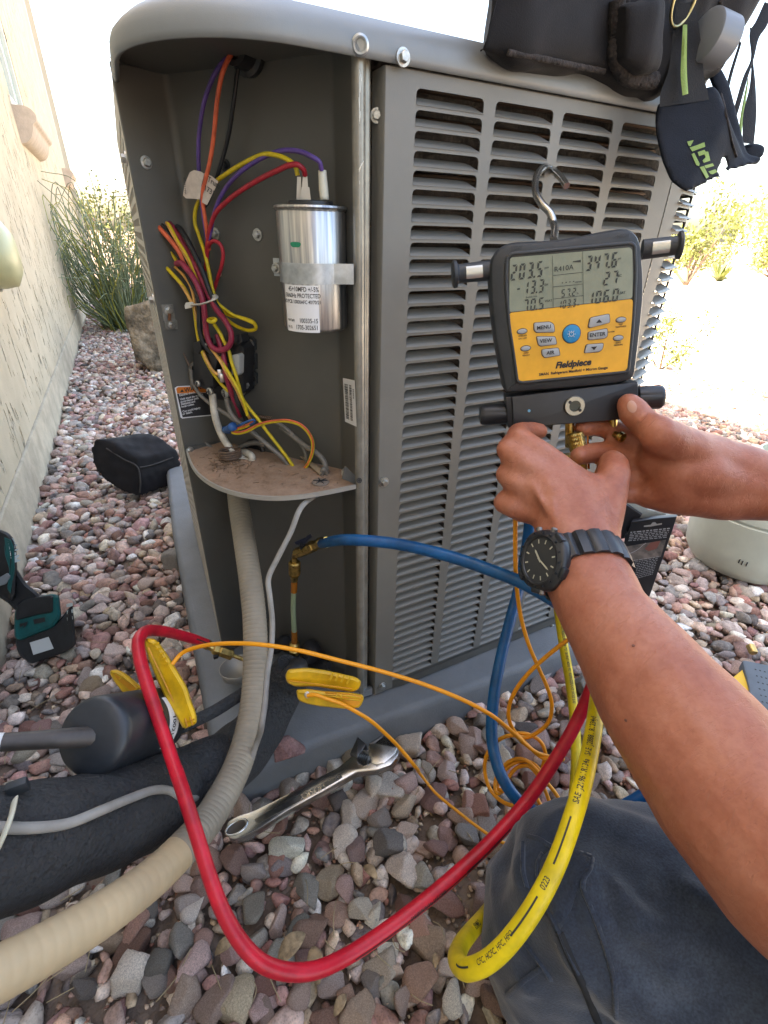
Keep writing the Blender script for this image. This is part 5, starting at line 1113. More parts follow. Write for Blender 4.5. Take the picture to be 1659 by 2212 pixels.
def foam(name, pts, seed):
    m_ = len(pts); Ds = np.interp(np.arange(m_), [0, 1, 4, 6], [.050, .054, .066, .074]); c = along([P(u, v, F_PX * D / w) for (u, v, w), D in zip(pts, Ds)], 14)
    rr = np.interp(np.linspace(0, 1, len(c)), np.linspace(0, 1, m_), Ds / 2); s = np.linspace(0, 1, len(c)); r_ = rr * (1 + .03 * np.sin(s * 23 + seed) + .02 * np.sin(s * 57 + seed))
    return tube(name, c, r_, M_FOAM, it, 36, smooth=False)
foam('foam_insulation', [(638, 1444, 84), (610, 1484, 90), (588, 1530, 98), (556, 1580, 108), (512, 1628, 124), (450, 1672, 150), (370, 1712, 172), (270, 1752, 196), (160, 1790, 220), (40, 1826, 244), (-100, 1862, 268), (-260, 1900, 290)], .4)
c_ = along([H((735, 1010), .03), P(640, 1448, .575), P(622, 1466, .57)], 8); tube('pipe_stub', c_, .011, M_VBLK, it, smooth=False)
# copper liquid line with black sleeve behind
tube('liquid_line', [PW(u, v, w, .0125) for u, v, w in ((545, 1485, 24), (505, 1510, 25), (465, 1535, 26), (425, 1555, 27), (380, 1575, 28), (330, 1585, 29))], .0065, M_FOAM, it, 12)
# filter drier
fd = thing('filter_drier', 'black cylindrical filter drier with a white sticker and a thin tube at its end', 'filter drier', PW(230, 1670, 165, .07))
M_DRI = mat('drier_paint', (.022, .026, .032), .38, spec=.5, var=.35, vscale=20, bump=.25, bscale=120, bdist=.0008)
fa, fb = P(196, 1592, .375), P(350, 1552, .475)
lathe('canister', fa, fb, [(-.02, .006), (-.008, .018), (.01, .0262), (.035, .0284), (.07, .0296), (.8, .0296), (.9, .029), (.97, .022), (1, .010)], M_DRI, fd, 44, 50)
ax_ = nrm(fb - fa)
tube('inlet_tube', [P(-160, 1604, .33), P(-20, 1604, .345), P(60, 1600, .355), P(130, 1595, .364), fa + ax_ * .004], [.0062, .0062, .0064, .0070, .0082], mat('dull_copper_tube', (.07, .06, .055), .5, metal=.3, var=.4, vscale=30), fd)
tube('silver_end', [P(-160, 1603, .33), P(-20, 1604, .3452), P(6, 1603, .3480)], .00645, mat('flaked_silver', (.6, .6, .6), .4), fd)
vd = nrm(CAM - (fa + fb) / 2); n1 = nrm(vd - ax_ * (vd @ ax_)); n2 = np.cross(ax_, n1); n2 = n2 if n2[2] > 0 else -n2
def ondr(s, a, d=.0003): q = fa + (fb - fa) * s; return q + (n1 * math.cos(a) + n2 * math.sin(a)) * (.0296 + d)
V_ = [ondr(s, a) for a in np.linspace(-.95, .62, 14) for s in (.60, .76)]; st_ = mk('sticker', V_, [(2 * i, 2 * i + 2, 2 * i + 3, 2 * i + 1) for i in range(13)], M_PAPER, fd)
tv_, tf_ = merge([(np.column_stack([t[0][:, 0] * 1.0 + x, t[0][:, 1] + y]), t[1]) for t, x, y in ((text_geo('100216-05', .0075, 0, .02), 0, 0), (text_geo('FILTER DRIER', .004, 0, .0), 0, .007))] if False else [(np.column_stack([text_geo('100216-05', .0075, 0, .02)[0], np.zeros(len(text_geo('100216-05', .0075, 0, .02)[0]))]), text_geo('100216-05', .0075, 0, .02)[1])])
Lf = np.linalg.norm(fb - fa)
sub(st_, mk('sticker_print', [ondr(.655 + y / Lf, .02 - x / .031, .0005) for x, y, _ in tv_], tf_, M_INK, None, False))
# thermostat cable
M_TC = mat('grey_cable', (.26, .25, .23), .55, var=.2, vscale=40)
wt_ = tag(tube('thermostat_cable', [onZ(692, 1060, .418), onZ(686, 1068, .40), P(648, 1100, .52), P(628, 1150, .515), P(600, 1205, .51), P(580, 1250, .505), P(583, 1290, .50), P(588, 1340, .50), P(586, 1400, .49), P(578, 1450, .475), P(572, 1520, .455), P(566, 1560, .445), P(556, 1600, .475), P(530, 1660, .475), P(480, 1700, .465), P(438, 1715, .450), P(418, 1725, .430), P(392, 1722, .412), P(365, 1708, .402), P(332, 1707, .385), P(280, 1725, .362), P(220, 1750, .338), P(150, 1778, .318), P(80, 1788, .300), P(0, 1788, .284), P(-80, 1784, .272)], [.0029, .0029, .0029, .0032, .0034, .0034], M_TC, None, 10, 8), 'thin grey thermostat cable dropping from the shelf and lying along the black insulation', 'cable')
# white tie at the left edge
zt = thing('cable_tie', 'old white cable tie with a black head round the insulation at the left edge', 'cable tie', P(5, 1800, .28))
tube('tie_band', [P(-25, 1870, .279), P(5, 1812, .277), P(22, 1770, .281), P(32, 1728, .295)], .0032, mat('white_nylon', (.55, .55, .46), .4), zt, 8, 6, flat=.35); box('tie_head', P(38, 1700, .31), (.012, .006, .009), mat('black_nylon', (.02, .025, .03), .5), zt, bev=.0015)

# ------------------------------------------------------------------ yellow pipe clamps
M_YP = mat('yellow_plastic', (.68, .40, .012), .42, spec=.5, var=.25, vscale=35, bump=.15, bscale=300); M_OP = mat('orange_plastic', (.62, .26, .01), .45, spec=.5, var=.2, vscale=40)
ck = thing('pipe_clamp', 'yellow pipe clamp thermometer gripping the black insulation below the brass adapter', 'clamp', P(*c4(900, 1200), .47))
dk = nrm(ray(*c4(950, 1150)))
def C4(q, d): return P(*c4(*q), d)
zk = .455
uj = rounded([C4(q, zk + (q[0] - 705) * 0.00002) for q in ((705, 1062), (722, 1018), (850, 1008), (960, 1022), (1165, 1068), (1205, 1095), (1190, 1145), (1150, 1168), (1040, 1152), (900, 1130), (770, 1132), (718, 1108))], .003, 3)
uo = prism('upper_jaw', uj, dk * .024, M_YP, ck, bev=.0035)
def bar(name, a, b, w, m, par, th=.0012):
    d = nrm(ray(*c4(*a))); t = nrm(C4(b, zk - .0012) - C4(a, zk - .0012)); s = nrm(np.cross(t, d)) * w; A, B_ = C4(a, zk - .0012), C4(b, zk - .0012)
    return prism(name, [A - s, A + s, B_ + s, B_ - s], d * (th + .002), m, par, bev=.0004)
for k, x in enumerate((1005, 1040, 1078, 1115)): sub(uo, bar('grip_rib', (x + 14, 1042 + k * 8), (x - 8, 1088 + k * 9), .0009, M_YP, None))
bar('jaw_line', (725, 1092), (1140, 1146), .0005, M_OP, ck)
lj = rounded([C4(q, zk - .004) for q in ((775, 1150), (860, 1146), (950, 1160), (1130, 1170), (1212, 1183), (1220, 1212), (1192, 1270), (1100, 1277), (950, 1262), (850, 1245), (790, 1222))], .003, 3)
prism('lower_jaw', lj, dk * .022, M_YP, ck, bev=.003)
prism('jaw_recess', rounded([C4(q, zk - .0046) for q in ((955, 1163), (1130, 1178), (1202, 1190), (1208, 1212), (1185, 1256), (1100, 1254), (1040, 1225), (985, 1190))], .003, 3), dk * .003, M_OP, ck)
for a_, b_ in (((1045, 1175), (1030, 1218)), ((1072, 1180), (1068, 1235)), ((1068, 1208), (1195, 1222)), ((950, 1192), (1070, 1200))): 
    A, B_ = C4(a_, zk - .0052), C4(b_, zk - .0052); v, f = g_tube([A, B_], .0007, 5, 2, smooth=False); mk('recess_rib', v, f, M_YP, ck)
p_ = C4((852, 1184), zk - .0045); lathe('rivet', p_, p_ - dk * .0015, [(0, .003), (.6, .003), (1, .002)], M_ZINC, ck, 14)
tube('spring_wire', [C4((930, 1185), zk - .006), C4((960, 1195), zk - .007), C4((990, 1215), zk - .0075)], .0008, M_ZINC, ck)
# left clamp
lk = thing('pipe_clamp', 'open yellow pipe clamp thermometer leaning beside the filter drier under the red hose', 'clamp', P(360, 1570, .44))
c3 = lambda x, y: (x / 3., 1071.5 + y / 3.)
def C3(q, d): return P(*c3(*q), d)
dl = nrm(ray(360, 1480))
jl = rounded([C3(q, .455 - (q[1] - 920) * .00003) for q in ((930, 945), (950, 918), (1000, 922), (1040, 960), (1100, 1050), (1180, 1180), (1215, 1240), (1235, 1310), (1275, 1420), (1280, 1475), (1190, 1515), (1150, 1440), (1080, 1330), (1020, 1200), (960, 1050))], .003, 3)
jo = prism('long_jaw', jl, dl * .022, M_YP, lk, bev=.004)
def bar3(name, a, b, w, m, par, z): 
    d = nrm(ray(*c3(*a))); A, B_ = C3(a, z), C3(b, z); t = nrm(B_ - A); s = nrm(np.cross(t, d)) * w; return prism(name, [A - s, A + s, B_ + s, B_ - s], d * .003, m, par, bev=.0003)
for k in range(5): sub(jo, bar3('grip_rib', (990 + k * 18, 965 + k * 32), (1030 + k * 16, 950 + k * 32), .0008, M_YP, None, .4520 - k * .001))
bar3('jaw_line', (960, 980), (1180, 1450), .0006, M_OP, lk, .444)
for a_, b_ in (((1200, 1440), (1215, 1500)), ((1232, 1430), (1248, 1485)), ((1195, 1470), (1262, 1445))): bar3('jaw_tooth', a_, b_, .0006, M_OP, lk, .4375)
js = rounded([C3(q, .46) for q in ((708, 1150), (715, 1128), (760, 1122), (810, 1150), (880, 1210), (940, 1265), (990, 1290), (990, 1330), (900, 1325), (830, 1318), (790, 1270), (740, 1205))], .003, 3)
prism('short_jaw', js, dl * .02, M_YP, lk, bev=.003)
prism('jaw_recess', rounded([C3(q, .4594) for q in ((735, 1148), (770, 1140), (830, 1190), (900, 1240), (945, 1285), (880, 1285), (820, 1240), (760, 1190))], .003, 3), dl * .003, M_OP, lk)
bar3('recess_rib', (770, 1190), (800, 1165), .0006, M_YP, lk, .4585); bar3('recess_rib', (870, 1262), (900, 1238), .0006, M_YP, lk, .4585)
# thermistor cables
M_OC = mat('orange_cable', (.78, .30, .008), .42, spec=.5); DC = .0038
def cable(lab, pts, z=None): return tag(tube('sensor_cable', pts, DC / 2, M_OC, None, 10, 10), lab, 'cable')
cable('orange sensor cable arching from the left clamp across the unit front', [P(372, 1435, .445), P(392, 1412, .45), P(430, 1397, .445), P(490, 1390, .43), P(560, 1392, .42), P(640, 1404, .42), P(730, 1426, .425), P(830, 1452, .43), P(920, 1480, .43), P(1000, 1512, .43), P(1060, 1544, .44), P(1105, 1580, .46), P(1135, 1608, .48), P(1168, 1630, .49), P(1215, 1638, .49)])
cable('orange sensor cable running from the right clamp down over the gravel', [P(*c4(852, 1190), .446), P(*c4(900, 1185), .444), P(*c4(960, 1205), .444), P(*c4(1060, 1238), .446), P(*c4(1150, 1285), .45), P(*c4(1250, 1345), .46), P(*c4(1350, 1430), .475), P(*c4(1450, 1530), .49), P(*c4(1550, 1650), .50), onZ(910, 1675, .045), onZ(940, 1712, .035), onZ(985, 1750, .035), onZ(1030, 1785, .035), onZ(1075, 1815, .035), onZ(1120, 1832, .03)])
c5b = lambda x, y: (864 + .4792 * x, 1209.7 + .4792 * y)
def K(x, y, d): return P(*c5b(x, y), d)
cable('orange sensor cable hanging from the gauge, tangled loop over the gravel beside the blue hose', [P(1118, 1040, .40), P(1114, 1100, .41), P(1113, 1160, .42), K(522, 60, .43), K(530, 160, .44), K(548, 270, .45), K(580, 380, .455), K(622, 480, .46), K(662, 570, .465), K(684, 650, .47), K(672, 725, .475), K(630, 770, .48), K(570, 800, .485), K(500, 790, .485), K(440, 815, .49), K(395, 870, .495), K(382, 950, .50), K(405, 1030, .495), K(455, 1085, .485), K(520, 1108, .475), K(580, 1085, .47), K(625, 1035, .47), K(640, 970, .48), K(610, 925, .485), K(560, 905, .49), K(500, 925, .49), K(455, 975, .49), K(440, 1030, .485), K(470, 1040, .48)])
cable('orange sensor cable loop crossing in front of the yellow hose beside the forearm', [P(1330, 1255, .40), P(1300, 1310, .40), K(800, 330, .41), K(740, 372, .42), K(660, 435, .43), K(580, 510, .44), K(520, 590, .45), K(492, 660, .46), K(492, 720, .465), K(520, 780, .47), K(565, 830, .475), K(620, 870, .475), K(680, 888, .475), K(735, 897, .47), K(700, 905, .47), K(640, 890, .475), K(570, 830, .48), K(510, 770, .485)])
cable('orange sensor cable end coiled on the gravel between the blue and red hoses', [K(510, 780, .49), K(575, 785, .49), K(630, 815, .49), K(655, 870, .49), K(640, 940, .49), K(615, 1010, .485), K(620, 1075, .48), K(650, 1120, .47), K(672, 1100, .47), K(655, 1040, .475), K(620, 970, .48), K(580, 930, .485), K(530, 935, .49), K(490, 980, .49), K(470, 1035, .485), K(435, 1050, .48), K(430, 1000, .485), K(450, 950, .49), K(500, 905, .49), K(560, 900, .485), K(610, 940, .48), K(650, 990, .475), K(700, 1050, .47), K(735, 1110, .465)])

# ------------------------------------------------------------------ adjustable wrench
M_CHR = mat('chrome', (.58, .58, .56), .25, metal=1, var=.1, vscale=30, rvar=.06); M_CHD = mat('dark_steel', (.10, .10, .10), .35, metal=.9)
wr = thing('wrench', 'chrome adjustable wrench lying half on the grey pad', 'wrench', onZ(680, 1720, .05))
WA, WB = onZ(506, 1790, .052), onZ(790, 1640, .078); wx = nrm(WB - WA); wz = nrm(np.array([0, 0, 1]) - wx * wx[2]); wy = np.cross(wz, wx)   # wy points away from the camera-ish
def WP_(u, v, lift=0.0): return onP(u, v, WA + wz * lift, wz)
def wpoly(q, lift=0): return [WP_(u, v, lift) for u, v in q]
hnd = rounded(wpoly([(487, 1798), (490, 1775), (512, 1762), (545, 1752), (600, 1725), (680, 1682), (730, 1657), (760, 1632), (775, 1617), (800, 1622), (812, 1640), (860, 1612), (862, 1630), (846, 1652), (812, 1664), (770, 1668), (700, 1708), (620, 1752), (560, 1790), (515, 1812), (495, 1812)]), .004, 3)
prism('handle', hnd, -wz * .011, M_CHR, wr, bev=.0022)
prism('handle_channel', rounded(wpoly([(548, 1770), (600, 1743), (690, 1696), (735, 1673), (738, 1681), (695, 1706), (605, 1753), (556, 1780)], .0003), .003), -wz * .0015, mat('worn_chrome', (.36, .36, .35), .3, metal=1, var=.3, vscale=40), wr)
hc = WP_(511, 1787, .0004); V_ = []
for k in range(2):
    for a in np.linspace(0, 2 * math.pi, 24, endpoint=False): V_.append(hc + wx * (.0085 - .0 * k) * math.cos(a) * 1.3 + wy * .0062 * math.sin(a) - wz * .0004 * k)
mk('hanging_hole', V_, [tuple(range(24))] + [(i, (i + 1) % 24, 24 + (i + 1) % 24, 24 + i) for i in range(24)], mat('hole_shadow', (.09, .07, .055), .9), wr)
hr = []
hr.append(g_tube([hc + wx * .0098 * math.cos(a) * 1.3 + wy * .0072 * math.sin(a) for a in np.linspace(0, 2 * math.pi, 26)], .0013, 6, 1, smooth=False, caps=False))
v, f = merge(hr); mk('hole_rim', v, f, M_CHR, wr)
fj = rounded(wpoly([(755, 1628), (768, 1600), (772, 1590), (780, 1597), (792, 1607), (782, 1622), (772, 1640)], .001), .002); prism('fixed_jaw', fj, -wz * .010, M_CHD, wr, bev=.0015)
mj = rounded(wpoly([(796, 1608), (810, 1600), (832, 1584), (828, 1592), (812, 1604), (850, 1612), (860, 1612), (852, 1630), (832, 1648), (812, 1652), (800, 1648), (795, 1630)], .0012), .003); prism('movable_jaw', mj, -wz * .012, M_CHR, wr, bev=.0015)
prism('jaw_tip', wpoly([(796, 1607), (833, 1583), (826, 1593), (808, 1606)], .002), -wz * .012, M_CHD, wr, bev=.001)
prism('worm_window', rounded(wpoly([(770, 1632), (782, 1622), (798, 1634), (800, 1648), (786, 1654), (772, 1646)], .0006), .002), -wz * .001, mat('window_shadow', (.02, .02, .02), .8), wr)
wa, wb = WP_(773, 1637, .0015), WP_(798, 1643, .0015); pr_ = [(0, .003)] + [(i / 12, .0058 if i % 2 else .0042) for i in range(1, 12)] + [(1, .003)]
lathe('adjusting_worm', wa, wb, pr_, M_CHD, wr, 18, 20)
def wtext(s, uv, size): v, f = text_geo(s, size, 0, .02); return lay(v, f, WP_(*uv, .0008), -wx, -wy, (0, 0, 0))
v, f = merge([wtext('HUSKY', (700, 1690), .0105), wtext('10"', (738, 1669), .0085)]); mk('stamped_letters', v, f, mat('stamp_highlight', (.7, .7, .68), .25, metal=1), wr, False)
# ------------------------------------------------------------------ digital gauge manifold
cg = lambda x, y: (950.5 + .3438 * x, 449.3 + .3438 * y)
GP0 = P(1240, 700, .405); GN = nrm(nrm(-ray(1240, 700)) * .72 + nrm(np.array([-.03, -1, .12])) * .28)
def G(q, lift=0.0): return onP(*cg(*q), GP0 + GN * lift, GN)
M_GB = mat('gauge_rubber', (.033, .036, .040), .48, spec=.45, bump=.25, bscale=900, bdist=.0004, var=.15, vscale=30); M_GM = mat('gauge_block', (.020, .020, .023), .38, spec=.5, var=.2, vscale=30)
gm = thing('gauge_manifold', 'digital refrigerant gauge manifold with orange keypad hanging by a hook on the louvres', 'gauge manifold', GP0)
bo = rounded([G(q) for q in ((408, 225), (470, 208), (600, 203), (740, 195), (900, 168), (1040, 138), (1150, 122), (1215, 132), (1258, 175), (1278, 260), (1292, 420), (1292, 560), (1272, 760), (1248, 960), (1232, 1078), (1100, 1112), (800, 1140), (430, 1168), (408, 1150), (388, 1050), (350, 850), (325, 650), (312, 450), (318, 330), (350, 265))], .006, 3)
body = prism('body', bo, -GN * .030, M_GB, gm, bev=.006)
# raised rim around the face
fo = [(420, 292), (1200, 222), (1222, 240), (1228, 400), (1222, 560), (1205, 800), (1182, 1012), (1168, 1030), (515, 1098), (488, 1088), (462, 900), (440, 760), (424, 600), (414, 450)]
rim = rounded([G(q, .0006) for q in fo], .006, 4); tube('face_rim', np.vstack([rim, rim[:1]]), .0016, M_GB, gm, 8, smooth=False)
prism('screen_bezel', rounded([G(q, .0012) for q in ((424, 298), (1196, 228), (1216, 246), (1222, 400), (1216, 570), (436, 658), (424, 600), (418, 450))], .003, 3), -GN * .002, mat('dark_bezel', (.02, .022, .022), .3), gm)
M_LCD = mat('lcd_green', (.19, .225, .175), .16, spec=.7, var=.08, vscale=60, coat=.6)
prism('screen', rounded([G(q, .0016) for q in ((440, 312), (1192, 248), (1208, 262), (1212, 420), (1208, 568), (436, 655), (436, 500))], .002, 3), -GN * .001, M_LCD, gm)
M_KEYP = mat('orange_keypad', (.80, .40, .03), .38, spec=.5, var=.10, vscale=40, extra=None)
prism('keypad', rounded([G(q, .0018) for q in ((435, 659), (1213, 571), (1206, 700), (1192, 860), (1176, 1008), (1163, 1022), (515, 1088), (494, 1080), (470, 900), (448, 760))], .0025, 3), -GN * .001, M_KEYP, gm)
ga = nrm(G((1100, 830)) - G((600, 886))); gb = nrm(np.cross(GN, ga)); gb = gb if gb[2] > 0 else -gb
# pixel scale on the plane
sc_g = np.linalg.norm(G((900, 800)) - G((800, 811))) / 100.6
def gtext(s, q, hpx, lift=.0022, bold=.02, shear=0, al='CENTER'):
    v, f = text_geo(s, hpx * sc_g * 1.42, shear, bold, al); return lay(v, f, G(q, lift), ga, gb, (0, 0, 0))
SEG = {'0': 'abcdef', '1': 'bc', '2': 'abged', '3': 'abgcd', '4': 'fgbc', '5': 'afgcd', '6': 'afgedc', '7': 'abc', '8': 'abcdefg', '9': 'abcdfg', '-': 'g'}
def digit(ch, w, h, t):
    o = []; g_ = t * .35
    S_ = {'a': [(g_, h), (w - g_, h), (w - t, h - t), (t, h - t)], 'd': [(t, t), (w - t, t), (w - g_, 0), (g_, 0)], 'g': [(t * .6, h / 2), (t, h / 2 + t / 2), (w - t, h / 2 + t / 2), (w - t * .6, h / 2), (w - t, h / 2 - t / 2), (t, h / 2 - t / 2)],
          'f': [(0, h - g_), (t, h - t - g_), (t, h / 2 + t * .7), (0, h / 2 + g_)], 'b': [(w, h - g_), (w, h / 2 + g_), (w - t, h / 2 + t * .7), (w - t, h - t - g_)], 'e': [(0, g_), (0, h / 2 - g_), (t, h / 2 - t * .7), (t, t + g_)], 'c': [(w, g_), (w - t, t + g_), (w - t, h / 2 - t * .7), (w, h / 2 - g_)]}
    for s in SEG.get(ch, ''): o.append((np.array(S_[s]), [tuple(range(len(S_[s])))]))
    return o
def number(s, q, wpx, hpx, lift=.0024):
    """right aligned at q (crop pixels, baseline)"""
    w, h = wpx * sc_g, hpx * sc_g; t = h * .13; adv = w * 1.42; x = 0; out = []
    for ch in reversed(s):
        if ch == '.': out.append((np.array([(x - t * .2, 0), (x + t * .8, 0), (x + t * .8, t), (x - t * .2, t)]), [(0, 1, 2, 3)])); x -= w * .18; continue
        for v2, f2 in digit(ch, w, h, t): out.append((v2 + np.array([x - w, 0]), f2))
        x -= adv
    return [(V3(G(q, lift)) + (v[:, :1] + v[:, 1:2] * .12) * ga + v[:, 1:2] * gb, f) for v, f in out]
M_SEG = mat('lcd_ink', (.03, .035, .03), .5)
nums = number('203.5', (640, 432), 36, 92) + number('-13.3', (648, 530), 32, 78) + number('70.5', (648, 636), 32, 72) + number('347.6', (1108, 372), 34, 86) + number('27', (1110, 478), 34, 78) + number('106.0', (1115, 584), 34, 74) + number('57.2', (850, 552), 22, 48) + number('103.3', (850, 622), 20, 50) + number('----', (845, 482), 16, 40)
nums += [gtext('R410A', (778, 394), 30, bold=0), gtext('psig', (670, 380), 12), gtext('SH', (668, 488), 14), gtext('VSAT', (682, 590), 14), gtext('SC', (1130, 432), 14), gtext('psi', (1128, 322), 12), gtext('LSAT', (1142, 540), 14), gtext('Suction Line', (575, 562), 10), gtext('micron', (868, 468), 10), gtext('SL', (866, 540), 10), gtext('LL', (868, 612), 10)]
nums += [g_tube([G(a_, .0023), G(b_, .0023)], .00018, 4, 1, smooth=False) for a_, b_ in (((706, 300), (712, 628)), ((896, 272), (902, 606)), ((712, 424), (896, 404)), ((712, 496), (898, 478)), ((712, 572), (900, 550)))]
nums.append((V3(np.array([G(q, .0024) for q in ((835, 335), (885, 325), (885, 342), (835, 340))])), [(0, 1, 2, 3)]))
v, f = merge(nums); mk('screen_digits', v, f, M_SEG, gm, False)
M_BTN = mat('grey_button', (.34, .36, .38), .45, spec=.5); M_BLU = mat('blue_button', (.0, .22, .48), .4, spec=.5); M_KDK = mat('button_outline', (.05, .045, .04), .5)
def button(pts, r, m, lab=None, out=.0006):
    p = rounded([G(q, .0022) for q in pts], r, 4); c = p.mean(0); o2 = c + (p - c) * 1.0 + np.array([nrm(q - c) * .0006 for q in p])
    prism('button_outline', o2 - GN * .0002, -GN * .0004, M_KDK, gm); return prism('button', p + GN * .0012, -GN * .0012, m, gm, bev=.0006, label=lab)
for pts in (((590, 722), (690, 716), (714, 732), (719, 780), (606, 782), (592, 768)), ((606, 808), (722, 808), (733, 856), (632, 868), (618, 858)), ((640, 890), (743, 878), (753, 926), (656, 940), (640, 918)), ((945, 690), (1062, 665), (1066, 720), (940, 753), (932, 742)), ((932, 780), (1050, 757), (1050, 805), (1034, 818), (930, 830)), ((920, 858), (1027, 850), (1018, 888), (1000, 902), (906, 912))):
    button(pts, .0016, M_BTN)
def circ(q, rx, ry, n=18): return [(q[0] + rx * math.cos(a), q[1] + ry * math.sin(a) - rx * math.cos(a) * .12) for a in np.linspace(0, 2 * math.pi, n, endpoint=False)]
button(circ((826, 790), 55, 57, 22), .0004, M_BLU, 'round blue power button')
for q in ((516, 775), (538, 882), (1137, 702), (1120, 817)): button(circ(q, 30, 15, 14), .0004, M_BTN)
pr = [gtext('MENU', (653, 760), 23, .0037), gtext('VIEW', (666, 844), 23, .0037), gtext('AIR', (694, 920), 23, .0037), gtext('ENTER', (989, 806), 23, .0037), gtext('WIRELESS', (519, 807), 9), gtext('ON / OFF', (519, 824), 9), gtext('ZERO', (541, 915), 9), gtext('WEIGHT', (541, 930), 9), gtext('TEST', (1136, 735), 9), gtext('TIGHTNESS', (1136, 750), 9), gtext('ZERO', (1120, 850), 9), gtext('PRESSURE', (1120, 865), 9), gtext('ALARM', (1075, 782), 9),
      gtext('Fieldpiece', (835, 996), 40, .0022, .045, .25), gtext('SMAN  Refrigerant Manifold + Micron Gauge', (835, 1032), 17, .0022, .03)]
for q, s_ in (((1000, 712), 1), ((968, 880), -1)): pr.append((np.array([G((q[0] - 20, q[1] + 9 * s_ + 2), .0037), G((q[0] + 20, q[1] + 9 * s_ - 2), .0037), G((q[0], q[1] - 13 * s_), .0037)]), [(0, 1, 2)]))
v, f = merge(pr); mk('keypad_printing', v, f, M_INK, gm, False)
pw = [g_tube([G((826 + 14 * math.cos(a), 792 + 14 * math.sin(a)), .0037) for a in np.linspace(-1.2, 4.3, 14)], .0002, 4, 1, smooth=False)] + [g_tube([G((826, 772), .0037), G((826, 790), .0037)], .0002, 4, 1, smooth=False)] + [g_tube([G((826 + 19 * math.cos(a), 792 + 19 * math.sin(a)), .0037), G((826 + 26 * math.cos(a), 792 + 26 * math.sin(a)), .0037)], .0002, 4, 1, smooth=False) for a in (0, .8, 2.4, 3.14, 4.0, 5.4)]
v, f = merge(pw); mk('power_symbol', v, f, M_PAPER, gm)
v, f = merge([gtext('LOW', (482, 262), 20, .0008, .0), gtext('HIGH', (1150, 186), 20, .0008, .0)]); mk('moulded_letters', v, f, M_GM, gm, False)
# side sensor ports
def port(a_, b_, r, lab):
    A, B_ = G(a_, -.014), G(b_, -.010); L_ = np.linalg.norm(B_ - A); r_ = r * sc_g
    p_ = lathe('sensor_port', A, B_, [(0, r_), (.85, r_ * .95), (.88, r_ * 1.05), (.90, r_ * 1.35), (.97, r_ * 1.4), (1, r_ * 1.2), (1.0, r_ * .6)], M_GB, gm, 26)
    ax = nrm(B_ - A); n1 = nrm((CAM - A) - ax * ((CAM - A) @ ax)); n2 = np.cross(ax, n1)
    V_ = [A + ax * (L_ * t) + (n1 * math.cos(a) + n2 * math.sin(a)) * (r_ + .0003) for a in np.linspace(-.62, .62, 9) for t in lab]
    sub(p_, mk('foil_sticker', V_, [(2 * i, 2 * i + 2, 2 * i + 3, 2 * i + 1) for i in range(8)], mat('foil', (.55, .57, .55), .25, metal=.7)))
port((345, 388), (78, 418), 62, (.32, .70)); port((1270, 262), (1520, 232), 58, (.22, .66))
# valve block
blk = [G(q, -.001) for q in ((450, 1186), (1240, 1092), (1247, 1110), (1244, 1322), (462, 1386))]
prism('valve_block', blk, -GN * .030, M_GM, gm, bev=.0012)
prism('block_collar', [G(q, -.003) for q in ((412, 1186), (452, 1184), (464, 1384), (428, 1382))], -GN * .024, M_GM, gm, bev=.001)
def knob(a_, b_, r):
    A, B_ = G(a_, -.014), G(b_, -.012); r_ = r * sc_g; V_, F_ = g_lathe(A, B_, [(0, r_ * .86), (.04, r_), (.84, r_ * 1.02), (.93, r_ * .96), (1, r_ * .82)], 48); V_ = np.array(V_); ax = nrm(B_ - A)
    for k in range(len(V_)):
        j = k % 48; ring = k // 48; c_ = A + ax * ((V_[k] - A) @ ax)
        if 1 <= ring <= 2 and j % 8 == 0: V_[k] = c_ + (V_[k] - c_) * .93
    mk('valve_knob', V_, F_, M_GM, gm, True, sharp=40)
knob((440, 1292), (252, 1302), 74); knob((1236, 1195), (1402, 1186), 80)
c_ = G((845, 1243), .0000)
lathe('sight_glass_ring', c_, c_ + GN * .0022, [(0, 68 * sc_g), (.7, 68 * sc_g), (1, 64 * sc_g), (1, 38 * sc_g), (0, 36 * sc_g)], mat('satin_nickel', (.45, .44, .40), .3, metal=1), gm, 36)
lathe('sight_glass', c_ + GN * .0003, c_ + GN * .0009, [(0, 37 * sc_g), (1, 36 * sc_g)], mat('dark_glass', (.03, .04, .035), .08, spec=.8), gm, 28)
for a_ in (.75, -2.4): p_ = c_ + (ga * math.cos(a_) - gb * math.sin(a_)) * 45 * sc_g; lathe('ring_hole', p_ + GN * .0020, p_ + GN * .0026, [(0, 11 * sc_g), (1, 11 * sc_g)], M_INK, gm, 14)
for q, m_ in (((560, 1274), mat('blue_dot', (.10, .30, .5), .4)), ((1132, 1212), mat('red_dot', (.5, .02, .05), .4))): lathe('colour_dot', G(q, -.001), G(q, -.0003), [(0, 10 * sc_g), (1, 10 * sc_g)], m_, gm, 12)
# hook
M_HK = mat('hook_steel', (.52, .50, .46), .24, metal=1)
tube('hanging_hook', [onP(*(1196, 520), GP0 - GN * .014, GN), P(1197, 485, .428), P(1188, 460, .431), P(1170, 440, .436), P(1158, 418, .442), P(1156, 395, .450), P(1162, 375, .462), onY(1175, 362, .440), onY(1184, 362, .452), onY(1192, 366, .452), onY(1199, 372, .440), P(1212, 384, .474), P(1224, 402, .466)], .0032, M_HK, gm, 12, 8)
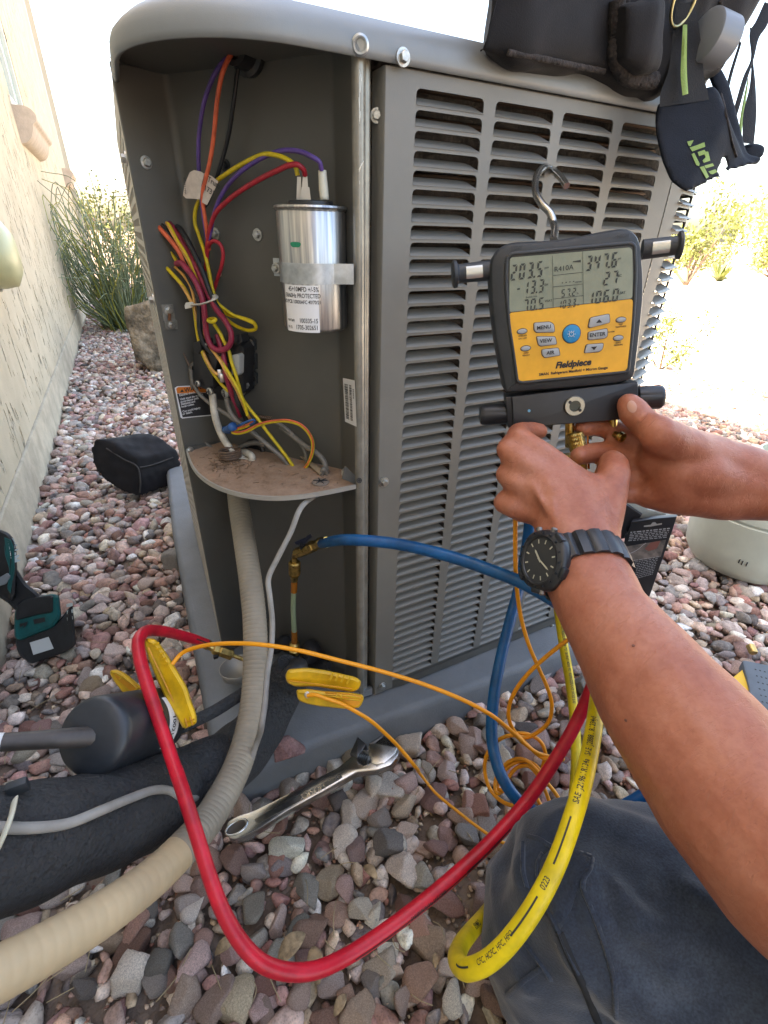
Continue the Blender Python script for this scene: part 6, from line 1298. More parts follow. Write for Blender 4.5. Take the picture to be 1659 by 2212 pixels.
# brass ports under the block
def Gt(name, pts, r, m, seg=14): return tube(name, [G(q, l) for q, l in pts], [x * sc_g for x in r] if isinstance(r, (list, tuple)) else r * sc_g, m, gm, seg, 6)
Gt('brass_port', [((815, 1350), -.014), ((815, 1500), -.014)], 33, M_BRASS); knurl('knurled_nut', G((845, 1408), -.010), G((872, 1530), -.006), 56 * sc_g, gm); Gt('brass_elbow', [((868, 1490), -.004), ((890, 1530), -.002), ((902, 1590), -.003), ((905, 1690), -.006)], [30, 26, 24, 24], M_BRASS)
knurl('knurled_nut', G((805, 1545), -.012), G((808, 1660), -.012), 48 * sc_g, gm)
Gt('brass_port', [((1085, 1325), -.014), ((1088, 1500), -.014)], 30, M_BRASS); knurl('knurled_nut', G((1095, 1492), -.014), G((1108, 1590), -.014), 54 * sc_g, gm); lathe('side_port', G((1095, 1420), -.010), G((1150, 1445), -.002), [(0, 22 * sc_g), (.5, 28 * sc_g), (.6, 36 * sc_g), (1, 34 * sc_g), (1, 22 * sc_g), (.7, 18 * sc_g)], M_BRASS, gm, 16)
Gt('brass_port', [((548, 1372), -.014), ((550, 1500), -.016)], 32, M_BRASS); box('port_stub', G((1185, 1435), -.012), (.008, .006, .004), mat('nickel', (.55, .54, .5), .3, metal=1), gm, bev=.0008)
for x in (585, 920): prism('copper_clip', [G(q, -.010) for q in ((x, 1365), (x + 12, 1365), (x + 22, 1640), (x + 8, 1640))], -GN * .0015, mat('copper_clip_metal', (.6, .25, .07), .25, metal=1), gm)
# ------------------------------------------------------------------ the technician
from mathutils import noise as mnoise
def g_cone(a, b, ra, rb, seg=20, cap=6):
    a, b = V3(a), V3(b); L_ = np.linalg.norm(b - a)
    prof = [(-ra / L_ * math.cos(t), ra * math.sin(t)) for t in np.linspace(.06, math.pi / 2, cap)] + [(1 + rb / L_ * math.sin(t), rb * math.cos(t)) for t in np.linspace(0, math.pi / 2 - .06, cap)]
    return g_lathe(a, b, prof, seg)
def organic(name, parts, voxel, it, m, parent=None, disp=None, label=None):
    v, f = merge(parts); me = bpy.data.meshes.new(name); me.from_pydata(v.tolist(), [], [tuple(map(int, q)) for q in f]); me.update()
    bm = bmesh.new(); bm.from_mesh(me); bmesh.ops.recalc_face_normals(bm, faces=bm.faces); bm.to_mesh(me); bm.free()
    o = bpy.data.objects.new(name, me); COL.objects.link(o)
    r = o.modifiers.new('r', 'REMESH'); r.mode = 'VOXEL'; r.voxel_size = voxel; r.use_smooth_shade = True
    s = o.modifiers.new('s', 'SMOOTH'); s.factor = .5; s.iterations = it
    dg = bpy.context.evaluated_depsgraph_get(); me2 = bpy.data.meshes.new_from_object(o.evaluated_get(dg)); bpy.data.objects.remove(o)
    n = len(me2.vertices); co = np.empty(n * 3); me2.vertices.foreach_get('co', co); co = co.reshape(-1, 3)
    no = np.empty(n * 3); me2.vertices.foreach_get('normal', no); no = no.reshape(-1, 3)
    if disp: co = disp(co, no)
    lo, hi = co.min(0), co.max(0); org = np.array([(lo[0] + hi[0]) / 2, (lo[1] + hi[1]) / 2, lo[2]])
    me2.vertices.foreach_set('co', (co - org).ravel()); me2.update(); me2.polygons.foreach_set('use_smooth', [True] * len(me2.polygons)); me2.materials.clear(); me2.materials.append(m)
    o = bpy.data.objects.new(name, me2); COL.objects.link(o); me2.name = name
    if parent is not None: o.parent = parent; o.location = Vector(org - WORG[parent.name])
    else: o.location = Vector(org)
    WORG[o.name] = org
    if label: o['label'] = label
    return o
def bvh_of(o):
    w = Vector(WORG[o.name]); return BVHTree.FromPolygons([x.co + w for x in o.data.vertices], [tuple(p.vertices) for p in o.data.polygons])
def chain(nodes): return [g_cone(nodes[i][0], nodes[i + 1][0], nodes[i][1], nodes[i + 1][1]) for i in range(len(nodes) - 1)]
c2b = lambda x, y: (1019.6 + .3854 * x, 777.7 + .3854 * y)
def N(x, y, d, r): return (P(*c2b(x, y), d), r)
def NV(u, v, d, r): return (P(u, v, d), r)
DB = float((G((845, 1250)) - CAM) @ CM[:, 2])       # depth of the block's front
A_ = []
# left arm (with the watch)
elbL = P(1900, 2060, .225) + np.array([.015, -.02, .0]); shL = np.array([.36, -.33, .62]); chest = np.array([.50, -.26, .50]); shR = np.array([.66, -.15, .62]); neck = np.array([.49, -.24, .68]); pelvis = np.array([.52, -.20, .14])
wrL = [N(540, 1085, .372, .0262), N(610, 1075, .372, .0262)]
for w in wrL: A_ += chain([w, (P(1304, 1325, .330), .0290), (P(1431, 1509, .287), .0372), (P(1579, 1704, .262), .0428), (P(1745, 1880, .236), .0450), (elbL, .043), (elbL * .5 + shL * .5, .046), (shL, .058)])
wc_ = N(575, 1000, .380, .026); A_ += chain([wrL[0], wc_, wrL[1]])
mcp = {'i': N(455, 585, .392, .0118), 'm': N(375, 640, .386, .0120), 'r': N(318, 735, .388, .0116), 'p': N(288, 840, .394, .0108)}
palm = [N(480, 830, .384, .0175), N(560, 780, .388, .0180), N(640, 800, .392, .0180), N(420, 740, .384, .0150)]
for k in 'imrp': A_ += chain([wrL[0], palm[0], mcp[k]]) + chain([wrL[1], palm[1], mcp[k]])
A_ += chain([wrL[0], palm[0], palm[3], mcp['m']]) + chain([wrL[1], palm[2], mcp['i']]) + chain([palm[0], palm[1], palm[2]])
A_ += chain([mcp['i'], N(345, 500, .388, .0106), N(262, 442, .392, .0098), N(262, 410, .410, .0088), N(330, 395, .428, .0080), N(380, 400, .432, .0074)])
A_ += chain([mcp['m'], N(265, 560, .384, .0108), N(200, 505, .392, .0100), N(215, 480, .412, .0088), N(300, 480, .432, .0078)])
A_ += chain([mcp['r'], N(245, 680, .386, .0104), N(198, 640, .394, .0096), N(215, 615, .414, .0086), N(300, 590, .432, .0078)])
A_ += chain([mcp['p'], N(225, 815, .392, .0098), N(182, 800, .398, .0094), N(200, 770, .416, .0084), N(290, 740, .430, .0076)])
A_ += chain([wrL[1], N(700, 900, .392, .0190), N(755, 760, .396, .0160), N(790, 650, .402, .0134), N(796, 595, .412, .0120), N(786, 575, .420, .0112)])
A_ += chain([mcp['i'], N(600, 680, .394, .0105), N(720, 740, .396, .0130)])
A_ += chain([N(420, 545, .384, .0020), N(335, 700, .3745, .0022), N(420, 850, .3665, .0018), N(480, 950, .3600, .0010)])          # tendon and vein ridges
A_ += chain([N(540, 660, .380, .0018), N(450, 780, .3672, .0016), N(470, 900, .3610, .0010)])
# right arm and hand, palm towards the camera, thumb on the block front
wrR = [N(1400, 590, .432, .0235), N(1400, 690, .432, .0245), N(1400, 765, .432, .0215)]
fR = (P(1662, 1040, .432), .0238), (P(1662, 1068, .432), .0238)
elbR = P(2250, 1130, .37)
for w in wrR: A_ += chain([w, fR[0], (P(1900, 1080, .42), .036), (elbR, .042)]) + chain([w, fR[1], (P(1900, 1080, .42), .036), (elbR, .042)])
A_ += chain([(elbR, .042), (elbR * .5 + shR * .5, .046), (shR, .058)])
tb = DB - .013
A_ += chain([wrR[0], N(1270, 545, .425, .0220), N(1140, 470, .410, .0172), N(1040, 410, .398, .0145), N(955, 350, tb + .006, .0120), N(905, 290, tb, .0118), N(876, 250, tb + .001, .0098)])
A_ += chain([wrR[1], N(1260, 640, .424, .0250), N(1140, 610, .424, .0225), N(1040, 560, .430, .0170)])
A_ += chain([wrR[2], N(1250, 745, .430, .0215), N(1120, 750, .434, .0185), N(1000, 745, .438, .0150)]) + chain([N(1140, 610, .424, .0225), N(1110, 700, .430, .0210), N(1250, 720, .43, .0225)])
A_ += chain([N(1060, 560, .434, .0160), N(980, 490, .442, .0110), N(860, 415, .448, .0098), N(720, 372, .450, .0090), N(620, 378, .446, .0080)])
A_ += chain([N(1060, 610, .436, .0160), N(960, 560, .444, .0112), N(820, 520, .448, .0102), N(680, 520, .446, .0094), N(600, 540, .440, .0084)])
A_ += chain([N(1040, 680, .438, .0160), N(950, 640, .444, .0112), N(840, 635, .446, .0102), N(740, 645, .442, .0094)])
A_ += chain([N(1020, 745, .438, .0150), N(930, 745, .442, .0104), N(850, 748, .442, .0094), N(770, 750, .438, .0084)])
A_ += chain([N(1040, 410, .398, .0145), N(1060, 480, .420, .0140), N(1060, 560, .434, .0140)])
# torso, neck and head (outside the picture)
A_ += chain([(shL, .058), (neck - [0, 0, .05], .075), (shR, .058)]) + chain([(pelvis, .125), (chest - [0, 0, .14], .11), (chest, .125), (neck - [0, 0, .04], .07), (neck, .055), (neck + [-.01, .02, .05], .055)])
hd = neck + np.array([-.02, .045, .145]); fw = nrm(np.array([-.42, .90, -.2]))
A_ += chain([(hd + [0, 0, .02] - fw * .02, .083), (hd - [0, 0, .03] + fw * .02, .068), (hd - [0, 0, .075] + fw * .045, .035)]) + chain([(hd + fw * .085 + [0, 0, .0], .007), (hd + fw * .098 - [0, 0, .022], .013)])
sd = nrm(np.cross(fw, (0, 0, 1)))
for s_ in (-1, 1): A_ += chain([(hd + sd * .078 * s_ + [0, 0, .012], .012), (hd + sd * .080 * s_ - [0, 0, .018], .009)]) + chain([(hd + fw * .078 + sd * .022 * s_ + [0, 0, .024], .012), (hd + fw * .076 + sd * .034 * s_ + [0, 0, .022], .011)])
A_ += chain([(hd + fw * .080 - [0, 0, .047] - sd * .018, .007), (hd + fw * .080 - [0, 0, .047] + sd * .018, .007)])
def skin_extra(m, t, b, tc, L):
    n = nd(t, 'ShaderNodeTexNoise', i_Scale=26., i_Detail=5., i_Roughness=.6); L(tc.outputs['Object'], n.inputs['Vector'])
    r = ramp(t, [(.3, (.29, .088, .048)), (.5, (.37, .130, .074)), (.7, (.43, .175, .110))]); L(n.outputs['Fac'], r.inputs[0])
    n5 = nd(t, 'ShaderNodeTexNoise', i_Scale=340., i_Detail=4.); L(tc.outputs['Object'], n5.inputs['Vector']); r5 = ramp(t, [(.34, (.94, .90, .88)), (.6, (1.02, 1.02, 1.02))]); L(n5.outputs['Fac'], r5.inputs[0])
    mx = nd(t, 'ShaderNodeMix', data_type='RGBA', blend_type='MULTIPLY'); mx.inputs[0].default_value = 1; L(r.outputs[0], mx.inputs[6]); L(r5.outputs[0], mx.inputs[7]); L(mx.outputs[2], b.inputs['Base Color'])
    mp = nd(t, 'ShaderNodeMapping'); mp.inputs['Rotation'].default_value = (.5, .4, .9); mp.inputs['Scale'].default_value = (1, 3.2, 1); L(tc.outputs['Object'], mp.inputs[0])
    w = nd(t, 'ShaderNodeTexNoise', i_Scale=85., i_Detail=5., i_Roughness=.65); L(mp.outputs[0], w.inputs['Vector'])
    rw = ramp(t, [(.40, (0, 0, 0)), (.47, (1, 1, 1))]); L(w.outputs['Fac'], rw.inputs[0])
    v = nd(t, 'ShaderNodeTexVoronoi', i_Scale=750.); L(tc.outputs['Object'], v.inputs['Vector'])
    b1 = nd(t, 'ShaderNodeBump', i_Strength=.30, i_Distance=.0009); L(rw.outputs[0], b1.inputs['Height'])
    b2 = nd(t, 'ShaderNodeBump', i_Strength=.22, i_Distance=.0003); L(v.outputs['Distance'], b2.inputs['Height']); L(b1.outputs[0], b2.inputs['Normal']); L(b2.outputs[0], b.inputs['Normal'])
M_SKIN = mat('skin', (.45, .19, .12), .46, spec=.45, sss=.10, extra=skin_extra)
def skin_disp(co, no):
    out = co.copy()
    for i in range(len(co)):
        c = co[i]
        if c[1] > -.02 and c[0] > .1:
            v_ = Vector(c); k = mnoise.noise(v_ * 38) * .0009 + mnoise.noise(v_ * 95) * .00035
            out[i] += no[i] * k
    return out
pe = thing('person', 'person in dark jeans and a black watch holding the gauge manifold with both hands', 'person', pelvis - [0, 0, .13])
skin = organic('body', A_, .0026, 5, M_SKIN, pe, skin_disp)
bs = bvh_of(skin)
def hit(u, v, off=0.0, b=None):
    r = ray(u, v); r = nrm(r); p, n, i, d = (b or bs).ray_cast(Vector(CAM), Vector(r), 3)
    return (np.array(p) + np.array(n) * off, np.array(n)) if p is not None else (None, None)
# thumbnail
nl = []
M_NAIL = mat('fingernail', (.46, .24, .18), .3, spec=.6)
for q in circ((897, 262), 26, 34, 16):
    th = .45; x, y = q[0] - 897, q[1] - 262; q2 = (897 + x * math.cos(th) + y * math.sin(th), 262 - x * math.sin(th) + y * math.cos(th))
    p, n = hit(*c2b(*q2), .0005); nl.append(p)
if all(p is not None for p in nl):
    c_, n_ = hit(*c2b(897, 262), .0012); mk('thumbnail', nl + [c_], [(i, (i + 1) % 16, 16) for i in range(16)], M_NAIL, pe)
# fine arm hair and veins
hv, M_HAIR = [], mat('arm_hair', (.24, .13, .08), .6)
for k in range(260):
    t = rng.rand(); u = 1265 + t * 380 + rng.normal(0, 60); v = 1290 + t * 560 + rng.normal(0, 60)
    if k % 4 == 0: u, v = rng.uniform(1540, 1655), rng.uniform(985, 1060)
    p, n = hit(u, v, -.0002)
    if p is None or abs((p - CAM) @ CM[:, 2] - .33) > .16: continue
    d = nrm(nrm(np.array([.3, -.2, -.9]) + rng.normal(0, .35, 3)) * .9 + n * .35); l = rng.uniform(.004, .009)
    hv.append(g_tube([p, p + d * l * .6 + n * .0006, p + d * l], [.00005, .00002], 3, 2, caps=False))
v, f = merge(hv); mk('arm_hair', v, f, M_HAIR, pe)['kind'] = 'stuff'
M_CR = mat('skin_crease', (.25, .075, .045), .6)
for ci, pts in enumerate(([(1030, 330), (1010, 350), (985, 375)], [(985, 300), (970, 325), (945, 350)], [(240, 455), (262, 470), (285, 470)], [(195, 560), (215, 575), (238, 575)], [(185, 690), (205, 700), (225, 698)], [(805, 640), (780, 655), (755, 655)])):
    p_ = [hit(*c2b(*q), -.00018)[0] for q in spline([(x, y, 0) for x, y in pts], 5)[:, :2]]; p_ = [q for q in p_ if q is not None]
    if len(p_) > 3 and max(np.linalg.norm(p_[i] - p_[i + 1]) for i in range(len(p_) - 1)) < .02: tube('skin_fold', p_, .00030, M_CR, pe, 6, smooth=False)
# dark freckles
for (u, v) in ((1352, 1556), (1368, 1395)):
    p, n = hit(u, v, .0002)
    if p is not None: lathe('mole', p, p + n * .0004, [(0, .0009), (1, .0005)], mat('mole_skin', (.16, .06, .04), .6), pe, 10)
# ---- watch
ax = nrm(P(1304, 1325, .330) - P(1243, 1180, .375)); A0 = P(1252, 1222, .358)
u1 = nrm(np.cross(ax, (0, 0, 1))); u2 = np.cross(ax, u1)
def ringpt(th, s, off):
    d = u1 * math.cos(th) + u2 * math.sin(th); o_ = A0 + ax * s + d * .09; p, n, i, dd = bs.ray_cast(Vector(o_), Vector(-d), .2)
    return (np.array(p) if p is not None else A0 + ax * s + d * .03) + d * off
M_GAP = mat('seam_shadow', (.012, .014, .018), .9); M_WB = mat('watch_resin', (.016, .018, .022), .36, spec=.55, var=.2, vscale=80); M_WD = mat('watch_dial', (.03, .032, .034), .4); M_WH = mat('watch_lume', (.50, .50, .40), .4)
wt_th = None; best = 9
for th in np.linspace(0, 2 * math.pi, 180):
    p = ringpt(th, -.004, .004); uu, vv, dd = project(p[None]); d2 = math.hypot(uu[0] - 1196, vv[0] - 1228)
    facing = (u1 * math.cos(th) + u2 * math.sin(th)) @ (CAM - A0)
    if d2 < best * 100 and facing > -.05:
        if d2 / 100 < best: best, wt_th = d2 / 100, th
wcn = wt_th if wt_th is not None else 0
nw = u1 * math.cos(wcn) + u2 * math.sin(wcn)
nL = 30; strapw = .0105
sb_v, sb_f = [], []
for k in range(64):
    th = 2 * math.pi * k / 64; w_ = strapw + (.002 if abs(((th - wcn + math.pi) % (2 * math.pi)) - math.pi) < .7 else 0)
    base = [ringpt(th, s, .0002) for s in (-w_, 0, w_)]; d = u1 * math.cos(th) + u2 * math.sin(th); c_ = sum(base) / 3
    rad = max((b_ - A0 - ax * ((b_ - A0) @ ax)) @ d for b_ in base)
    groove = .0012 if k % 4 == 0 else .0035
    for s, h in ((-w_, .0006), (-w_, groove * .8), (-w_ * .55, groove), (w_ * .55, groove), (w_, groove * .8), (w_, .0006)): sb_v.append(A0 + ax * s + d * (rad + h))
for k in range(64):
    for j in range(6): a_ = k * 6 + j; b_ = k * 6 + (j + 1) % 6; c2_ = ((k + 1) % 64) * 6; sb_f.append((a_, b_, c2_ + (j + 1) % 6, c2_ + j))
watch = mk('wristwatch_strap', sb_v, sb_f, M_WB, pe, True, 'ribbed black resin watch strap', sharp=40)
cw_ = ringpt(wcn, 0, 0); nwv = nrm(nw + nrm(CAM - cw_) * .35)
e1 = nrm(np.cross(nwv, ax)); e2 = np.cross(nwv, e1)
V_, F_ = [], []
prof_ = [(0.0215, 0), (.0225, .003), (.0218, .006), (.0205, .0078), (.0178, .0088), (.0165, .0084), (.0160, .0076)]
for r, h in prof_:
    for j in range(48):
        a = 2 * math.pi * j / 48; rr = r * (1 + (.06 * (abs(math.cos(2 * a)) ** 3) if h < .007 else 0)); V_.append(cw_ + nwv * (h - .001) + (e1 * math.cos(a) + e2 * math.sin(a)) * rr)
for k in range(len(prof_) - 1): F_ += [(k * 48 + j, k * 48 + (j + 1) % 48, (k + 1) * 48 + (j + 1) % 48, (k + 1) * 48 + j) for j in range(48)]
F_.append(tuple(range(48))[::-1])
case = mk('watch_case', V_, F_, M_WB, pe, True, sharp=35)
sub(case, mk('dial', [cw_ + nwv * .0064 + (e1 * math.cos(a) + e2 * math.sin(a)) * .0162 for a in np.linspace(0, 2 * math.pi, 40, endpoint=False)], [tuple(range(40))], M_WD, None, False))
mkx = []
for k in range(12):
    a = math.pi * k / 6; d = e1 * math.cos(a) + e2 * math.sin(a); s = np.cross(nwv, d); mkx.append(([cw_ + nwv * .0068 + d * .0118 - s * .0005, cw_ + nwv * .0068 + d * .0118 + s * .0005, cw_ + nwv * .0068 + d * .0148 + s * .0005, cw_ + nwv * .0068 + d * .0148 - s * .0005], [(0, 1, 2, 3)]))
sub(case, mk('hour_marks', *merge(mkx), M_WH, None, False))
def handw(px, L_, w, nm):
    q = onP(*px, cw_ + nwv * .007, nwv); d = nrm(q - (cw_ + nwv * .007)); s = np.cross(nwv, d); c0_ = cw_ + nwv * .0071
    sub(case, mk(nm, [c0_ - s * w - d * .002, c0_ + s * w - d * .002, c0_ + s * w + d * L_ * .8, c0_ + d * L_, c0_ - s * w + d * L_ * .8], [(0, 1, 2, 3, 4)], M_WH, None, False))
uc, vc, _ = project(cw_[None]); uc, vc = uc[0], vc[0]
handw((uc - 20, vc - 12), .009, .0008, 'hour_hand'); handw((uc + 8, vc + 26), .012, .0006, 'minute_hand')
for k in range(16):
    a = math.pi * k / 8; d = e1 * math.cos(a) + e2 * math.sin(a); sub(case, box('bezel_notch', cw_ + nwv * .0078 + d * .0196, (.0012, .0012, .0012), M_GAP, None, R=np.column_stack([d, np.cross(nwv, d), nwv])))
for a in (.1, 3.0, 3.9, 5.2): d = e1 * math.cos(a) + e2 * math.sin(a); sub(case, box('case_guard', cw_ + nwv * .0040 + d * .0222, (.0040, .0085, .0055), M_WB, None, R=np.column_stack([d, np.cross(nwv, d), nwv]), bev=.0012))
bt2 = cw_ + (e1 * math.cos(2.2) + e2 * math.sin(2.2)) * .0225 + nwv * .003
for a in (.5, 1.15, -2.2): p_ = cw_ + nwv * .0035 + (e1 * math.cos(a) + e2 * math.sin(a)) * .0215; sub(case, lathe('push_button', p_, p_ + (e1 * math.cos(a) + e2 * math.sin(a)) * .0035, [(0, .0022), (.8, .0024), (1, .0016)], mat('button_steel', (.22, .2, .19), .35, metal=.8), None, 12))

# ---- jeans
T_ = []
kA, kB, kC = (P(1262, 1903, .345), .0520), (P(1192, 2000, .372), .0530), (P(1290, 2235, .425), .0600)
foot = np.array([.16, .045, .06]); ank = P(1360, 2420, .50); ank[2] = max(ank[2], .10)
T_ += chain([kA, kB, kC, (ank, .050)]) + chain([kA, (P(1580, 2060, .325), .0750), (P(1900, 2150, .30), .088), (pelvis + [-.10, -.02, .02], .098)])
T_ += chain([kB, (P(1500, 2100, .36), .075), (P(1900, 2250, .34), .085)]) + chain([kA, (P(1400, 1895, .345), .0240), (P(1480, 1920, .345), .030), (P(1700, 1960, .33), .05)])
T_ += chain([(pelvis + [-.08, -.04, .0], .12), (pelvis + [.08, .04, .0], .12)]) + chain([(pelvis + [0, 0, .0], .13), (pelvis + [0, -.01, .12], .118)])
rk_ = np.array([.66, -.04, .10]); T_ += chain([(pelvis + [.10, .04, 0], .10), (rk_, .075), (np.array([.76, -.20, .07]), .055), (np.array([.80, -.34, .06]), .045)])
kdir = nrm(P(1580, 1985, .320) - kA[0])
_v, _f = merge(T_); _b = BVHTree.FromPolygons([Vector(p) for p in _v], _f)
c8 = lambda x, y: (950.5 + .4271 * x, 1641.8 + .4271 * y)
for pts, r_ in (([(560, 455), (700, 475), (770, 510), (735, 610), (760, 740), (830, 900), (880, 1100), (930, 1300)], .0075), ([(860, 520), (880, 640), (960, 760), (1100, 900), (1300, 960)], .0085), ([(1120, 560), (1250, 640), (1400, 760), (1550, 900)], .009), ([(480, 420), (430, 600), (420, 760)], .007), ([(280, 780), (400, 930), (520, 1040)], .006), ([(560, 600), (620, 800), (720, 1000), (800, 1250)], .008), ([(1000, 900), (1200, 1080), (1500, 1200)], .009), ([(330, 1150), (450, 1110), (560, 1060)], .006)):
    q_ = []
    for x, y in pts:
        r = nrm(ray(*c8(x, y))); p, n, i_, d_ = _b.ray_cast(Vector(CAM), Vector(r), 3)
        if p is not None: q_.append((np.array(p) - np.array(n) * r_ * .35, r_))
    if len(q_) > 1: T_ += chain([(q_[0][0], .003)] + q_[1:-1] + [(q_[-1][0], .003)] if len(q_) > 2 else q_)
def jean_disp(co, no):
    out = co.copy(); c0_ = kA[0]
    for i in range(len(co)):
        v_ = Vector(co[i]); rel = co[i] - c0_; s = rel @ kdir
        w = mnoise.noise(Vector((s * 9, (rel[2]) * 26, (rel @ np.cross(kdir, (0, 0, 1))) * 26))); w2 = mnoise.noise(v_ * 16); w3 = mnoise.noise(v_ * 70)
        out[i] += no[i] * (.0050 * (1 - abs(w) * 2.4) + .0060 * w2 + .0009 * w3)
    return out
def denim_extra(m, t, b, tc, L):
    n = nd(t, 'ShaderNodeTexNoise', i_Scale=11., i_Detail=7., i_Roughness=.65); L(tc.outputs['Object'], n.inputs['Vector'])
    r = ramp(t, [(.33, (.014, .020, .034)), (.55, (.028, .039, .062)), (.74, (.070, .092, .130))]); L(n.outputs['Fac'], r.inputs[0])
    n2 = nd(t, 'ShaderNodeTexNoise', i_Scale=700., i_Detail=3.); L(tc.outputs['Object'], n2.inputs['Vector']); r2 = ramp(t, [(.3, (.72, .72, .72)), (.7, (1.25, 1.25, 1.25))]); L(n2.outputs['Fac'], r2.inputs[0])
    mx = nd(t, 'ShaderNodeMix', data_type='RGBA', blend_type='MULTIPLY'); mx.inputs[0].default_value = 1; L(r.outputs[0], mx.inputs[6]); L(r2.outputs[0], mx.inputs[7]); L(mx.outputs[2], b.inputs['Base Color'])
    bp = nd(t, 'ShaderNodeBump', i_Strength=.5, i_Distance=.0007); L(n2.outputs['Fac'], bp.inputs['Height']); L(bp.outputs[0], b.inputs['Normal'])
M_DEN = mat('dark_denim', (.06, .07, .1), .82, spec=.2, sheen=.25, extra=denim_extra)
jn = organic('trousers', T_, .0036, 7, M_DEN, pe, jean_disp)
bj = bvh_of(jn)
c8 = lambda x, y: (950.5 + .4271 * x, 1641.8 + .4271 * y)
M_GAP = mat('seam_shadow', (.012, .014, .018), .9); M_SEAM = mat('seam_thread', (.05, .065, .095), .8); M_GAP = mat('seam_shadow', (.012, .014, .018), .9)
def seam(pts, r, m, off, nm='seam', n=8):
    p2 = spline([(x, y, 0) for x, y in pts], n)[:, :2]; pp = [hit(*c8(*q), off, bj)[0] for q in p2]; pp = [p for p in pp if p is not None]
    if len(pp) > 2: sub(jn, tube(nm, pp, r, m, None, 6, smooth=False))
for pts in (((445, 385), (500, 400), (550, 430), (572, 440)), ((560, 445), (640, 455), (720, 475), (765, 490)), ((768, 492), (760, 540), (730, 590), (722, 640), (760, 740), (800, 840), (840, 960), (880, 1120), (890, 1300)), ((520, 470), (495, 520), (500, 620), (520, 700), (600, 860), (640, 960), (700, 1080)), ((340, 1190), (430, 1110), (520, 1045)), ((400, 880), (470, 980), (520, 1045), (560, 1110)), ((420, 420), (420, 560), (440, 640))):
    seam(pts, .0016, M_DEN, .0002); seam([(x + 10, y + 8) for x, y in pts], .0006, M_SEAM, .0001, 'stitching')
seam(((605, 870), (650, 980), (700, 1090), (760, 1230), (800, 1330)), .0030, M_GAP, -.0012, 'pocket_opening')
# pocket flap as a raised patch
fl = []
fpx = [(560, 452), (640, 462), (720, 482), (758, 500), (750, 545), (722, 590), (700, 640), (660, 760), (610, 850), (560, 760), (520, 640), (505, 560), (520, 490)]
cpx = np.mean(fpx, 0); ringp = [hit(*c8(*q), .0016, bj)[0] for q in fpx]; ringm = [hit(*c8(*(cpx + (np.array(q) - cpx) * .5)), .0020, bj)[0] for q in fpx]; cen = hit(*c8(*cpx), .0020, bj)[0]; ring0 = [hit(*c8(*(cpx + (np.array(q) - cpx) * 1.03)), -.0006, bj)[0] for q in fpx]
if all(p is not None for p in ringp + ringm + ring0 + [cen]):
    n_ = len(fpx); V_ = ring0 + ringp + ringm + [cen]; F_ = [(k * n_ + i, k * n_ + (i + 1) % n_, (k + 1) * n_ + (i + 1) % n_, (k + 1) * n_ + i) for k in range(2) for i in range(n_)] + [(2 * n_ + i, 2 * n_ + (i + 1) % n_, 3 * n_) for i in range(n_)]
    sub(jn, mk('pocket_flap', V_, F_, M_DEN, None, True))
# shirt, hair, boots (outside the frame)
M_SH = mat('work_shirt', (.05, .055, .065), .85, var=.2, vscale=20)
organic('shirt', chain([(elbL * .35 + shL * .65, .056), (shL, .068), (neck - [0, 0, .06], .082), (shR, .068), (elbR * .35 + shR * .65, .056)]) + chain([(pelvis + [0, 0, .05], .138), (chest - [0, 0, .14], .125), (chest, .137), (neck - [0, 0, .06], .08)]), .008, 3, M_SH, pe)
organic('hair', chain([(hd + [0, 0, .04] - fw * .035, .080), (hd + [0, 0, .01] - fw * .05, .070)]), .006, 2, mat('dark_hair', (.03, .02, .015), .7), pe)
M_BOOT = mat('work_boot', (.10, .06, .035), .7)
bf = ank.copy(); bf[2] = .0; organic('boot', chain([(bf + [0, 0, .09], .046), (bf + [.0, .0, .05], .045), (bf + [-.07, .10, .040], .036)]), .006, 2, M_BOOT, pe)
organic('boot', chain([(np.array([.80, -.35, .06]), .045), (np.array([.82, -.46, .045]), .036)]), .006, 2, M_BOOT, pe)
# ------------------------------------------------------------------ tool bag on top, with straps
c3b = lambda x, y: (1019.6 + .3854 * x, .3854 * y)
M_NYL = mat('black_nylon_cloth', (.0125, .0115, .013), .75, spec=.2, var=.4, vscale=9, sheen=.05, bump=.6, bscale=1100, bdist=.0005); M_FUZ = mat('fuzzy_trim', (.032, .026, .025), .95, var=.5, vscale=120, bump=1, bscale=400, bdist=.002)
M_GRN = mat('green_webbing', (.20, .30, .075), .7, bump=.8, bscale=700, bdist=.0008); M_WEB = mat('black_webbing', (.009, .010, .013), .8, bump=.8, bscale=900, bdist=.0006)
bag = thing('tool_bag', 'big black cloth tool bag standing on top of the condenser', 'tool bag', (.75, .58, .815))
def YP(q, y): return onY(*c3b(*q), y)
bp0 = [YP(q, .425) for q in ((90, -60), (32, 284), (300, 340), (600, 402), (780, 440), (860, 486), (1050, 506), (1180, 440), (1420, 400), (1480, 250), (1540, 140), (1640, -60))]
zt = 1.0; top = [(bp0[-1][0] + .05, .425, zt), (bp0[0][0], .425, zt)]
v, f = g_prism(np.array([p for p in bp0] + [V3(t) for t in top]), (.20, .26, 0), 0)
def bag_disp(co, no):
    o = co.copy()
    for i in range(len(co)): v_ = Vector(co[i]); o[i] += no[i] * (.009 * mnoise.noise(v_ * 11) + .0035 * mnoise.noise(v_ * 34) + .0035 * (1 - abs(mnoise.noise(Vector((v_.x * 22, v_.y * 8, v_.z * 8)))) * 3))
    return o
bb_ = organic('bag_body', [(v, f)], .0055, 8, M_NYL, bag, bag_disp)
bbv = bvh_of(bb_)
def bh(q, off): return hit(*c3b(*q), off, bbv)[0]
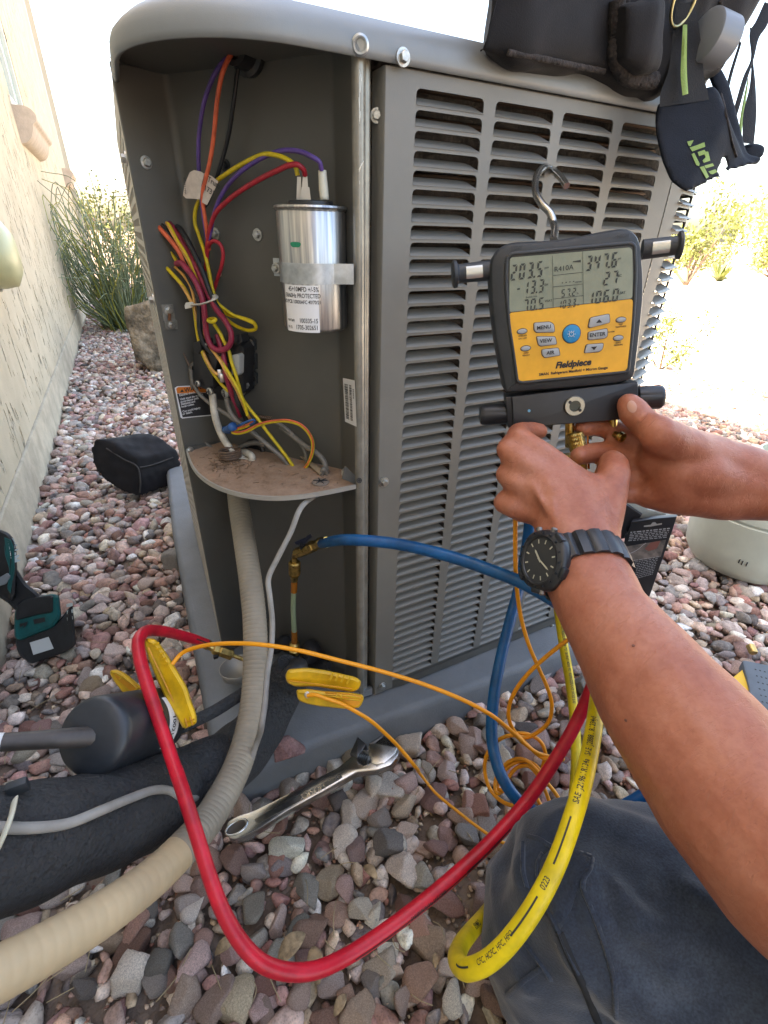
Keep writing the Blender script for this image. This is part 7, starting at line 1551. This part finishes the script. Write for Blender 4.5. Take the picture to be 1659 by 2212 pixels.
def fuzz(pts, r, nm='seam_piping', m=M_FUZ):
    p = [bh(q, r * .4) for q in pts]; p = [x for x in p if x is not None]
    if len(p) > 2:
        c = spline(p, 10); rr = r * (1 + .05 * np.sin(np.arange(len(c)) * 1.9) + .06 * rng.rand(len(c))); return tube(nm, c, rr, m, bag, 10, smooth=False)
fuzz([(800, 5), (795, 100), (800, 200), (790, 300), (820, 370), (860, 420), (930, 445), (1010, 455)], .0068); fuzz([(860, 5), (850, 90), (850, 200), (845, 330)], .0030); fuzz([(60, 262), (200, 290), (400, 330), (600, 370), (740, 395)], .0022); fuzz([(1390, 5), (1385, 60), (1350, 130)], .002)
# soft side pocket bulge right of the piping
pk = [YP(q, .405) for q in ((880, -40), (870, 380), (960, 420), (1100, 400), (1130, -40))]; v, f = g_prism(np.array(pk), (0, .05, 0), 0); organic('side_pocket', [(v, f)], .006, 12, M_NYL, bag, bag_disp)
# webbing straps and the hanging padded strap
def ribbon(name, pts, m, par, th=.0014, y=None, ds=None):
    """pts: (left_px, right_px, depth)"""
    L_ = spline([P(*c3b(*a), d) for a, b, d in pts], 6); R_ = spline([P(*c3b(*b), d) for a, b, d in pts], 6); n = len(L_); V_ = []
    for l, r in zip(L_, R_):
        w = nrm(CAM - (l + r) / 2); mid = (l + r) / 2 + w * .0012
        V_ += [l, mid, r, r - w * th, mid - w * th, l - w * th]
    F_ = [(6 * i + j, 6 * i + (j + 1) % 6, 6 * i + 6 + (j + 1) % 6, 6 * i + 6 + j) for i in range(n - 1) for j in range(6)] + [tuple(range(6)), tuple(6 * n - 6 + j for j in range(6))]
    return mk(name, V_, F_, m, par, True, sharp=45)
hs = thing('padded_strap', 'padded black strap with green lettering hanging off the bag at the top right', 'strap', P(1500, 400, .56))
ribbon('webbing', [((1150, 20), (1235, 10), .442), ((1135, 100), (1262, 90), .447), ((1118, 250), (1285, 260), .457), ((1100, 400), (1298, 400), .462), ((1058, 520), (1310, 470), .467), ((1050, 600), (1330, 560), .472)], M_WEB, hs)
ribbon('green_stripe', [((1186, 70), (1206, 66), .498), ((1180, 180), (1206, 178), .445), ((1172, 330), (1204, 328), .452), ((1170, 430), (1206, 428), .456), ((1180, 535), (1212, 525), .460)], M_GRN, hs)
rgc = P(*c3b(1190, 5), .437); tube('metal_ring', [rgc + np.array([.013 * math.cos(a), -.004 * math.sin(a), .016 * math.sin(a)]) for a in np.linspace(0, 2 * math.pi, 20)], .0014, mat('brass_ring', (.45, .40, .22), .3, metal=1), hs, 8, 2)
pad_px = [(1040, 568), (1130, 565), (1240, 525), (1352, 470), (1392, 520), (1440, 660), (1490, 800), (1525, 885), (1590, 915), (1400, 990), (1200, 1082), (1112, 1020), (1062, 900), (1030, 760), (1022, 660)]
pdv = [P(*c3b(*q), .472 + (.03 if q[0] > 1480 else 0)) for q in pad_px]
v, f = g_prism(np.array(pdv), nrm(ray(1480, 300)) * .022, 0)
v2, f2 = g_prism(np.array([P(*c3b(*q), .507) for q in ((1290, 330), (1340, 335), (1400, 380), (1445, 470), (1500, 690), (1545, 870), (1640, 880), (1600, 930), (1480, 900), (1400, 640), (1350, 480))]), nrm(ray(1480, 300)) * .020, 0)
v3, f3 = g_prism(np.array([P(*c3b(*q), .527) for q in ((1510, 815), (1600, 800), (1655, 822), (1645, 865), (1590, 915), (1530, 895))]), nrm(ray(1480, 300)) * .03, 0)
pdo = organic('strap_pad', [(v, f), (v2, f2), (v3, f3)], .0030, 14, mat('strap_padding', (.009, .0115, .018), .78, spec=.22, var=.3, vscale=30, bump=.7, bscale=900, bdist=.0006), hs)
bpd = bvh_of(pdo)
def pq(q, off): return hit(*c3b(*q), off, bpd)[0]
def patch(pts, m, nm):
    c = np.mean(pts, 0); p = [pq(q, .0007) for q in pts] + [pq(c, .0007)]
    if all(x is not None for x in p): return (np.array(p), [(i, (i + 1) % len(pts), len(pts)) for i in range(len(pts))])
k4 = lambda x, y: ((1417 + .1458 * x - 1019.6) / .3854, (328.4 + .1458 * y) / .3854)
gl = [[(1203, 796), (1240, 788), (1232, 805), (1222, 822), (1212, 820)], [(1218, 830), (1262, 815), (1300, 800), (1305, 825), (1232, 852)], [k4(*q) for q in ((690, 0), (765, 0), (795, 130), (700, 165), (680, 130), (740, 105), (720, 50))], [k4(*q) for q in ((520, 40), (560, 20), (640, 180), (630, 215), (590, 200))], [k4(*q) for q in ((640, 230), (700, 212), (775, 370), (735, 400))], [k4(*q) for q in ((706, 205), (830, 170), (850, 208), (728, 245))], [k4(*q) for q in ((765, 292), (870, 258), (895, 300), (830, 335), (800, 330))], [(1262, 855), (1300, 842), (1312, 862), (1270, 878)]]
gl += [[k4(680 + 10 * i, 455 + 12 * i), k4(940 + 22 * i, 345 + 26 * i), k4(945 + 22 * i, 355 + 26 * i), k4(683 + 10 * i, 466 + 12 * i)] for i in range(2)]
for g_ in gl:
    r_ = patch(g_, M_GRN, '')
    if r_: mk('strap_lettering', r_[0], r_[1], M_GRN, hs, False)
for pts in ([(1045, 575), (1135, 570), (1240, 530), (1350, 475)], [(1395, 530), (1420, 640), (1450, 780), (1480, 880)], [(1120, 1010), (1250, 1020), (1400, 960), (1500, 900)]):
    p = [pq(q, .0004) for q in pts]
    if all(x is not None for x in p): tube('edge_binding', p, .0012, M_FUZ, hs, 6, 6)
ribbon('webbing', [((1640, 10), (1700, 30), .515), ((1590, 120), (1650, 150), .515), ((1556, 180), (1610, 210), .515), ((1562, 330), (1580, 330), .515), ((1520, 430), (1545, 440), .515), ((1472, 590), (1500, 600), .515), ((1420, 760), (1450, 760), .525)], M_WEB, hs)
ribbon('webbing', [((1556, 150), (1572, 160), .525), ((1566, 320), (1576, 330), .525), ((1556, 480), (1590, 480), .525), ((1520, 640), (1594, 650), .525), ((1515, 800), (1580, 810), .525)], M_WEB, hs)
ribbon('green_stripe', [((1545, 440), (1552, 440), .604), ((1520, 560), (1536, 562), .604), ((1500, 680), (1518, 684), .604), ((1498, 770), (1510, 775), .604)], M_GRN, hs)
ribbon('webbing', [((1500, 230), (1512, 240), .525), ((1445, 400), (1462, 410), .525), ((1425, 480), (1440, 500), .525)], M_WEB, hs)
# grey tape roll clipped to the bag
ra = P(*c3b(1300, 195), .452); rb_ = ra + nrm(CM[:, 0] + CM[:, 2] * .35) * .026
tr = lathe('tape_roll', ra, rb_, [(0, .0180), (.05, .0200), (.95, .0200), (1, .0180), (1, .0130), (.02, .0130)], mat('grey_tape', (.17, .19, .22), .38, spec=.5), None, 40); tag(tr, 'round blue grey tape roll on the bag behind the hanging strap', 'tape roll')

# ------------------------------------------------------------------ soft black pouch on the gravel, left
po = thing('pouch', 'black soft zip pouch with a shiny band lying on the gravel by the wall', 'pouch', onZ(290, 1060, .02))
dA = float((onZ(297, 1078, .025) - CAM) @ CM[:, 2])
fr = np.array([P(u, v, dA + .012) for u, v in ((194, 968), (202, 948), (228, 950), (262, 968), (296, 992), (304, 1030), (300, 1078), (268, 1066), (222, 1036), (200, 1006))]); offp = P(378, 990, dA + .10) - P(282, 1015, dA)
bk = fr.mean(0) + (fr - fr.mean(0)) * .88 + offp
vv = np.vstack([fr, bk]); m_ = len(fr); ff = [(i, (i + 1) % m_, m_ + (i + 1) % m_, m_ + i) for i in range(m_)] + [tuple(range(m_)), tuple(m_ + i for i in range(m_))[::-1]]
def pou_disp(co, no):
    o = co.copy()
    for i in range(len(co)): v_ = Vector(co[i]); o[i] += no[i] * (.005 * mnoise.noise(v_ * 16) + .002 * mnoise.noise(v_ * 50))
    return o
pb = organic('pouch_body', [(vv, ff)], .005, 5, M_NYL, po, pou_disp); bpo = bvh_of(pb)
c4a = lambda x, y: (x / 3., 518.5 + y / 3.)
def po_strip(nm, top_, bot_, m, off=.0015):
    V_ = []
    for a_, b_ in zip(spline([(x, y, 0) for x, y in top_], 5), spline([(x, y, 0) for x, y in bot_], 5)):
        for t in (0, .5, 1): 
            q = a_ * (1 - t) + b_ * t; p = hit(*c4a(q[0], q[1]), off, bpo)[0]
            if p is None: return
            V_.append(p)
    n = len(V_) // 3; mk(nm, V_, [(3 * i + j, 3 * i + j + 1, 3 * i + 4 + j, 3 * i + 3 + j) for i in range(n - 1) for j in range(2)], m, po)
po_strip('shiny_band', [(690, 1262), (780, 1280), (880, 1330), (960, 1390), (1005, 1445)], [(630, 1290), (720, 1315), (810, 1380), (880, 1430), (905, 1475)], mat('vinyl_band', (.03, .038, .05), .3, spec=.6, bump=.4, bscale=30, bdist=.004))
for pts in ([(905, 1475), (960, 1465), (1040, 1440), (1120, 1410)], [(600, 1320), (690, 1350), (800, 1420), (890, 1470), (910, 1560), (905, 1640)], [(1010, 1470), (1020, 1560), (1015, 1640)]):
    p = [hit(*c4a(*q), .001, bpo)[0] for q in pts]; p = [x for x in p if x is not None]
    if len(p) > 2: tube('seam_piping', p, .0022, mat('pouch_trim', (.05, .047, .045), .9), po, 8, 6)

# ------------------------------------------------------------------ cordless drill, left edge
M_TEAL = mat('teal_plastic', (.0, .085, .085), .42, spec=.5, var=.2, vscale=50); M_DRB = mat('drill_black', (.018, .019, .021), .5, spec=.5, var=.3, vscale=50, bump=.3, bscale=500)
dr = thing('cordless_drill', 'teal and black cordless drill standing on its battery at the left edge', 'drill', onZ(90, 1425, .02))
cdr = lambda x, y: (x / 3., 1071.5 + y / 3.)
dD = float((onZ(60, 1428, .02) - CAM) @ CM[:, 2])
def D_(q, dd=0.0): return P(*cdr(*q), dD + dd)
dn_ = nrm(ray(80, 1380))
prism('battery', rounded([D_(q) for q in ((98, 925), (350, 840), (400, 790), (470, 700), (492, 900), (495, 965), (430, 1012), (200, 1090), (125, 1035), (105, 980))], .006), dn_ * .075, M_DRB, dr, bev=.005)
prism('battery_shoe', rounded([D_(q, -.004) for q in ((90, 850), (95, 740), (160, 670), (340, 630), (385, 640), (400, 780), (350, 850), (130, 938), (95, 920))], .006), dn_ * .075, M_TEAL, dr, bev=.006)
prism('shoe_top', rounded([D_(q, -.0075) for q in ((100, 790), (110, 700), (170, 660), (330, 640), (350, 650), (348, 755), (240, 770), (110, 805))], .006), dn_ * .03, M_DRB, dr, bev=.004)
prism('handle', rounded([D_(q, -.002) for q in ((30, 400), (112, 470), (165, 560), (258, 635), (272, 700), (180, 760), (100, 740), (60, 700), (0, 640), (-40, 560))], .01), dn_ * .045, M_DRB, dr, bev=.005)
prism('motor_housing', rounded([D_(q, -.012) for q in ((-130, 190), (0, 213), (60, 235), (98, 290), (108, 500), (100, 650), (60, 692), (0, 655), (-130, 560))], .01), dn_ * .06, M_DRB, dr, bev=.005)
prism('side_cover', rounded([D_(q, -.0145) for q in ((20, 262), (70, 275), (92, 330), (98, 480), (70, 640), (45, 600), (60, 480), (30, 380))], .004), dn_ * .01, M_TEAL, dr, bev=.002)
prism('trigger', rounded([D_(q, -.014) for q in ((-10, 530), (50, 495), (75, 520), (40, 570), (-10, 585))], .003), dn_ * .01, mat('grey_trigger', (.2, .22, .23), .4), dr, bev=.002)
prism('white_label', [D_(q, -.0007) for q in ((192, 950), (315, 912), (348, 988), (216, 1030))], dn_ * .001, mat('drill_label', (.5, .53, .53), .35), dr)
for pts in (((125, 830), (180, 815), (172, 838), (150, 860), (158, 835), (130, 850)), ((215, 800), (290, 785), (295, 815), (222, 830))): prism('button_recess', [D_(q, -.0047) for q in pts], dn_ * .001, M_DRB, dr)
v, f = text_geo('Makita', .016, .2, .03); eu, ev = nrm(D_((100, 560)) - D_((60, 300))) * -1, None
ev = nrm(np.cross(eu, -dn_)); v, f = lay(v, f, D_((78, 440), -.0150), eu, -ev if False else ev, (0, 0, 0)); mk('housing_lettering', v, f, mat('pale_print', (.4, .45, .43), .5), dr, False)
for k in range(5): prism('battery_rib', [D_(q, -.0007) for q in ((430 + 2 * k, 700 + 44 * k), (470, 690 + 44 * k), (472, 712 + 44 * k), (432 + 2 * k, 722 + 44 * k))], dn_ * .001, mat('pale_print', (.4, .45, .43), .5), dr)

# ------------------------------------------------------------------ package, tank and case at the right
cpk = lambda x, y: (1296 + .2188 * x, 1071.5 + .2188 * y)
pkp = onZ(1403, 1287, .015); pn_ = nrm(np.array([-ray(1403, 1200)[0], -ray(1403, 1200)[1], .10]))
def K_(q, l=0.0): return onP(*cpk(*q), pkp + pn_ * l, pn_)
pk = thing('package', 'black printed retail package standing on the gravel behind the forearm', 'package', pkp)
M_PKB = mat('package_card', (.016, .015, .017), .35, spec=.5)
prism('card', [K_(q) for q in ((312, 255), (540, 222), (758, 205), (722, 320), (490, 990), (200, 1100), (150, 900), (225, 560), (248, 378), (270, 375))], -pn_ * .018, M_PKB, pk, bev=.0012)
prism('hang_slot', rounded([K_(q, .0006) for q in ((432, 292), (500, 284), (520, 260), (545, 258), (560, 276), (612, 268), (612, 282), (560, 290), (500, 302), (434, 306))], .001), -pn_ * .0004, mat('slot_light', (.3, .28, .26), .8), pk)
tl_ = []
def tline(x0, y0, x1, y1, h):
    # words as little bars of print
    t = 0.0
    while t < 1:
        w = rng.uniform(.04, .12); a0, a1 = t, min(1, t + w); p = lambda a, dy: K_((x0 + (x1 - x0) * a, y0 + (y1 - y0) * a + dy), .0006)
        tl_.append(([p(a0, 0), p(a1, 0), p(a1, -h), p(a0, -h)], [(0, 1, 2, 3)])); t += w + .03
for i in range(6): tline(300 - 4 * i, 365 + i * 16, 690 - 5 * i, 325 + i * 17, 7 if i else 11)
for i in range(11): tline(262 + 8 * i, 650 + i * 17, 580 - 6 * i, 602 + i * 17, 6)
v, f = merge(tl_); mk('fine_print', v, f, mat('print_grey', (.33, .33, .34), .5), pk, False)['kind'] = 'stuff'
mk('photo_print', [K_(q, .0005) for q in ((250, 500), (655, 430), (600, 600), (235, 660))], [(0, 1, 2, 3)], mat('photo_ink', (.06, .055, .05), .4, col2=(.25, .2, .17), vscale=45), pk, False)
pp_ = [K_(q, .001) for q in ((232, 582), (300, 565), (370, 530), (430, 480), (455, 465))]; tube('printed_hose', pp_, .0012, mat('print_white', (.5, .5, .52), .4), pk, 6, 6, flat=.2)
mk('printed_hand', [K_(q, .0008) for q in ((440, 520), (500, 460), (600, 440), (560, 520), (480, 545))], [(0, 1, 2, 3, 4)], mat('print_hand', (.22, .08, .06), .5), pk, False)
prism('inner_flap', [K_(q, -.02) for q in ((180, 120), (260, 85), (412, 190), (370, 245), (240, 420), (150, 430))], -pn_ * .03, M_PKB, pk, bev=.001)
prism('clear_blister', [K_(q, -.03) for q in ((205, 55), (400, 65), (475, 130), (640, 160), (680, 210), (420, 240), (300, 240))], -pn_ * .03, mat('clear_plastic', (.34, .36, .33), .2, spec=.6), pk, bev=.003)
# white tank
tk = thing('refrigerant_tank', 'pale greenish white round tank cut off by the right edge', 'tank', (1.20, .44, 0))
TC = np.array([1.195, .455, .012]); TR = .125
lathe('tank_body', TC, TC + [0, 0, .24], [(0, .05), (.01, .075), (.05, TR * .85), (.14, TR * .96), (.3, TR), (.60, TR), (.61, TR - .003), (.625, TR - .003), (.635, TR), (.8, TR * .97), (.92, TR * .8), (1, TR * .4)], mat('tank_paint', (.50, .53, .44), .4, spec=.5, var=.08, vscale=12), tk, 56, 50)
lathe('valve_guard', TC + [0, 0, .225], TC + [0, 0, .28], [(0, .05), (.05, .052), (1, .05), (1, .046), (0, .046)], MATS['tank_paint'], tk, 32)
ms = []
for k, (u, v) in enumerate(((1597, 1212), (1603, 1216), (1613, 1219))):
    r = nrm(ray(u, v)); o_ = CAM[:2] - TC[:2]; A__ = r[:2] @ r[:2]; Bq = 2 * o_ @ r[:2]; Cq = o_ @ o_ - (TR * 1.0) ** 2; ds_ = Bq * Bq - 4 * A__ * Cq
    if ds_ > 0:
        t = (-Bq - math.sqrt(ds_)) / (2 * A__); p = CAM + r * t; ms.append(g_tube([p - [0, 0, .005], p + [0, 0, .005]], .0012, 5, 2, smooth=False))
if ms: v, f = merge(ms); mk('scuff_marks', v, f, M_INK, tk)
# grey and yellow knee pad at the right edge
kp = thing('kneeling_pad', 'grey perforated pad with a yellow corner lying on gravel at the right edge', 'kneeling pad', onZ(1640, 1500, .02))
zz = .045
prism('grey_pad', rounded([onZ(u, v, zz) for u, v in ((1603, 1424), (1680, 1440), (1780, 1470), (1800, 1700), (1700, 1660), (1612, 1508), (1620, 1490))], .006), (0, 0, -.02), mat('grey_foam', (.10, .115, .13), .6, var=.1, vscale=30), kp, bev=.003)
hl = []
for i in range(13):
    for j in range(13):
        u, v = 1632 + i * 10 + j * 3, 1446 + j * 14 + i * 2.5
        if u > 1700 or v > 1620 or u < 1628 + max(0, (v - 1500) * .45): continue
        c = onZ(u, v, zz + .0004); hl.append(([c + [.0016 * math.cos(a), .0016 * math.sin(a), 0] for a in np.linspace(0, 5.5, 7)], [tuple(range(7))]))
v, f = merge(hl); mk('pad_holes', v, f, M_INK, kp, False)['kind'] = 'stuff'
prism('yellow_corner', [onZ(u, v, zz - .004) for u, v in ((1572, 1471), (1604, 1446), (1620, 1490), (1606, 1502))], (0, 0, -.012), mat('yellow_foam', (.75, .42, .02), .55), kp, bev=.002)
# brass cap lying on the gravel
bc = onZ(1628, 1411, .035); lathe('brass_cap', bc, bc + [.008, .012, .004], [(0, .006), (.1, .007), (1, .007), (1, .0045), (.2, .0045)], mat('cap_yellow', (.6, .42, .16), .35, metal=.8), None, 18); tag(bpy.data.objects['brass_cap'], 'small open brass cap lying on the gravel above the grey pad', 'cap')
